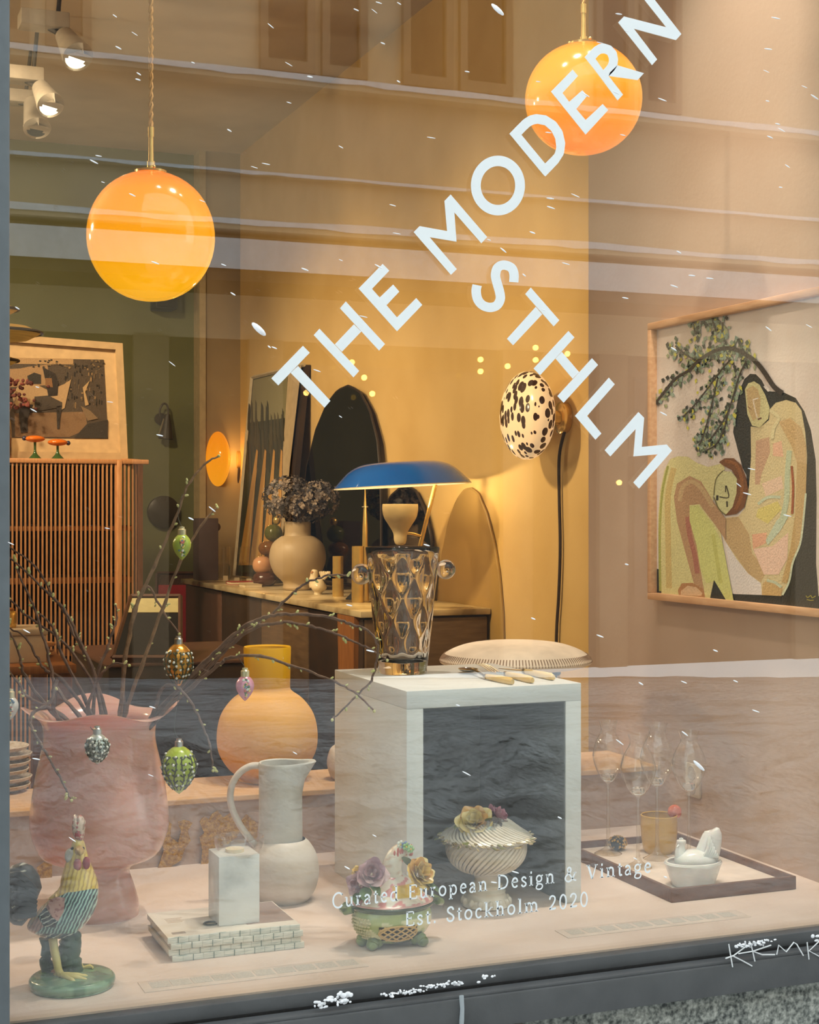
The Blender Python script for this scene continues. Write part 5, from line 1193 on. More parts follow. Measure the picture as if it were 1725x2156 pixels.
def stump(x0, x1, y0, y1, dd):
    c0 = (x0+x1)/2; w_ = (x1-x0)/2; rr = random.Random(int(x0)); pts, rad = [], []
    for i in range(13):
        y = y0+(y1-y0)*i/12; pts.append(rp(c0+rr.uniform(-12, 12), y, dd)); rad.append((w_*(0.80+.22*i/12)+rr.uniform(-14, 14))*zs)
    part('stump', M_stump, ro, lambda b: (b.tube(pts, rad, 16), [b.ell(pts[i]+Vector((rr.uniform(-1, 1)*rad[i]*.7, -rad[i]*.5, 0)), rad[i]*.5, 10, 8) for i in range(1, 12, 2)]))
stump(600, 850, 1380, 1800, .012); stump(410, 540, 1450, 1830, .014)
# ------------------------------------------------------------------ sideboard along the ochre wall
SBX0, SBX1, SBY0, SBY1, SZ = 1.815, XY-0.014, 4.968, 7.625, 0.395
M_sb = mat('grey_brown_veneer', (112, 88, 62), 0.5, var=(94, 72, 50), scale=10, stretch=(1, 1, 7))
M_rib = mat('red_brown_ribbed_wood', (106, 74, 58), 0.5, var=(84, 58, 46), scale=30, stretch=(1, 14, 1))
M_darkw = mat('dark_walnut', (64, 46, 34), 0.5, var=(48, 36, 28), scale=12)
M_orw = mat('orange_oak', (172, 112, 60), 0.5, var=(146, 92, 48), scale=12, stretch=(8, 8, 1))
def marb():
    m, nt, p, o = new_mat('veined_marble_top'); v = coords(nt); f = noise_fac(nt, v, 5, 8, (1, 1, 1))
    nt.links.new(ramp(nt, f, [(0.36, (128, 106, 74)), (0.5, (196, 174, 132)), (0.62, (216, 196, 156))]), p.inputs['Base Color']); p.inputs['Roughness'].default_value = 0.25; return m
sb = thing('sideboard', 'long dark sideboard with veined marble top along the ochre wall', 'sideboard', ((SBX0+SBX1)/2, SBY0, ZF))
part('marble_top', marb(), sb, lambda b: b.bbox((SBX0-0.02, SBY0-0.01, SZ-0.022), (SBX1, SBY1, SZ), 0.003))
part('carcass', M_darkw, sb, lambda b: b.box((SBX0+0.02, SBY0+0.02, ZF+0.12), (SBX1, SBY1-0.02, SZ-0.022)), smooth=False)
yr = [SBY0+0.02, 5.6, 6.25, 6.9, SBY1-0.02]
for i in range(4):
    part('door', (M_darkw, M_sb, M_darkw, M_rib)[i], sb, lambda b: b.bbox((SBX0, yr[i]+.006, ZF+0.14), (SBX0+0.02, yr[i+1]-.006, SZ-.03), .003))
for y in (5.12,):
    part('leg', M_orw, sb, lambda b: b.hexa([(SBX0-.015, y-.05, ZF), (SBX0+.05, y-.05, ZF), (SBX0+.05, y+.05, ZF), (SBX0-.015, y+.05, ZF)], [(SBX0-.018, y-.09, SZ-.023), (SBX0+.05, y-.09, SZ-.023), (SBX0+.05, y+.09, SZ-.023), (SBX0-.018, y+.09, SZ-.023)]), smooth=False)
xs = [SBX0, SBX0+.23, SBX1-.005]
for i in range(2):
    for z0, z1 in ((ZF+.14, .02), (.03, SZ-.03)):
        part('end_panel', M_sb, sb, lambda b: b.bbox((xs[i]+.004, SBY0, z0), (xs[i+1]-.004, SBY0+.02, z1), .002))
def on_sb(px, py): return at_z(px, py, SZ)
# ------------------------------------------------------------------ blue lamp
dB = 5.45; kB = dB/FPX
M_blue = mat('glossy_blue_enamel', (14, 108, 214), 0.18, coat=0.6, var=(10, 98, 204), scale=6)
bl_ = thing('blue_reflector_lamp', 'table lamp with wide blue reflector shade on slanted brass rod', 'table lamp', at_d(850, 1281, dB))
cS = at_d(848, 1022, dB)
tilt = Matrix.Rotation(math.radians(-3.0), 3, BACK)
shp = smooth_prof([(0, 50*kB), (60*kB, 49*kB), (88*kB, 45*kB), (112*kB, 33*kB), (134*kB, 12*kB), (145*kB, 0)], 4)
part('blue_shade', M_blue, bl_, lambda b: b.lathe([(0, 50*kB)]+shp[1:], cS, 72, M=tilt))
part('white_underside', mat('white_enamel', (240, 228, 204), 0.4), bl_, lambda b: b.lathe([(145*kB, -.0005), (145.5*kB, -.004), (143*kB, -.003), (130*kB, 10*kB), (108*kB, 29*kB), (60*kB, 45*kB), (0, 46*kB)], cS, 72, M=tilt))
rd = [at_d(917, 1020, dB+.02), at_d(885, 1148, dB+.02), at_d(853, 1277, dB+.02)]
part('brass_rod', M_brass, bl_, lambda b: b.tube(rd, 4.6*kB, 12))
part('lamp_base', M_brass, bl_, lambda b: b.lathe([(.085, SZ), (.085, SZ+.008), (.02, SZ+.014), (0, SZ+.014)], (rd[2].x, rd[2].y, 0), 36))
cu = at_d(843, HY, dB-.02); bz = lambda y: H-(y-HY)*kB
part('cream_uplighter', mat('cream_enamel', (216, 194, 150), 0.45), bl_, lambda b: b.lathe(smooth_prof([(0, bz(1147)), (9*kB, bz(1146)), (13*kB, bz(1138)), (15*kB, bz(1122)), (24*kB, bz(1106)), (34*kB, bz(1090)), (37.5*kB, bz(1074)), (37.5*kB, bz(1063)), (36*kB, bz(1063)), (33*kB, bz(1080)), (20*kB, bz(1104)), (0, bz(1112))], 3), (cu.x, cu.y, 0), 40))
part('side_arm', M_brass, bl_, lambda b: b.tube([at_d(855, 1122, dB), at_d(872, 1124, dB), at_d(890, 1130, dB+.02)], 2.6*kB, 10))
part('bulb', mat('lit_lamp_bulb', (255, 220, 150), 0.4, emit=(255, 206, 128), estr=14), bl_, lambda b: b.ell((cu.x, cu.y, bz(1082)), .018, 16, 10))
point_light('blue_lamp_bulb', (cu.x, cu.y, bz(1060)), 7, (1, .78, .45), .02)
# ------------------------------------------------------------------ wall sconces
def wall_mount(px, py, X): return at_x(px, py, X)
def mat_spots():
    m, nt, p, o = new_mat('leopard_spotted_opal_glass'); v = coords(nt)
    mp = nt.nodes.new('ShaderNodeMapping'); mp.inputs['Scale'].default_value = (1.0, 1.0, 0.62); nt.links.new(v, mp.inputs[0])
    vo = nt.nodes.new('ShaderNodeTexVoronoi'); vo.inputs['Scale'].default_value = 44; vo.inputs['Randomness'].default_value = 1.0; nt.links.new(mp.outputs[0], vo.inputs['Vector'])
    n = noise_fac(nt, v, 9, 2)
    th = nt.nodes.new('ShaderNodeMapRange'); nt.links.new(n, th.inputs[0]); th.inputs[1].default_value = .3; th.inputs[2].default_value = .7; th.inputs[3].default_value = .30; th.inputs[4].default_value = .62
    gt_ = nt.nodes.new('ShaderNodeMath'); gt_.operation = 'LESS_THAN'; nt.links.new(vo.outputs['Distance'], gt_.inputs[0]); nt.links.new(th.outputs[0], gt_.inputs[1])
    c = ramp(nt, gt_.outputs[0], [(0.0, (255, 216, 166)), (1.0, (52, 28, 14))])
    nt.links.new(c, p.inputs['Base Color']); nt.links.new(c, p.inputs['Emission Color']); p.inputs['Emission Strength'].default_value = 0.55; p.inputs['Roughness'].default_value = 0.15; return m
def sconce(label, cx, cy, hw, hh, plate, X, m, cord_pts, cordm, group, name):
    q = wall_mount(plate[0], plate[1], X); d = depth(q); k = d/FPX
    t = thing(name, label, 'wall lamp', q, group)
    R = hh*k; sn = math.sin(math.atan2(q.x, q.y)); proj_n = math.sin(YAW+math.atan((cx-CX)/FPX))
    # half thickness so that the silhouette is hw wide
    wpx = hw*k; th = math.sqrt(max(1e-6, wpx*wpx-(R*proj_n)**2))/math.cos(math.atan2(q.x, q.y))
    c = at_d(cx, cy, d-.02); c.x = X-0.055-th if X-0.055-th < c.x else c.x
    M = Matrix.Rotation(pi/2, 3, 'Y')
    part('glass_lens', m, t, lambda b: b.ell(c, (th, R, R), 40, 24))
    part('wall_plate', M_brass, t, lambda b: b.tube([(X-.001, q.y, q.z), (X-.02, q.y, q.z), (X-.024, q.y, q.z)], [R*.36, R*.36, R*.3], 32))
    part('neck', M_brass, t, lambda b: b.tube([(X-.02, q.y, q.z), (c.x, c.y, c.z)], R*.16, 24))
    part('cord', cordm, t, lambda b: b.tube(smooth_line([wall_mount(x, y, X-.012) for x, y in cord_pts], 5), .0055, 8))
    return t, c
M_cordb = mat('dark_braided_cord', (52, 36, 26), 0.7)
sconce('egg-shaped sconce with leopard spotted glass on the ochre wall', 1121, 875, 58.5, 93, (1191, 880), XY, mat_spots(), [(1190, 905), (1178, 960), (1178, 1050), (1180, 1150), (1177, 1250), (1172, 1340), (1170, 1500)], M_cordb, 'glass wall sconces', 'glass_sconce')
m_disc = mat_globe('amber_disc_glass', [(0.0, (255, 160, 24)), (0.5, (255, 152, 16)), (1.0, (250, 138, 14))], 0.95)
sconce('lit orange lens-shaped sconce beside the leaning poster', 468, 967, 30.5, 60, (503, 968), XY, m_disc, [(503, 985), (500, 1040), (496, 1110), (492, 1160), (490, 1230)], M_cordb, 'glass wall sconces', 'glass_sconce')
pl_ = bpy.data.lights.new('sconce_back_glow', 'POINT'); pl_.energy = 5; pl_.color = (1, .55, .15); pl_.shadow_soft_size = .03
o = bpy.data.objects.new('sconce_back_glow', pl_); link(o); q = wall_mount(503, 968, XY); o.location = (XY-.09, q.y-.10, q.z)
# ------------------------------------------------------------------ leaning poster
def lean_pts(px, py, Xtop, Xbot, ztop, zbot):
    # point of the picture on the leaning plane
    X = (Xtop+Xbot)/2
    for _ in range(8):
        p = at_x(px, py, X); t = (p.z-zbot)/(ztop-zbot); X = Xbot+(Xtop-Xbot)*t
    return at_x(px, py, X)
def LP(px, py, off=0.0): p = lean_pts(px, py, XY-.03, XY-.16, 1.42, SZ); p.x -= off; return p
po = thing('leaning_poster', 'tall framed poster of golden stalks leaning against the ochre wall', 'poster', LP(560, 1210))
TL, TR, BL, BRp = LP(534, 795), LP(644, 768), LP(497, 1213), LP(598, 1222)
bot = SZ
for P_ in (BL, BRp): P_.z = max(P_.z, SZ+.001)
part('backing', M_darkw, po, lambda b: b.hexa([BL, BRp, BRp+Vector((.025, 0, 0)), BL+Vector((.025, 0, 0))], [TL, TR, TR+Vector((.025, 0, 0)), TL+Vector((.025, 0, 0))]), smooth=False)
M_pf = mat('pale_poster_frame', (206, 186, 150), 0.5)
def edge(b, a, c, wd): b.tube([a-Vector((.006, 0, 0)), c-Vector((.006, 0, 0))], wd, 4)
part('frame_stile', M_pf, po, lambda b: edge(b, BL, TL, .012)); part('frame_rail', M_pf, po, lambda b: edge(b, TL, TR, .010))
def pp(b, pts, col, l): b.prism([LP(x, y, .012+.0008*l) for x, y in pts], (.0008, 0, 0), col)
def poster(b):
    pp(b, [(539, 800), (612, 782), (585, 1205), (504, 1205)], (56, 58, 44), 1)
    pp(b, [(539, 800), (612, 782), (606, 880), (532, 890)], (140, 132, 100), 2)
    r = random.Random(8)
    for i in range(26):
        x = 528+i*3.0+r.uniform(-2, 2); y = r.uniform(840, 930); pp(b, [(x-3, y+60), (x-1.5, y), (x+1, y+8), (x+2.5, y+70)], r.choice([(52, 48, 34), (70, 62, 40), (40, 42, 30)]), 3+(i % 3))
    for i, (xt, xb_, w_) in enumerate(((548, 520, 11), (566, 544, 12), (584, 566, 10), (600, 590, 7))):
        pp(b, [(xt-1, 946), (xt+2, 950), (xb_+w_, 1190), (xb_-w_, 1190)], (206, 150, 76), 7+i % 2); pp(b, [(xt+1, 985), (xb_+w_*.5, 1185), (xb_, 1185)], (226, 178, 100), 9)
part('print', M_paint, po, poster, smooth=False)
part('side_mat', mat('pale_poster_mat', (196, 172, 138), 0.6), po, lambda b: b.prism([LP(x, y, .014) for x, y in ((613, 780), (640, 770), (615, 985), (598, 1210), (584, 1210))], (.002, 0, 0)), smooth=False)
# ------------------------------------------------------------------ arched mirrors and a matte ochre board
M_mir = mat('dark_reflection_mirror', (88, 76, 62), 0.04, 1.0)  # dark tint painted in for the dim room the glass reflects
M_arch = mat('ochre_arch_board', (178, 144, 86), 0.5, var=(170, 136, 78), scale=4)
def mirror(label, pts, X, m, lean=0.0):
    P_ = [at_x(x, y, X) for x, y in pts]; z0 = min(p.z for p in P_); 
    P_ = resample(P_, 64)
    for p in P_: p.x = X-lean*(1-(p.z-z0)/0.9)
    c = sum(P_, Vector())/len(P_)
    t = thing('arched_mirror_or_board', label, 'mirror', (X, c.y, z0), 'arched mirrors against the ochre wall')
    part('mirror_or_board', m, t, lambda b: b.prism([p-Vector((.004, 0, 0)) for p in P_], (.004, 0, 0)), smooth=False)
    part('rim', mat('dark_mirror_rim', (52, 40, 30), 0.4) if m is M_mir else M_arch, t, lambda b: b.tube(P_+[P_[0]], .006, 6))
    return t
mirror('tall dark-tinted arched mirror behind the dried hydrangea', [(640, 1216), (643, 1080), (650, 985), (668, 905), (690, 850), (712, 822), (735, 812), (758, 824), (780, 862), (798, 925), (806, 1000), (810, 1100), (812, 1236)], XY-.03, M_mir, .02)
mirror('small dark arched mirror behind the cream uplighter', [(792, 1240), (796, 1160), (808, 1095), (828, 1045), (850, 1026), (864, 1023), (882, 1034), (902, 1075), (916, 1130), (921, 1190), (923, 1256)], XY-.012, M_mir, .02)
mirror('pale ochre arched panel by the blue shade', [(924, 1255), (932, 1170), (946, 1100), (962, 1055), (978, 1033), (992, 1028), (1008, 1040), (1026, 1082), (1042, 1145), (1052, 1210), (1059, 1290), (1062, 1400), (1000, 1420), (930, 1400)], XY-.006, M_arch, 0)  # matte board added for the pale arch, flat ochre instead of mirror glass
# ------------------------------------------------------------------ dried hydrangea in beige vase
q = on_sb(627, 1242); dv = depth(q); kv = dv/FPX; vz_ = lambda y: SZ+(1243-y)*kv
bv = thing('beige_globe_vase', 'big beige globe vase with collar on the sideboard', 'vase', q)
part('vase_body', mat('satin_beige_glaze', (186, 164, 132), 0.45, var=(172, 150, 118), scale=6), bv, lambda b: b.lathe(smooth_prof([(0, SZ), (30*kv, SZ), (31*kv, vz_(1228)), (50*kv, vz_(1208)), (60*kv, vz_(1178)), (54*kv, vz_(1148)), (36*kv, vz_(1132)), (28*kv, vz_(1128)), (28*kv, vz_(1103)), (25*kv, vz_(1103)), (24*kv, vz_(1130))], 3), (q.x, q.y, 0.002), 48))
hy = thing('dried_hydrangea', 'dried grey-brown hydrangea bunch standing in the beige vase', 'flowers', (q.x, q.y, vz_(1130)))
part('stems', M_twig, hy, lambda b: [b.tube([(q.x+.01*i, q.y, vz_(1160)), (q.x+.03*i, q.y, vz_(1080))], .005, 6) for i in (-1, 0, 1)], kind='stuff')
rr = random.Random(21)
HC = [(116, 104, 98), (140, 126, 116), (94, 86, 86), (78, 74, 78), (152, 136, 122), (64, 60, 66)]
for nm, (hx, hyy, rx, ry) in (('flower_head', (607, 1048, 52, 44)), ('flower_head', (672, 1052, 40, 38)), ('flower_head', (640, 1066, 50, 36))):
    c = at_d(hx, hyy, dv-.02)
    def fl(b):
        for i in range(230):
            a = rr.uniform(0, 2*pi); z = rr.uniform(-.9, 1); s = math.sqrt(1-z*z)
            n = Vector((s*math.cos(a), s*math.sin(a), z)); p = c+Vector((n.x*rx*kv, n.y*rx*kv, n.z*ry*kv))*rr.uniform(.86, 1.04)
            col = rr.choice(HC); e = n.orthogonal().normalized(); f = n.cross(e); g = rr.uniform(0, pi)
            for k in range(4):
                u = e*math.cos(g+k*pi/2)+f*math.sin(g+k*pi/2); v = n.cross(u); L = rr.uniform(5.5, 9)*kv
                b.add([p, p+u*L*.6-v*L*.45+n*L*.2, p+u*L+n*L*.45, p+u*L*.6+v*L*.45+n*L*.2], [(0, 1, 2, 3)], col)
    part(nm, mat_attr('dried_petals', 0.8, 0, .2, 90), hy, fl, smooth=False, kind='stuff', fix=False)
# ------------------------------------------------------------------ small things on the sideboard
def stack(name, label, cat, cx, d, items):
    c = axis(cx, d); k = d/FPX; t = thing(name, label, cat, (c.x, c.y, SZ))
    for nm, m, x, y0, y1, hw, sq in items:
        cc = at_d(x, (y0+y1)/2, d); hh = (y1-y0)/2*k
        part(nm, m, t, lambda b: b.lathe([(hw*k*max(0, math.cos(a))**sq, hh*math.sin(a)) for a in [-pi/2+pi*i/20 for i in range(21)]], cc, 32))
    return t
dq = depth(on_sb(557, 1234))
stack('ball_stack_ornament', 'ceramic ornament of a peach ball on a dark brown ball', 'ornament', 556, dq, [('brown_ball', mat('dark_brown_glaze', (78, 40, 26), 0.2, coat=.4), 557, 1204, 1235, 25, .55), ('peach_ball', mat('peach_glaze', (206, 150, 108), 0.25, coat=.4), 552, 1171, 1208, 20.5, .8)])
dq2 = dq+.28
t = stack('glass_ball_ornament', 'ornament of amber and green glass balls behind the peach ball', 'ornament', 572, dq2, [('base_ball', mat('smoke_brown_glass', (96, 60, 30), 0.1, trans=.4), 570, 1166, 1228, 20, .6), ('amber_ball', mat('amber_ball_glass', (150, 98, 40), 0.08, trans=.5), 566, 1139, 1170, 22, .8), ('green_ball', mat('olive_glass', (112, 116, 48), 0.06, trans=.5), 576, 1104, 1140, 19, .9), ('gold_knob', M_brass, 583, 1087, 1105, 8, .9)])
# brass cylinders
def brass_pair(label, cx, half, y0, ym, y1):
    dd = depth(on_sb(cx, y1)); k = dd/FPX; c = axis(cx, dd); z = lambda y: SZ+(y1-y)*k
    t = thing('brass_candle_holder', label, 'candle holder', (c.x, c.y, SZ), 'brass cylinder candle holders')
    part('lower_cylinder', M_brass, t, lambda b: b.lathe([(0, SZ), (half*k, SZ), (half*k, z(ym)), (half*k*.5, z(ym)), (half*k*.5, z(ym-3)), (0, z(ym-3))], c, 36))
    part('upper_cylinder', M_brass, t, lambda b: b.lathe([(0, z(ym-4)), (half*k*.96, z(ym-4)), (half*k*.96, z(y0)), (half*k*.86, z(y0)), (half*k*.86, z(y0+30)), (0, z(y0+30))], c, 36))
    return t
brass_pair('short brass cylinder holder beside the white bird', 712, 12, 1171, 1218, 1256)
tb = brass_pair('taller brass cylinder holder with red tag', 754, 13.5, 1150, 1208, 1268)
cz_ = at_d(757, 1238, 6.1)
part('red_tag', mat('red_ribbon', (190, 34, 28), 0.5), tb, lambda b: b.hexa([at_d(742, 1247, 6.05), at_d(748, 1251, 6.05), at_d(748, 1251, 6.052), at_d(742, 1247, 6.052)], [at_d(756, 1232, 6.05), at_d(772, 1232, 6.05), at_d(772, 1232, 6.052), at_d(756, 1232, 6.052)]), smooth=False)
# tapered brass candlestick
dd = 5.9; kd = dd/FPX; cc = axis(769, dd); tzv = lambda y: H-(y-HY)*kd
cs_ = thing('tapered_candlestick', 'slender tapered brass candlestick rising under the blue shade', 'candlestick', (cc.x, cc.y, SZ))
part('shaft', M_brass, cs_, lambda b: b.lathe([(9*kd, SZ), (9*kd, SZ+.02), (7*kd, tzv(1200)), (5.5*kd, tzv(1110)), (3*kd, tzv(1066)), (1.6*kd, tzv(1040)), (0.6*kd, tzv(1022)), (0, tzv(1021))], cc, 20))
part('collar', mat('clear_collar', (216, 206, 180), 0.2, .5), cs_, lambda b: b.lathe([(0, tzv(1068)), (7*kd, tzv(1068)), (7*kd, tzv(1066)), (0, tzv(1065))], cc, 20))
# little black cone
cn = on_sb(742, 1262); kn_ = depth(cn)/FPX
cnt = thing('black_cone', 'tiny black cone ornament at the brass cylinders', 'ornament', cn)
part('cone', M_black, cnt, lambda b: b.lathe([(0, SZ), (14*kn_, SZ), (14*kn_, SZ+.004), (4*kn_, SZ+12*kn_), (2*kn_, SZ+16*kn_), (0, SZ+16*kn_)], cn*1.0-Vector((0, 0, SZ)), 24))
# white bird
bd_ = on_sb(676, 1251); kb = depth(bd_)/FPX
def bq(x, y, dd=0): return at_d(430+x/4.423, 1000+y/4.423, depth(bd_)+dd)
wb_ = thing('white_bird_figurine', 'small white bird figurine with fan tail on the sideboard', 'figurine', bd_)
M_bird = mat('ivory_bird_glaze', (236, 216, 178), 0.3, coat=.3)
u4 = kb/4.423
part('body', M_bird, wb_, lambda b: (b.tube(smooth_line([bq(1060, 1120), bq(1062, 1090), bq(1066, 1050), bq(1075, 1000), bq(1090, 960)], 4), [58*u4, 52*u4, 48*u4, 46*u4, 50*u4, 62*u4, 76*u4, 86*u4, 92*u4, 94*u4, 90*u4, 84*u4, 74*u4, 60*u4, 44*u4, 24*u4, 6*u4], 20, flat=.8, ref=tuple(BACK)), b.tube(smooth_line([bq(1030, 1040), bq(1020, 980), bq(1026, 920), bq(1032, 890), bq(1034, 880)], 4), [50*u4]*3+[44*u4]*3+[36*u4]*3+[32*u4]*3+[28*u4, 26*u4, 22*u4, 16*u4, 6*u4], 16)))
part('beak', MC['peach_glaze'], wb_, lambda b: b.tube([bq(1010, 905, -.01), bq(988, 915, -.02)], [.006, .001], 8))
for i in range(6):
    part('tail_feather', M_bird, wb_, lambda b: b.tube([bq(1110, 970), bq(1080+18*i, 915-4*abs(3-i)), bq(1078+19*i, 898-2*i % 5)], [16*u4, 14*u4, 5*u4], 8))
# tumblers
for i, (x, yb, yt, lb) in enumerate(((471, 1221, 1150, 'leftmost clear tumbler pair beside the grey box'), (495, 1225, 1152, 'middle clear tumbler pair on the sideboard'), (520, 1227, 1150, 'right clear tumbler pair next to the brown ball'))):
    p = on_sb(x, yb); k = depth(p)/FPX; hw = 13*k; hh = (yb-yt)*k
    t = thing('stacked_tumblers', lb, 'glass', p, 'clear stacked tumblers')
    for j in range(2):
        z = SZ+.002+j*hh*.5
        part('tumbler', M_clear, t, lambda b: b.lathe([(0, z), (hw*.92, z), (hw*.95, z+.003), (hw, z+hh*.48), (hw*.95, z+hh*.48), (hw*.9, z+.008), (0, z+.008)], (p.x, p.y, 0), 28))
    part('price_label', mat('small_white_label', (226, 206, 168), .6), t, lambda b: b.box((p.x-.012, p.y-hw-.006, SZ), (p.x+.012, p.y-hw-.004, SZ+.022)), smooth=False)
# books
for lb, c, (xa, ya), (xb, yb2), z in (('thin red book under the tumblers', (158, 40, 48), (475, 1226), (522, 1231), 0.0), ('thin pale book against the brown ball', (196, 176, 140), (500, 1231), (534, 1237), 0.0)):
    a = on_sb(xa, ya); b2 = on_sb(xb, yb2)
    t = thing('thin_book', lb, 'book', (a+b2)/2, 'thin books on the sideboard')
    lo = (min(a.x, b2.x)-.04, min(a.y, b2.y), SZ); hi = (max(a.x, b2.x)+.04, min(a.y, b2.y)+.10, SZ+.014)
    part('cover', mat('book_cover_'+str(c[0]), c, .5), t, lambda b: (b.box(lo, (hi[0], hi[1], SZ+.002)), b.box((lo[0], lo[1], hi[2]-.002), hi), b.box((lo[0], hi[1]-.002, SZ), hi)), smooth=False)
    part('pages', mat('book_pages', (226, 206, 170), .8), t, lambda b: b.box((lo[0]+.002, lo[1]+.001, SZ+.002), (hi[0]-.002, hi[1]-.002, hi[2]-.002)), smooth=False)
# grey box
a = on_sb(421, 1222); k = depth(a)/FPX
gb = thing('grey_storage_box', 'tall purple-grey box with side knob at the far sideboard end', 'box', a)
part('box_body', mat('purple_grey_card', (92, 76, 74), .7, scale=20), gb, lambda b: b.bbox((a.x-.01, a.y-.02, SZ), (a.x+38*k, a.y+.10, SZ+(1222-1091)*k), .004))
part('knob', mat('purple_grey_card', (92, 76, 74)), gb, lambda b: b.ell((a.x+39*k, a.y+.03, SZ+112*k), .022, 12, 8))
# ------------------------------------------------------------------ slatted cabinet in front of the green wall
dK = 6.6; kK = dK/FPX
M_cane = mat('honey_slat_wood', (200, 146, 98), 0.5, var=(178, 124, 80), scale=20, stretch=(8, 8, 1))
def kp(px, py, dd=0.0): return at_d(px, py, dK+dd)
ZT = kp(100, 968).z
kc = thing('slatted_cabinet', 'tall honey wood cabinet with vertical slats and rounded end', 'cabinet', (kp(130, 968).x, kp(130, 968).y, ZF))
YK = kp(130, HY).y
xk = lambda px: at_y(px, HY, YK).x
kz = lambda py, px=150: at_y(px, py, YK).z
X0k, X1k, XRk = xk(-60), xk(250), xk(322)
part('top_rail', M_cane, kc, lambda b: b.bbox((X0k, YK-.012, kz(976)), (XRk-.02, YK+.02, kz(966)), .004))
part('top_board', M_cane, kc, lambda b: b.bbox((X0k, YK+.02, kz(974)), (XRk-.03, YK+.45, kz(967)), .004))
part('corner_post', M_cane, kc, lambda b: b.bbox((xk(245), YK-.016, ZF), (xk(256), YK+.02, kz(968)), .004))
for y0, y1 in ((1108, 1118), (1216, 1229), (1366, 1382)):
    part('shelf_rail', M_cane, kc, lambda b: b.bbox((X0k, YK+.012, kz(y1)), (XRk-.09, YK+.03, kz(y0)), .003))
for z in (kz(1112), kz(1222), kz(1374)):
    part('shelf', M_darkw, kc, lambda b: b.box((X0k, YK+.03, z-.01), (XRk-.08, YK+.43, z+.01)), smooth=False)
part('back_panel', mat('dark_cabinet_back', (26, 21, 18), .7), kc, lambda b: b.box((X0k, YK+.43, ZF+.05), (XRk-.06, YK+.45, kz(975))), smooth=False)
for i in range(26):
    x = xk(17+9.05*i)
    part('slat', M_cane, kc, lambda b: b.box((x-.0036, YK-.006, ZF+.03), (x+.0036, YK+.010, kz(974))), smooth=False)
for i in range(11):
    a = pi/2*i/10; x = xk(262)+(XRk-xk(262))*math.sin(a*.98); y = YK+.30*(1-math.cos(a))
    part('slat', M_cane, kc, lambda b: b.box((x-.0042, y-.006, ZF+.03), (x+.0042, y+.010, kz(974))), smooth=False)
part('curved_top', M_cane, kc, lambda b: b.tube([(xk(256)+(XRk-xk(256))*math.sin(pi/2*i/10), YK+.30*(1-math.cos(pi/2*i/10)), kz(970)) for i in range(11)], .012, 6))
# framed horse photograph on the cabinet
ZTOP = kz(966)
YH = YK+.20
hx = lambda px: at_y(px, HY, YH).x
fz = lambda py, px=200: at_y(px, py, YH).z
hp_ = thing('framed_photograph', 'white framed black and white horse photograph on the cabinet', 'picture', (hx(130), YH, ZTOP))
fz0 = ZTOP+.001
hxL = hx(-110)
SK = 0.012
M_wf = mat('white_picture_frame', (196, 166, 124), .5)
def fr4(pts): return [Vector((x, YH+.05*(z-fz0), z)) for x, z in pts]
o4 = fr4([(hxL, fz(706)), (hx(259), fz(720)), (hx(268), fz0), (hxL, fz0)]); i4 = fr4([(hxL+.03, fz(722)), (hx(244), fz(734)), (hx(253), fz0+.034), (hxL+.03, fz0+.034)])
for k in range(4):
    k2 = (k+1) % 4
    part('frame_side', M_wf, hp_, lambda b: b.hexa([o4[k], o4[k2], i4[k2], i4[k]], [p+Vector((0, -.02, 0)) for p in (o4[k], o4[k2], i4[k2], i4[k])]), smooth=False)
part('mat_board', mat('cream_mat_board', (206, 174, 130), .7), hp_, lambda b: b.prism(i4, (0, .004, 0)), smooth=False)
def hq(x, y, l): p = at_y(x, y, YH); p.y += .05*(p.z-fz0)-.002-.0006*l; return p
def hpoly(b, pts, c, l): b.prism([hq(0+x/4.107, 640+y/4.107, l) for x, y in pts], (0, .0006, 0), c)
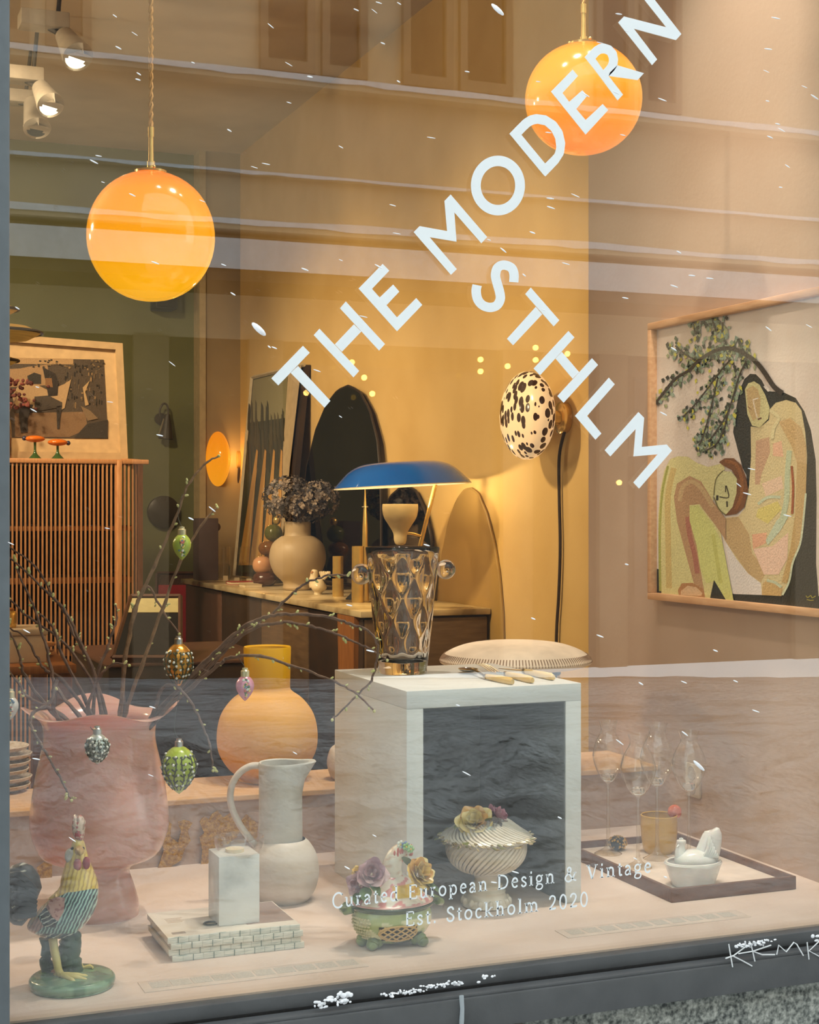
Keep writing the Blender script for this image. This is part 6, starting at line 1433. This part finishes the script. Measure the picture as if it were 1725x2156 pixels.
def horse(b):
    hpoly(b, [(-300, 455), (905, 478), (935, 1165), (-300, 1150)], (74, 62, 50), 1)
    hpoly(b, [(-300, 455), (640, 470), (640, 520), (-300, 510)], (168, 136, 96), 2)
    hpoly(b, [(50, 560), (180, 555), (250, 540), (420, 520), (420, 700), (50, 720)], (156, 124, 88), 2)
    hpoly(b, [(240, 620), (300, 590), (360, 610), (360, 690), (250, 690)], (44, 38, 32), 3)
    hpoly(b, [(130, 945), (740, 930), (760, 1080), (600, 1150), (130, 1150)], (124, 96, 68), 2)
    r = random.Random(6)
    for i in range(60):
        x = r.uniform(560, 890); y = r.uniform(500, 860); w_ = r.uniform(4, 16); h_ = r.uniform(15, 60); hpoly(b, [(x, y), (x+w_, y+5), (x+w_*.8, y+h_), (x-2, y+h_*.9)], r.choice([(146, 118, 82), (40, 36, 30), (34, 30, 26), (100, 82, 60)]), 3+i % 3)
    for i in range(40):
        x = r.uniform(280, 900); y = r.uniform(470, 540); hpoly(b, [(x, y), (x+18, y+4), (x+14, y+16), (x-3, y+12)], r.choice([(52, 44, 34), (120, 98, 68)]), 4)
    hpoly(b, [(110, 790), (150, 720), (230, 695), (330, 700), (410, 740), (440, 800), (490, 720), (560, 690), (620, 650), (600, 730), (560, 900), (520, 920), (500, 880), (280, 900), (240, 870), (170, 900), (120, 860)], (172, 142, 104), 7)
    hpoly(b, [(300, 800), (420, 790), (540, 850), (540, 890), (300, 930)], (66, 56, 46), 8)
    hpoly(b, [(165, 860), (290, 870), (240, 1000), (240, 1110), (180, 1115), (165, 980)], (52, 44, 38), 8); hpoly(b, [(490, 880), (540, 880), (520, 1000), (515, 1080), (495, 1080)], (52, 44, 38), 8)
    hpoly(b, [(370, 540), (480, 600), (510, 680), (500, 790), (420, 800), (400, 680)], (40, 32, 26), 9)
    hpoly(b, [(395, 640), (450, 640), (460, 720), (395, 710)], (126, 88, 52), 10)
    hpoly(b, [(720, 720), (780, 660), (740, 760), (770, 870), (740, 880)], (176, 146, 104), 7); hpoly(b, [(700, 880), (780, 920), (850, 990), (760, 1010)], (120, 98, 72), 7)
    hpoly(b, [(750, 1040), (935, 1000), (930, 1160), (640, 1160)], (52, 46, 40), 6)
part('print', M_paint, hp_, horse, smooth=False)
# orange glass toadstools
for lb, cx, dx in (('orange glass toadstool with blue tip on the left', 78, -1), ('orange glass toadstool with blue tip on the right', 126, 1)):
    p = Vector((xk(cx), YK+.06, ZTOP)); k = depth(p)/FPX; y0 = 912 if dx < 0 else 919
    cz1 = ZTOP+(963-y0-9)*k
    t = thing('glass_toadstool', lb, 'ornament', p, 'orange glass toadstools on the cabinet')
    part('stem', mat('green_glass', (54, 84, 44), .15, coat=.5), t, lambda b: b.lathe(smooth_prof([(0, ZTOP), (13*k, ZTOP), (12*k, ZTOP+.006), (4*k, ZTOP+12*k), (2.6*k, ZTOP+25*k), (3.4*k, cz1)], 3), (p.x, p.y, 0), 20))
    part('cap', mat('orange_glass', (214, 108, 26), .15, coat=.5), t, lambda b: b.ell((p.x, p.y, cz1), (21*k, 16*k, 7.5*k), 24, 12))
    part('tip', mat('blue_glass', (54, 56, 80), .2), t, lambda b: b.ell((p.x+dx*22*k, p.y, cz1+(1 if dx < 0 else -1)*k), 5*k, 12, 8))
# brown bottle with dried red flowers
p = Vector((xk(22), YK+.10, ZTOP)); k = depth(p)/FPX
bt = thing('brown_bottle', 'brown bottle vase at the left end of the cabinet', 'bottle', p)
part('bottle_body', mat('brown_bottle_glass', (84, 50, 26), .15, trans=.3), bt, lambda b: b.lathe(smooth_prof([(0, ZTOP), (9*k, ZTOP), (9*k, ZTOP+60*k), (7*k, ZTOP+80*k), (4*k, ZTOP+90*k), (4.5*k, ZTOP+96*k)], 3), (p.x, p.y, 0), 24))
rf = thing('dried_red_flowers', 'dried dusky red flowers standing in the brown bottle', 'flowers', p+UP*96*k)
rr = random.Random(31)
part('stems', M_twig, rf, lambda b: [b.tube([p+UP*90*k, p+Vector((rr.uniform(-.03, .07), 0, 130*k))], .002, 5) for i in range(5)], kind='stuff')
part('petals', mat_attr('dusky_petals', .8), rf, lambda b: [b.ell(p+Vector((rr.gauss(.03, .045), rr.gauss(0, .03), (105+rr.uniform(0, 62))*k)), (rr.uniform(.006, .012), .007, rr.uniform(.006, .012)), 6, 4, col=rr.choice([(104, 52, 44), (128, 66, 56), (84, 40, 36)])) for i in range(90)], kind='stuff')
# round dark disc, sconce and speaker on the green wall
gw = YB-.004
q = at_y(343, 1078, gw); k = depth(q)/FPX
rm = thing('round_wall_disc', 'round dark disc hanging on the green wall by the cabinet', 'mirror', q)
part('disc', mat('dark_umber_disc', (52, 44, 26), .35), rm, lambda b: b.tube([q, q-Vector((0, .03, 0)), q-Vector((0, .034, 0))], [34*k, 34*k, 32*k], 48))
q = at_y(337, 882, gw); k = depth(q)/FPX
sw = thing('black_wall_sconce', 'small black sconce with conical shade on the green wall', 'wall lamp', q)
Mb2 = mat('dark_olive_metal', (56, 46, 22), .45)
part('wall_plate', Mb2, sw, lambda b: b.tube([q, q-Vector((0, .02, 0))], 12*k, 24))
part('arm', Mb2, sw, lambda b: b.tube(smooth_line([at_y(x, y, gw-.06) for x, y in ((337, 876), (337, 862), (343, 851), (350, 851), (354, 860), (354, 874))], 5), 2.2*k, 8))
part('shade', Mb2, sw, lambda b: b.tube([at_y(353, 872, gw-.06), at_y(349, 924, gw-.06)], [5*k, 16*k], 28, cap=False))
part('shade_gleam_tube', mat('grey_gleam', (150, 146, 120), .3, .6), sw, lambda b: b.tube([at_y(345, 882, gw-.09), at_y(334, 918, gw-.12)], [1.5*k, 2.2*k], 8))  # pale rod added as a painted gleam on the shade
a, b3 = at_y(316, 655, gw), at_y(362, 600, gw)
sp_ = thing('wall_speaker', 'small black speaker high on the green wall', 'speaker', ((a.x+b3.x)/2, gw, a.z))
part('cabinet', M_black, sp_, lambda b: b.bbox((a.x, gw-.14, a.z), (b3.x, gw, b3.z), .006)); part('grille', mat('speaker_cloth', (36, 34, 30), .9), sp_, lambda b: b.bbox((a.x+.01, gw-.146, a.z+.01), (b3.x-.01, gw-.14, b3.z-.01), .003))
# rattan pendant
dd = 5.0; kd = dd/FPX; c = axis(-8, dd)
rt = thing('rattan_pendant', 'layered rattan pendant lamp at the left edge', 'pendant lamp', (c.x, c.y, ZC))
M_rat = mat('honey_rattan', (206, 170, 98), .6, var=(160, 126, 66), scale=8, stretch=(1, 1, 40), emit=(206, 150, 64), estr=0.22)
rz = lambda y: H-(y-HY)*kd
for r_, y0, y1 in ((46, 640, 662), (94, 680, 719), (46, 748, 770)):
    part('rattan_tier', M_rat, rt, lambda b: b.lathe([(8*kd, rz(y0)), (r_*kd*.7, rz(y0+(y1-y0)*.18)), (r_*kd, rz((y0+y1)/2)), (r_*kd*.7, rz(y1-(y1-y0)*.12)), (8*kd, rz(y1))], c, 48))
    part('tier_hoop', M_darkw, rt, lambda b: b.tube([c+Vector((r_*kd*math.cos(a), r_*kd*math.sin(a), rz((y0+y1)/2))) for a in [2*pi*i/48 for i in range(49)]], .005, 6))
part('cord', M_black, rt, lambda b: b.tube([(c.x, c.y, rz(770)), (c.x, c.y, ZC)], .004, 6))
# ------------------------------------------------------------------ low cabinet with leaning pictures, dining table
dd = 5.6; c0 = at_d(235, 1396, dd); c1 = at_d(380, 1396, dd)
lc = thing('low_dark_cabinet', 'low dark cabinet carrying the leaning pictures', 'cabinet', (c0.x, c0.y, ZF))
part('cabinet_body', M_darkw, lc, lambda b: b.bbox((c0.x-.02, c0.y-.05, ZF), (c0.x+.62, c0.y+.75, c0.z-.012), .004)); part('cabinet_top', M_rib, lc, lambda b: b.bbox((c0.x-.03, c0.y-.06, c0.z-.012), (c0.x+.63, c0.y+.76, c0.z), .003))
def picture(label, BLp, BRp, TRp, TLp, dfront, dback, parts_):
    A = [at_d(*BLp, dfront), at_d(*BRp, dfront), at_d(*TRp, dback), at_d(*TLp, dback)]
    t = thing('leaning_picture', label, 'picture', A[0], 'leaning framed pictures')
    n = (A[1]-A[0]).cross(A[3]-A[0]).normalized()
    if n.y > 0: n = -n
    part('backing', M_rib, t, lambda b: b.prism(A, -n*.02), smooth=False)
    for k in range(4): part('frame_bar', M_rib, t, lambda b: b.tube([A[k]+n*.004, A[(k+1) % 4]+n*.004], .009, 4))
    for (u0, v0, u1, v1, m, nm) in parts_:
        def bil(u, v): return (A[0].lerp(A[1], u)).lerp(A[3].lerp(A[2], u), v)+n*.003
        part(nm, m, t, lambda b: b.prism([bil(u0, v0), bil(u1, v0), bil(u1, v1), bil(u0, v1)], n*.002), smooth=False)
Mr, Mcr, Mbl = mat('crimson_print', (216, 54, 74), .6), mat('pale_cream_print', (216, 208, 156), .6), mat('black_print', (20, 22, 24), .7, scale=6)
picture('red picture leaning behind the cream and black one', (322, 1566), (420, 1566), (420, 1207), (331, 1207), 7.9, 8.05, [(.04, .0, .97, .93, Mr, 'red_print')])
picture('cream and black picture leaning on the low cabinet', (237, 1386), (380, 1386), (380, 1257), (276, 1257), 5.6, 6.0, [(.03, .04, .99, .70, Mbl, 'black_field'), (.03, .72, .99, .96, Mcr, 'cream_field')])
dd = 5.0; a = at_d(-60, 1400, dd); tz_ = a.z
tbx1 = at_d(165, 1400, dd).x
tb_ = thing('dining_table', 'table with cream top among the twigs at the left edge', 'table', (a.x+.2, a.y, ZF))
part('table_top', M_orw, tb_, lambda b: b.bbox((a.x-.3, a.y-.1, tz_-.03), (tbx1, a.y+.55, tz_), .006))
for x in (a.x-.25, tbx1-.06):
    for y in (a.y-.06, a.y+.48): part('leg', M_orw, tb_, lambda b: b.box((x, y, ZF), (x+.05, y+.05, tz_-.03)), smooth=False)
pbx = thing('white_gift_box', 'cream white gift box on the table behind the twigs', 'box', (a.x+.2, a.y+.1, tz_))
part('box_base', mat('cream_card', (226, 206, 178), .6), pbx, lambda b: b.bbox((a.x+.02, a.y, tz_), (a.x+.24, a.y+.2, tz_+.09), .004)); part('box_lid', mat('cream_card', (226, 206, 178)), pbx, lambda b: b.bbox((a.x+.015, a.y-.005, tz_+.09), (a.x+.245, a.y+.205, tz_+.112), .004))
gj = thing('gold_jar', 'small golden jar standing on the cream gift box', 'jar', (a.x+.12, a.y+.08, tz_+.112))
part('jar_body', M_brass, gj, lambda b: b.lathe(smooth_prof([(0, tz_+.112), (.03, tz_+.112), (.034, tz_+.13), (.034, tz_+.16), (.024, tz_+.17)], 3), (a.x+.12, a.y+.08, 0), 24)); part('jar_lid', mat('orange_wax', (206, 130, 50), .4), gj, lambda b: b.lathe([(.026, tz_+.17), (.026, tz_+.176), (.006, tz_+.18), (.006, tz_+.188), (0, tz_+.19)], (a.x+.12, a.y+.08, 0), 24))
for i, lb in enumerate(('lower woven trivet stack by the slatted cabinet', 'upper woven trivet stack by the slatted cabinet')):
    z = tz_+.005+i*.03; cx_ = at_d(185, 1380, 5.4)
    if i == 0: pass
    t = part('woven_trivet', M_cane, None, lambda b: [b.tube([Vector((tbx1-.09, a.y+.22, z+.0001))+Vector((rq*math.cos(g), rq*math.sin(g), .006)) for g in [2*pi*j/28 for j in range(29)]], .006, 6) for rq in (.02, .035, .05, .065)], org=(tbx1-.09, a.y+.22, z)); tag(t, lb, 'trivet', 'woven trivets on the table', 'stuff' if False else None)
# ------------------------------------------------------------------ vinyl lettering on the glass
M_vin = mat('white_vinyl', (236, 243, 244), 0.5, var=(233, 240, 242), scale=3)
YV = G-0.0052
def gp(p): return at_y(p[0], p[1], YV)
def zA(*p): return [(560+x/3.0804, 320+y/3.0804) for x, y in p]
def zB(*p): return [(1050+x/4.3125, y/4.3125) for x, y in p]
def zC_(*p): return [(980+x/3.8333, 530+y/3.8333) for x, y in p]
def stroke_outline(pts, wd, sub=6):
    P = smooth_line([Vector((x, y, 0)) for x, y in pts], sub); n = len(P); L, R = [], []
    for i in range(n):
        t = (P[min(i+1, n-1)]-P[max(i-1, 0)]).normalized(); nn = Vector((-t.y, t.x, 0))
        ww = wd if not hasattr(wd, '__len__') else wd[min(i, len(wd)-1)]
        L.append(P[i]+nn*ww/2); R.append(P[i]-nn*ww/2)
    return [(p.x, p.y) for p in L], [(p.x, p.y) for p in R]
VOFF = (0, -0.0006, 0)
def ribbon(b, L, R):
    n = len(L); A = [gp(p) for p in L]; B = [gp(p) for p in R]; off = Vector(VOFF)
    vs = A+B+[p+off for p in A]+[p+off for p in B]; fs = []
    for i in range(n-1):
        fs += [(i, i+1, n+i+1, n+i), (2*n+i+1, 2*n+i, 3*n+i, 3*n+i+1), (i+1, i, 2*n+i, 2*n+i+1), (n+i, n+i+1, 3*n+i+1, 3*n+i)]
    fs += [(0, n, 3*n, 2*n), (n-1, 2*n-1+0, 4*n-1, 3*n-1)]
    b.add(vs, fs)
def solid(*polys): return lambda b: [b.prism([gp(p) for p in pl], VOFF) for pl in polys]
def hollow(o, i):
    o = resample([gp(p) for p in o], 72); i = resample([gp(p) for p in i], 72)
    return lambda b: b.ring(o, i, VOFF)
def ellp(cx, cy, rx, ry, n=72): return [(cx+rx*math.cos(2*pi*k/n), cy+ry*math.sin(2*pi*k/n)) for k in range(n)]
lt1 = thing('window_lettering', 'large white diagonal letters THE MODERN on the glass', 'lettering', gp((1000, 450)), 'vinyl lettering on the shop glass')
lt2 = thing('window_lettering', 'large white diagonal letters STHLM running down on the glass', 'lettering', gp((1200, 780)), 'vinyl lettering on the shop glass')
def E_(z, p): return solid(z(*p))
L1 = [solid(zA((35, 1468), (240, 1257), (284, 1302), (80, 1514)), zA((160, 1432), (208, 1388), (418, 1614), (380, 1658))),
      solid(zA((310, 1188), (347, 1146), (605, 1420), (568, 1462)), zA((480, 1014), (518, 970), (772, 1246), (734, 1288)), zA((447, 1248), (570, 1118), (618, 1165), (493, 1296))),
      solid(zA((601, 886), (757, 726), (800, 770), (688, 888), (738, 944), (825, 860), (865, 906), (782, 994), (850, 1073), (975, 948), (1014, 992), (850, 1163))),
      solid(zA((958, 520), (997, 481), (1175, 513), (1158, 318), (1198, 276), (1435, 552), (1397, 592), (1222, 392), (1236, 582), (1062, 553), (1238, 760), (1200, 797))),
      hollow(zA(*ellp(1505, 218, 175, 194)), zA(*ellp(1505, 218, 112, 126))),
      hollow(zB((98, 1215), (160, 1150), (225, 1085), (280, 1050), (340, 1036), (430, 1048), (520, 1105), (580, 1190), (605, 1300), (592, 1400), (540, 1482), (480, 1545), (422, 1605), (260, 1411)), zB((207, 1225), (245, 1185), (285, 1148), (320, 1130), (355, 1124), (420, 1138), (480, 1190), (515, 1260), (525, 1340), (510, 1395), (480, 1428), (450, 1457), (422, 1485), (314, 1355))),
      solid(zB((475, 832), (672, 632), (720, 690), (580, 845), (640, 925), (760, 820), (805, 870), (705, 990), (790, 1090), (945, 945), (995, 1000), (790, 1222))),
      None,
      solid(zB((1085, 205), (1138, 150), (1522, 248), (1302, -28), (1357, -78), (1660, 310), (1610, 365), (1228, 262), (1440, 540), (1393, 592)))]
bow = hollow(zB((780, 520), (870, 425), (910, 402), (950, 393), (1020, 415), (1070, 470), (1085, 540), (1078, 595), (1050, 640), (1000, 692), (955, 738), (868, 629)), zB((880, 535), (905, 505), (930, 488), (960, 485), (990, 500), (1003, 535), (1002, 565), (985, 598), (968, 617), (958, 628), (950, 637), (915, 586)))
stem = solid(zB((868, 629), (955, 738), (1000, 692), (1130, 860), (1080, 912)) , zB((1010, 660), (1078, 593), (1320, 665), (1262, 728), (1000, 690)))
L1[7] = lambda b: (bow(b), stem(b))
for f in L1: part('letter', M_vin, lt1, f, smooth=False)
sL, sR = stroke_outline(zC_((390, 246), (392, 180), (370, 130), (310, 108), (260, 130), (243, 190), (255, 250), (275, 320), (282, 380), (255, 432), (200, 450), (140, 432), (100, 385), (87, 320), (95, 270)), 75/3.8333, 8)
L2 = [lambda b: ribbon(b, sL, sR),
      solid(zC_((483, 342), (528, 290), (758, 553), (713, 603)), zC_((568, 445), (620, 505), (385, 755), (336, 703))),
      solid(zC_((832, 640), (880, 692), (603, 997), (551, 943)), zC_((1022, 860), (1071, 914), (793, 1219), (743, 1165)), zC_((778, 808), (918, 972), (866, 1025), (728, 862))),
      solid(zC_((885, 1325), (1158, 1017), (1206, 1070), (983, 1325), (1098, 1467), (1050, 1517))),
      solid(zC_((1125, 1602), (1397, 1294), (1443, 1340), (1424, 1575), (1625, 1556), (1668, 1605), (1402, 1912), (1356, 1862), (1552, 1635), (1357, 1652), (1375, 1430), (1170, 1652)))]
for f in L2: part('letter', M_vin, lt2, f, smooth=False)
# serif tagline: glyphs drawn as pen strokes in em units (x-height .46, cap .68)
def arc(cx, cy, rx, ry, a0, a1, n=9): return [(cx+rx*math.cos(math.radians(a0+(a1-a0)*k/(n-1))), cy+ry*math.sin(math.radians(a0+(a1-a0)*k/(n-1)))) for k in range(n)]
K, N_ = .082, .042            # thick and thin pen widths
def sf(x, y, w=.11): return ([(x-w, y), (x+w, y)], .034)
XH, CP, AS = .46, .68, .72
GL = {
 'C': (.66, [(arc(.38, .34, .31, .36, 42, 180, 10)+arc(.38, .34, .31, .36, 180, 318, 10)[1:], .07), ([(.61, .58), (.62, .68)], .04)]),
 'u': (.54, [([(.12, .44), (.12, .14), (.18, .02), (.28, .02), (.38, .10)], K*.8), ([(.40, .46), (.40, 0)], K), sf(.07, .445, .06), sf(.36, .445, .06), sf(.45, .017, .06)]),
 'r': (.38, [([(.13, .46), (.13, 0)], K), ([(.13, .30), (.20, .42), (.32, .43)], .07), sf(.13, .017), sf(.08, .445, .06)]),
 'a': (.46, [([(.08, .36), (.14, .44), (.24, .45), (.32, .38), (.33, .26), (.33, .05), (.40, .02)], K*.8), ([(.33, .27), (.18, .24), (.08, .15), (.10, .03), (.22, .01), (.33, .10)], .055)]),
 't': (.32, [([(.15, .60), (.15, .10), (.20, .02), (.29, .05)], K*.85), ([(.04, .44), (.29, .44)], .04)]),
 'e': (.46, [([(.07, .26), (.38, .26)], .04), ([(.38, .26), (.35, .40), (.23, .46), (.12, .38), (.08, .22), (.13, .07), (.25, .01), (.38, .08)], .066)]),
 'd': (.54, [([(.40, .72), (.40, 0)], K), ([(.40, .36), (.28, .45), (.14, .39), (.08, .22), (.13, .06), (.25, .01), (.40, .10)], .062), sf(.36, .705, .06), sf(.44, .017, .06)]),
 'E': (.58, [([(.15, .68), (.15, 0)], K), ([(.10, .665), (.48, .665), (.50, .55)], .042), ([(.15, .36), (.38, .36)], .04), ([(.10, .017), (.49, .017), (.53, .14)], .042), ([(.38, .43), (.38, .29)], .03)]),
 'o': (.52, [(arc(.26, .23, .185, .22, 0, 360, 17), .066)]),
 'p': (.54, [([(.13, .46), (.13, -.22)], K), ([(.13, .35), (.26, .45), (.40, .39), (.45, .23), (.40, .06), (.27, .01), (.13, .10)], .064), sf(.13, -.205), sf(.08, .445, .06)]),
 'n': (.56, [([(.13, .46), (.13, 0)], K), ([(.13, .32), (.24, .44), (.36, .43), (.42, .32), (.42, 0)], K*.85), sf(.13, .017), sf(.42, .017), sf(.08, .445, .06)]),
 'D': (.74, [([(.15, .68), (.15, 0)], K), ([(.07, .665), (.30, .66), (.52, .58), (.63, .40), (.62, .24), (.52, .08), (.32, .02), (.07, .017)], .062)]),
 's': (.40, [([(.33, .36), (.27, .44), (.17, .45), (.09, .37), (.14, .28), (.27, .20), (.33, .11), (.26, .02), (.14, .01), (.07, .10)], .062)]),
 'i': (.28, [([(.14, .46), (.14, 0)], K), sf(.14, .017), sf(.09, .445, .06), ([(.10, .635), (.18, .635)], .085)]),
 'g': (.50, [(arc(.23, .30, .15, .15, 0, 360, 15), .058), ([(.14, .16), (.10, .08), (.20, .04), (.36, .02), (.43, -.08), (.36, -.20), (.20, -.22), (.07, -.16), (.09, -.05), (.16, .02)], .052), ([(.34, .42), (.45, .45)], .045)]),
 '&': (.78, [([(.66, .40), (.56, .20), (.42, .04), (.26, -.01), (.11, .07), (.09, .20), (.20, .33), (.36, .44), (.42, .57), (.34, .68), (.24, .64), (.22, .53), (.32, .36), (.46, .18), (.60, .05), (.73, .02)], .058), sf(.66, .40, .08)]),
 'V': (.70, [([(.12, .68), (.36, 0)], K), ([(.60, .68), (.37, 0)], .042), sf(.12, .665), sf(.60, .665, .09)]),
 'S': (.50, [([(.42, .54), (.36, .65), (.24, .68), (.11, .60), (.11, .47), (.22, .38), (.36, .29), (.43, .17), (.36, .03), (.21, .0), (.09, .08), (.07, .18)], .070)]),
 'c': (.44, [([(.37, .35), (.32, .44), (.22, .45), (.11, .38), (.08, .22), (.13, .07), (.24, .01), (.38, .08)], .064)]),
 'k': (.54, [([(.13, .72), (.13, 0)], K), ([(.15, .20), (.40, .44)], .042), ([(.22, .27), (.44, .02)], .066), sf(.13, .017), sf(.42, .445, .08), sf(.47, .017, .07), sf(.08, .705, .06)]),
 'h': (.56, [([(.13, .72), (.13, 0)], K), ([(.13, .32), (.24, .44), (.36, .43), (.42, .32), (.42, 0)], K*.85), sf(.13, .017), sf(.42, .017), sf(.08, .705, .06)]),
 'l': (.28, [([(.14, .72), (.14, 0)], K), sf(.14, .017), sf(.09, .705, .06)]),
 'm': (.84, [([(.13, .46), (.13, 0)], K), ([(.13, .32), (.23, .44), (.34, .43), (.41, .32), (.41, 0)], K*.85), ([(.41, .32), (.51, .44), (.62, .43), (.69, .32), (.69, 0)], K*.85), sf(.13, .017), sf(.41, .017), sf(.69, .017), sf(.08, .445, .06)]),
 '.': (.24, [([(.08, .045), (.17, .045)], .09)]),
 '2': (.50, [([(.08, .50), (.13, .63), (.25, .67), (.37, .60), (.38, .46), (.30, .30), (.18, .15), (.07, .04)], .062), ([(.07, .04), (.36, .04), (.42, .10)], .075)]),
 '0': (.50, [(arc(.25, .33, .175, .34, 0, 360, 19), .060)]),
 ' ': (.34, []),
}
def tagline(root, text, x0, y0, x1, slope, em, sp=.10):
    tot = sum(GL[c][0]+sp for c in text)-sp; sx = (x1-x0)/tot
    x = 0.0
    for c in text:
        adv, st = GL[c]
        if st:
            def fn(b):
                for pts, wd in st:
                    L, R = stroke_outline(pts, wd*1.3, 3 if len(pts) > 2 else 1)
                    mp = lambda p: (x0+(x+p[0])*sx, y0-p[1]*em-slope*((x+p[0])*sx))
                    ribbon(b, [mp(p) for p in L], [mp(p) for p in R])
            part('letter', M_vin, root, fn, smooth=False)
        x += adv+sp
tg1 = thing('window_tagline', 'small white serif line Curated European Design & Vintage on the glass', 'lettering', gp((1035, 1870)), 'vinyl lettering on the shop glass')
tagline(tg1, 'Curated European Design & Vintage', 699, 1911.5, 1372, .112, 43)
tg2 = thing('window_tagline', 'small white serif line Est. Stockholm 2020 on the glass', 'lettering', gp((1045, 1930)), 'vinyl lettering on the shop glass')
tagline(tg2, 'Est. Stockholm 2020', 852, 1950, 1239, .112, 43)
# scratched marks on the sill face
SYF = G-0.0612
gf = thing('scratched_graffiti', 'white scratched letters KKMK on the grey sill face', 'graffiti', at_y(1620, 2010, SYF))
def sg(*pts): return [at_y(x, y, SYF) for x, y in pts]
M_scr = mat('white_scratch', (226, 230, 230), .7)
for nm, ls in (('scratch_letter', [sg((1535, 1988), (1543, 2036)), sg((1528, 2018), (1545, 2012), (1572, 1992)), sg((1542, 2012), (1562, 2022), (1584, 2034))]),
               ('scratch_letter', [sg((1582, 1988), (1590, 2024)), sg((1555, 2008), (1585, 2003), (1624, 1990)), sg((1586, 2003), (1605, 2010), (1632, 2010))]),
               ('scratch_letter', [sg((1636, 2010), (1640, 1990), (1656, 2004), (1672, 1984), (1678, 1988), (1692, 2012))]),
               ('scratch_letter', [sg((1700, 1984), (1704, 2020)), sg((1725, 1982), (1704, 2002), (1730, 2016))])):
    part(nm, M_scr, gf, lambda b: [b.tube(l, .0012, 5) for l in ls])
# ------------------------------------------------------------------ snow on the sill and in the air
rr = random.Random(17)
def sill_snow(label, spots):
    p0 = at_y(spots[0][0], spots[0][1], G-.05)
    b = MB()
    for px, py, s in spots:
        q = at_y(px, py, G-.05-rr.uniform(0, .012)); 
        for k in range(4): b.ell(q+Vector((rr.gauss(0, .005*s), rr.gauss(0, .002), rr.gauss(0, .0022*s))), (rr.uniform(.0012, .0034)*s, rr.uniform(.0012, .003), rr.uniform(.001, .0024)*s), 8, 5)
    b.build('sill_snow', M_snow, None, label=label, cat='snow', kind='stuff', org=p0)
sill_snow('crusty snow lump on the sill below the tureen', [(664+i*9+rr.uniform(-3, 3), 2116-i*1.6+rr.uniform(-6, 6), 1.3) for i in range(9)]+[(720, 2102, 2.0), (728, 2100, 2.0)])
sill_snow('thin line of crusty snow along the sill below the pedestal', [(810+i*6.5+rr.uniform(-3, 3), 2096-i*1.15+rr.uniform(-3, 3), .9) for i in range(26)]+[(1015, 2056, 1.4), (1024, 2055, 1.2)])
sill_snow('snow crumbs on the sill above the scratched letters', [(1552+i*5, 1992-i*.8+rr.uniform(-3, 3), 1.0) for i in range(14)]+[(1720, 1972, 1.6)])
def flakes(b):
    r = random.Random(41)
    big = [(545, 693, 1.0, 20, 6.5), (1048, 20, 1.2, 18, 5), (1472, 1612, 1.15, 16, 3.8)]
    def fl(px, py, d, L, W, ang):
        k = d/FPX; c = at_d(px, py, d); u = (RIGHT*math.cos(ang)-UP*math.sin(ang)); v = BACK; w_ = u.cross(v)
        M = Matrix((u, v, w_)).transposed(); b.ell(c, (L*k, W*k, W*k), 8, 6, M=M)
    for px, py, d, L, W in big: fl(px, py, d, L, W, .75)
    for i in range(120):
        px, py = r.uniform(20, 1720), abs(r.gauss(0, 1))*700 if r.random() < .7 else r.uniform(0, 1900)
        if py > 1950: continue
        d = r.uniform(1.2, 2.2); fl(px, py, d, r.uniform(4, 10.5), r.uniform(0.8, 1.7), r.uniform(.1, .7))
b = MB(); flakes(b)
b.build('falling_snowflakes', mat('airy_snow', (250, 252, 254), .8), None, label='small wind-blown snowflakes falling in front of the glass', cat='snow', kind='stuff', org=(0.9, 1.7, 1.0))
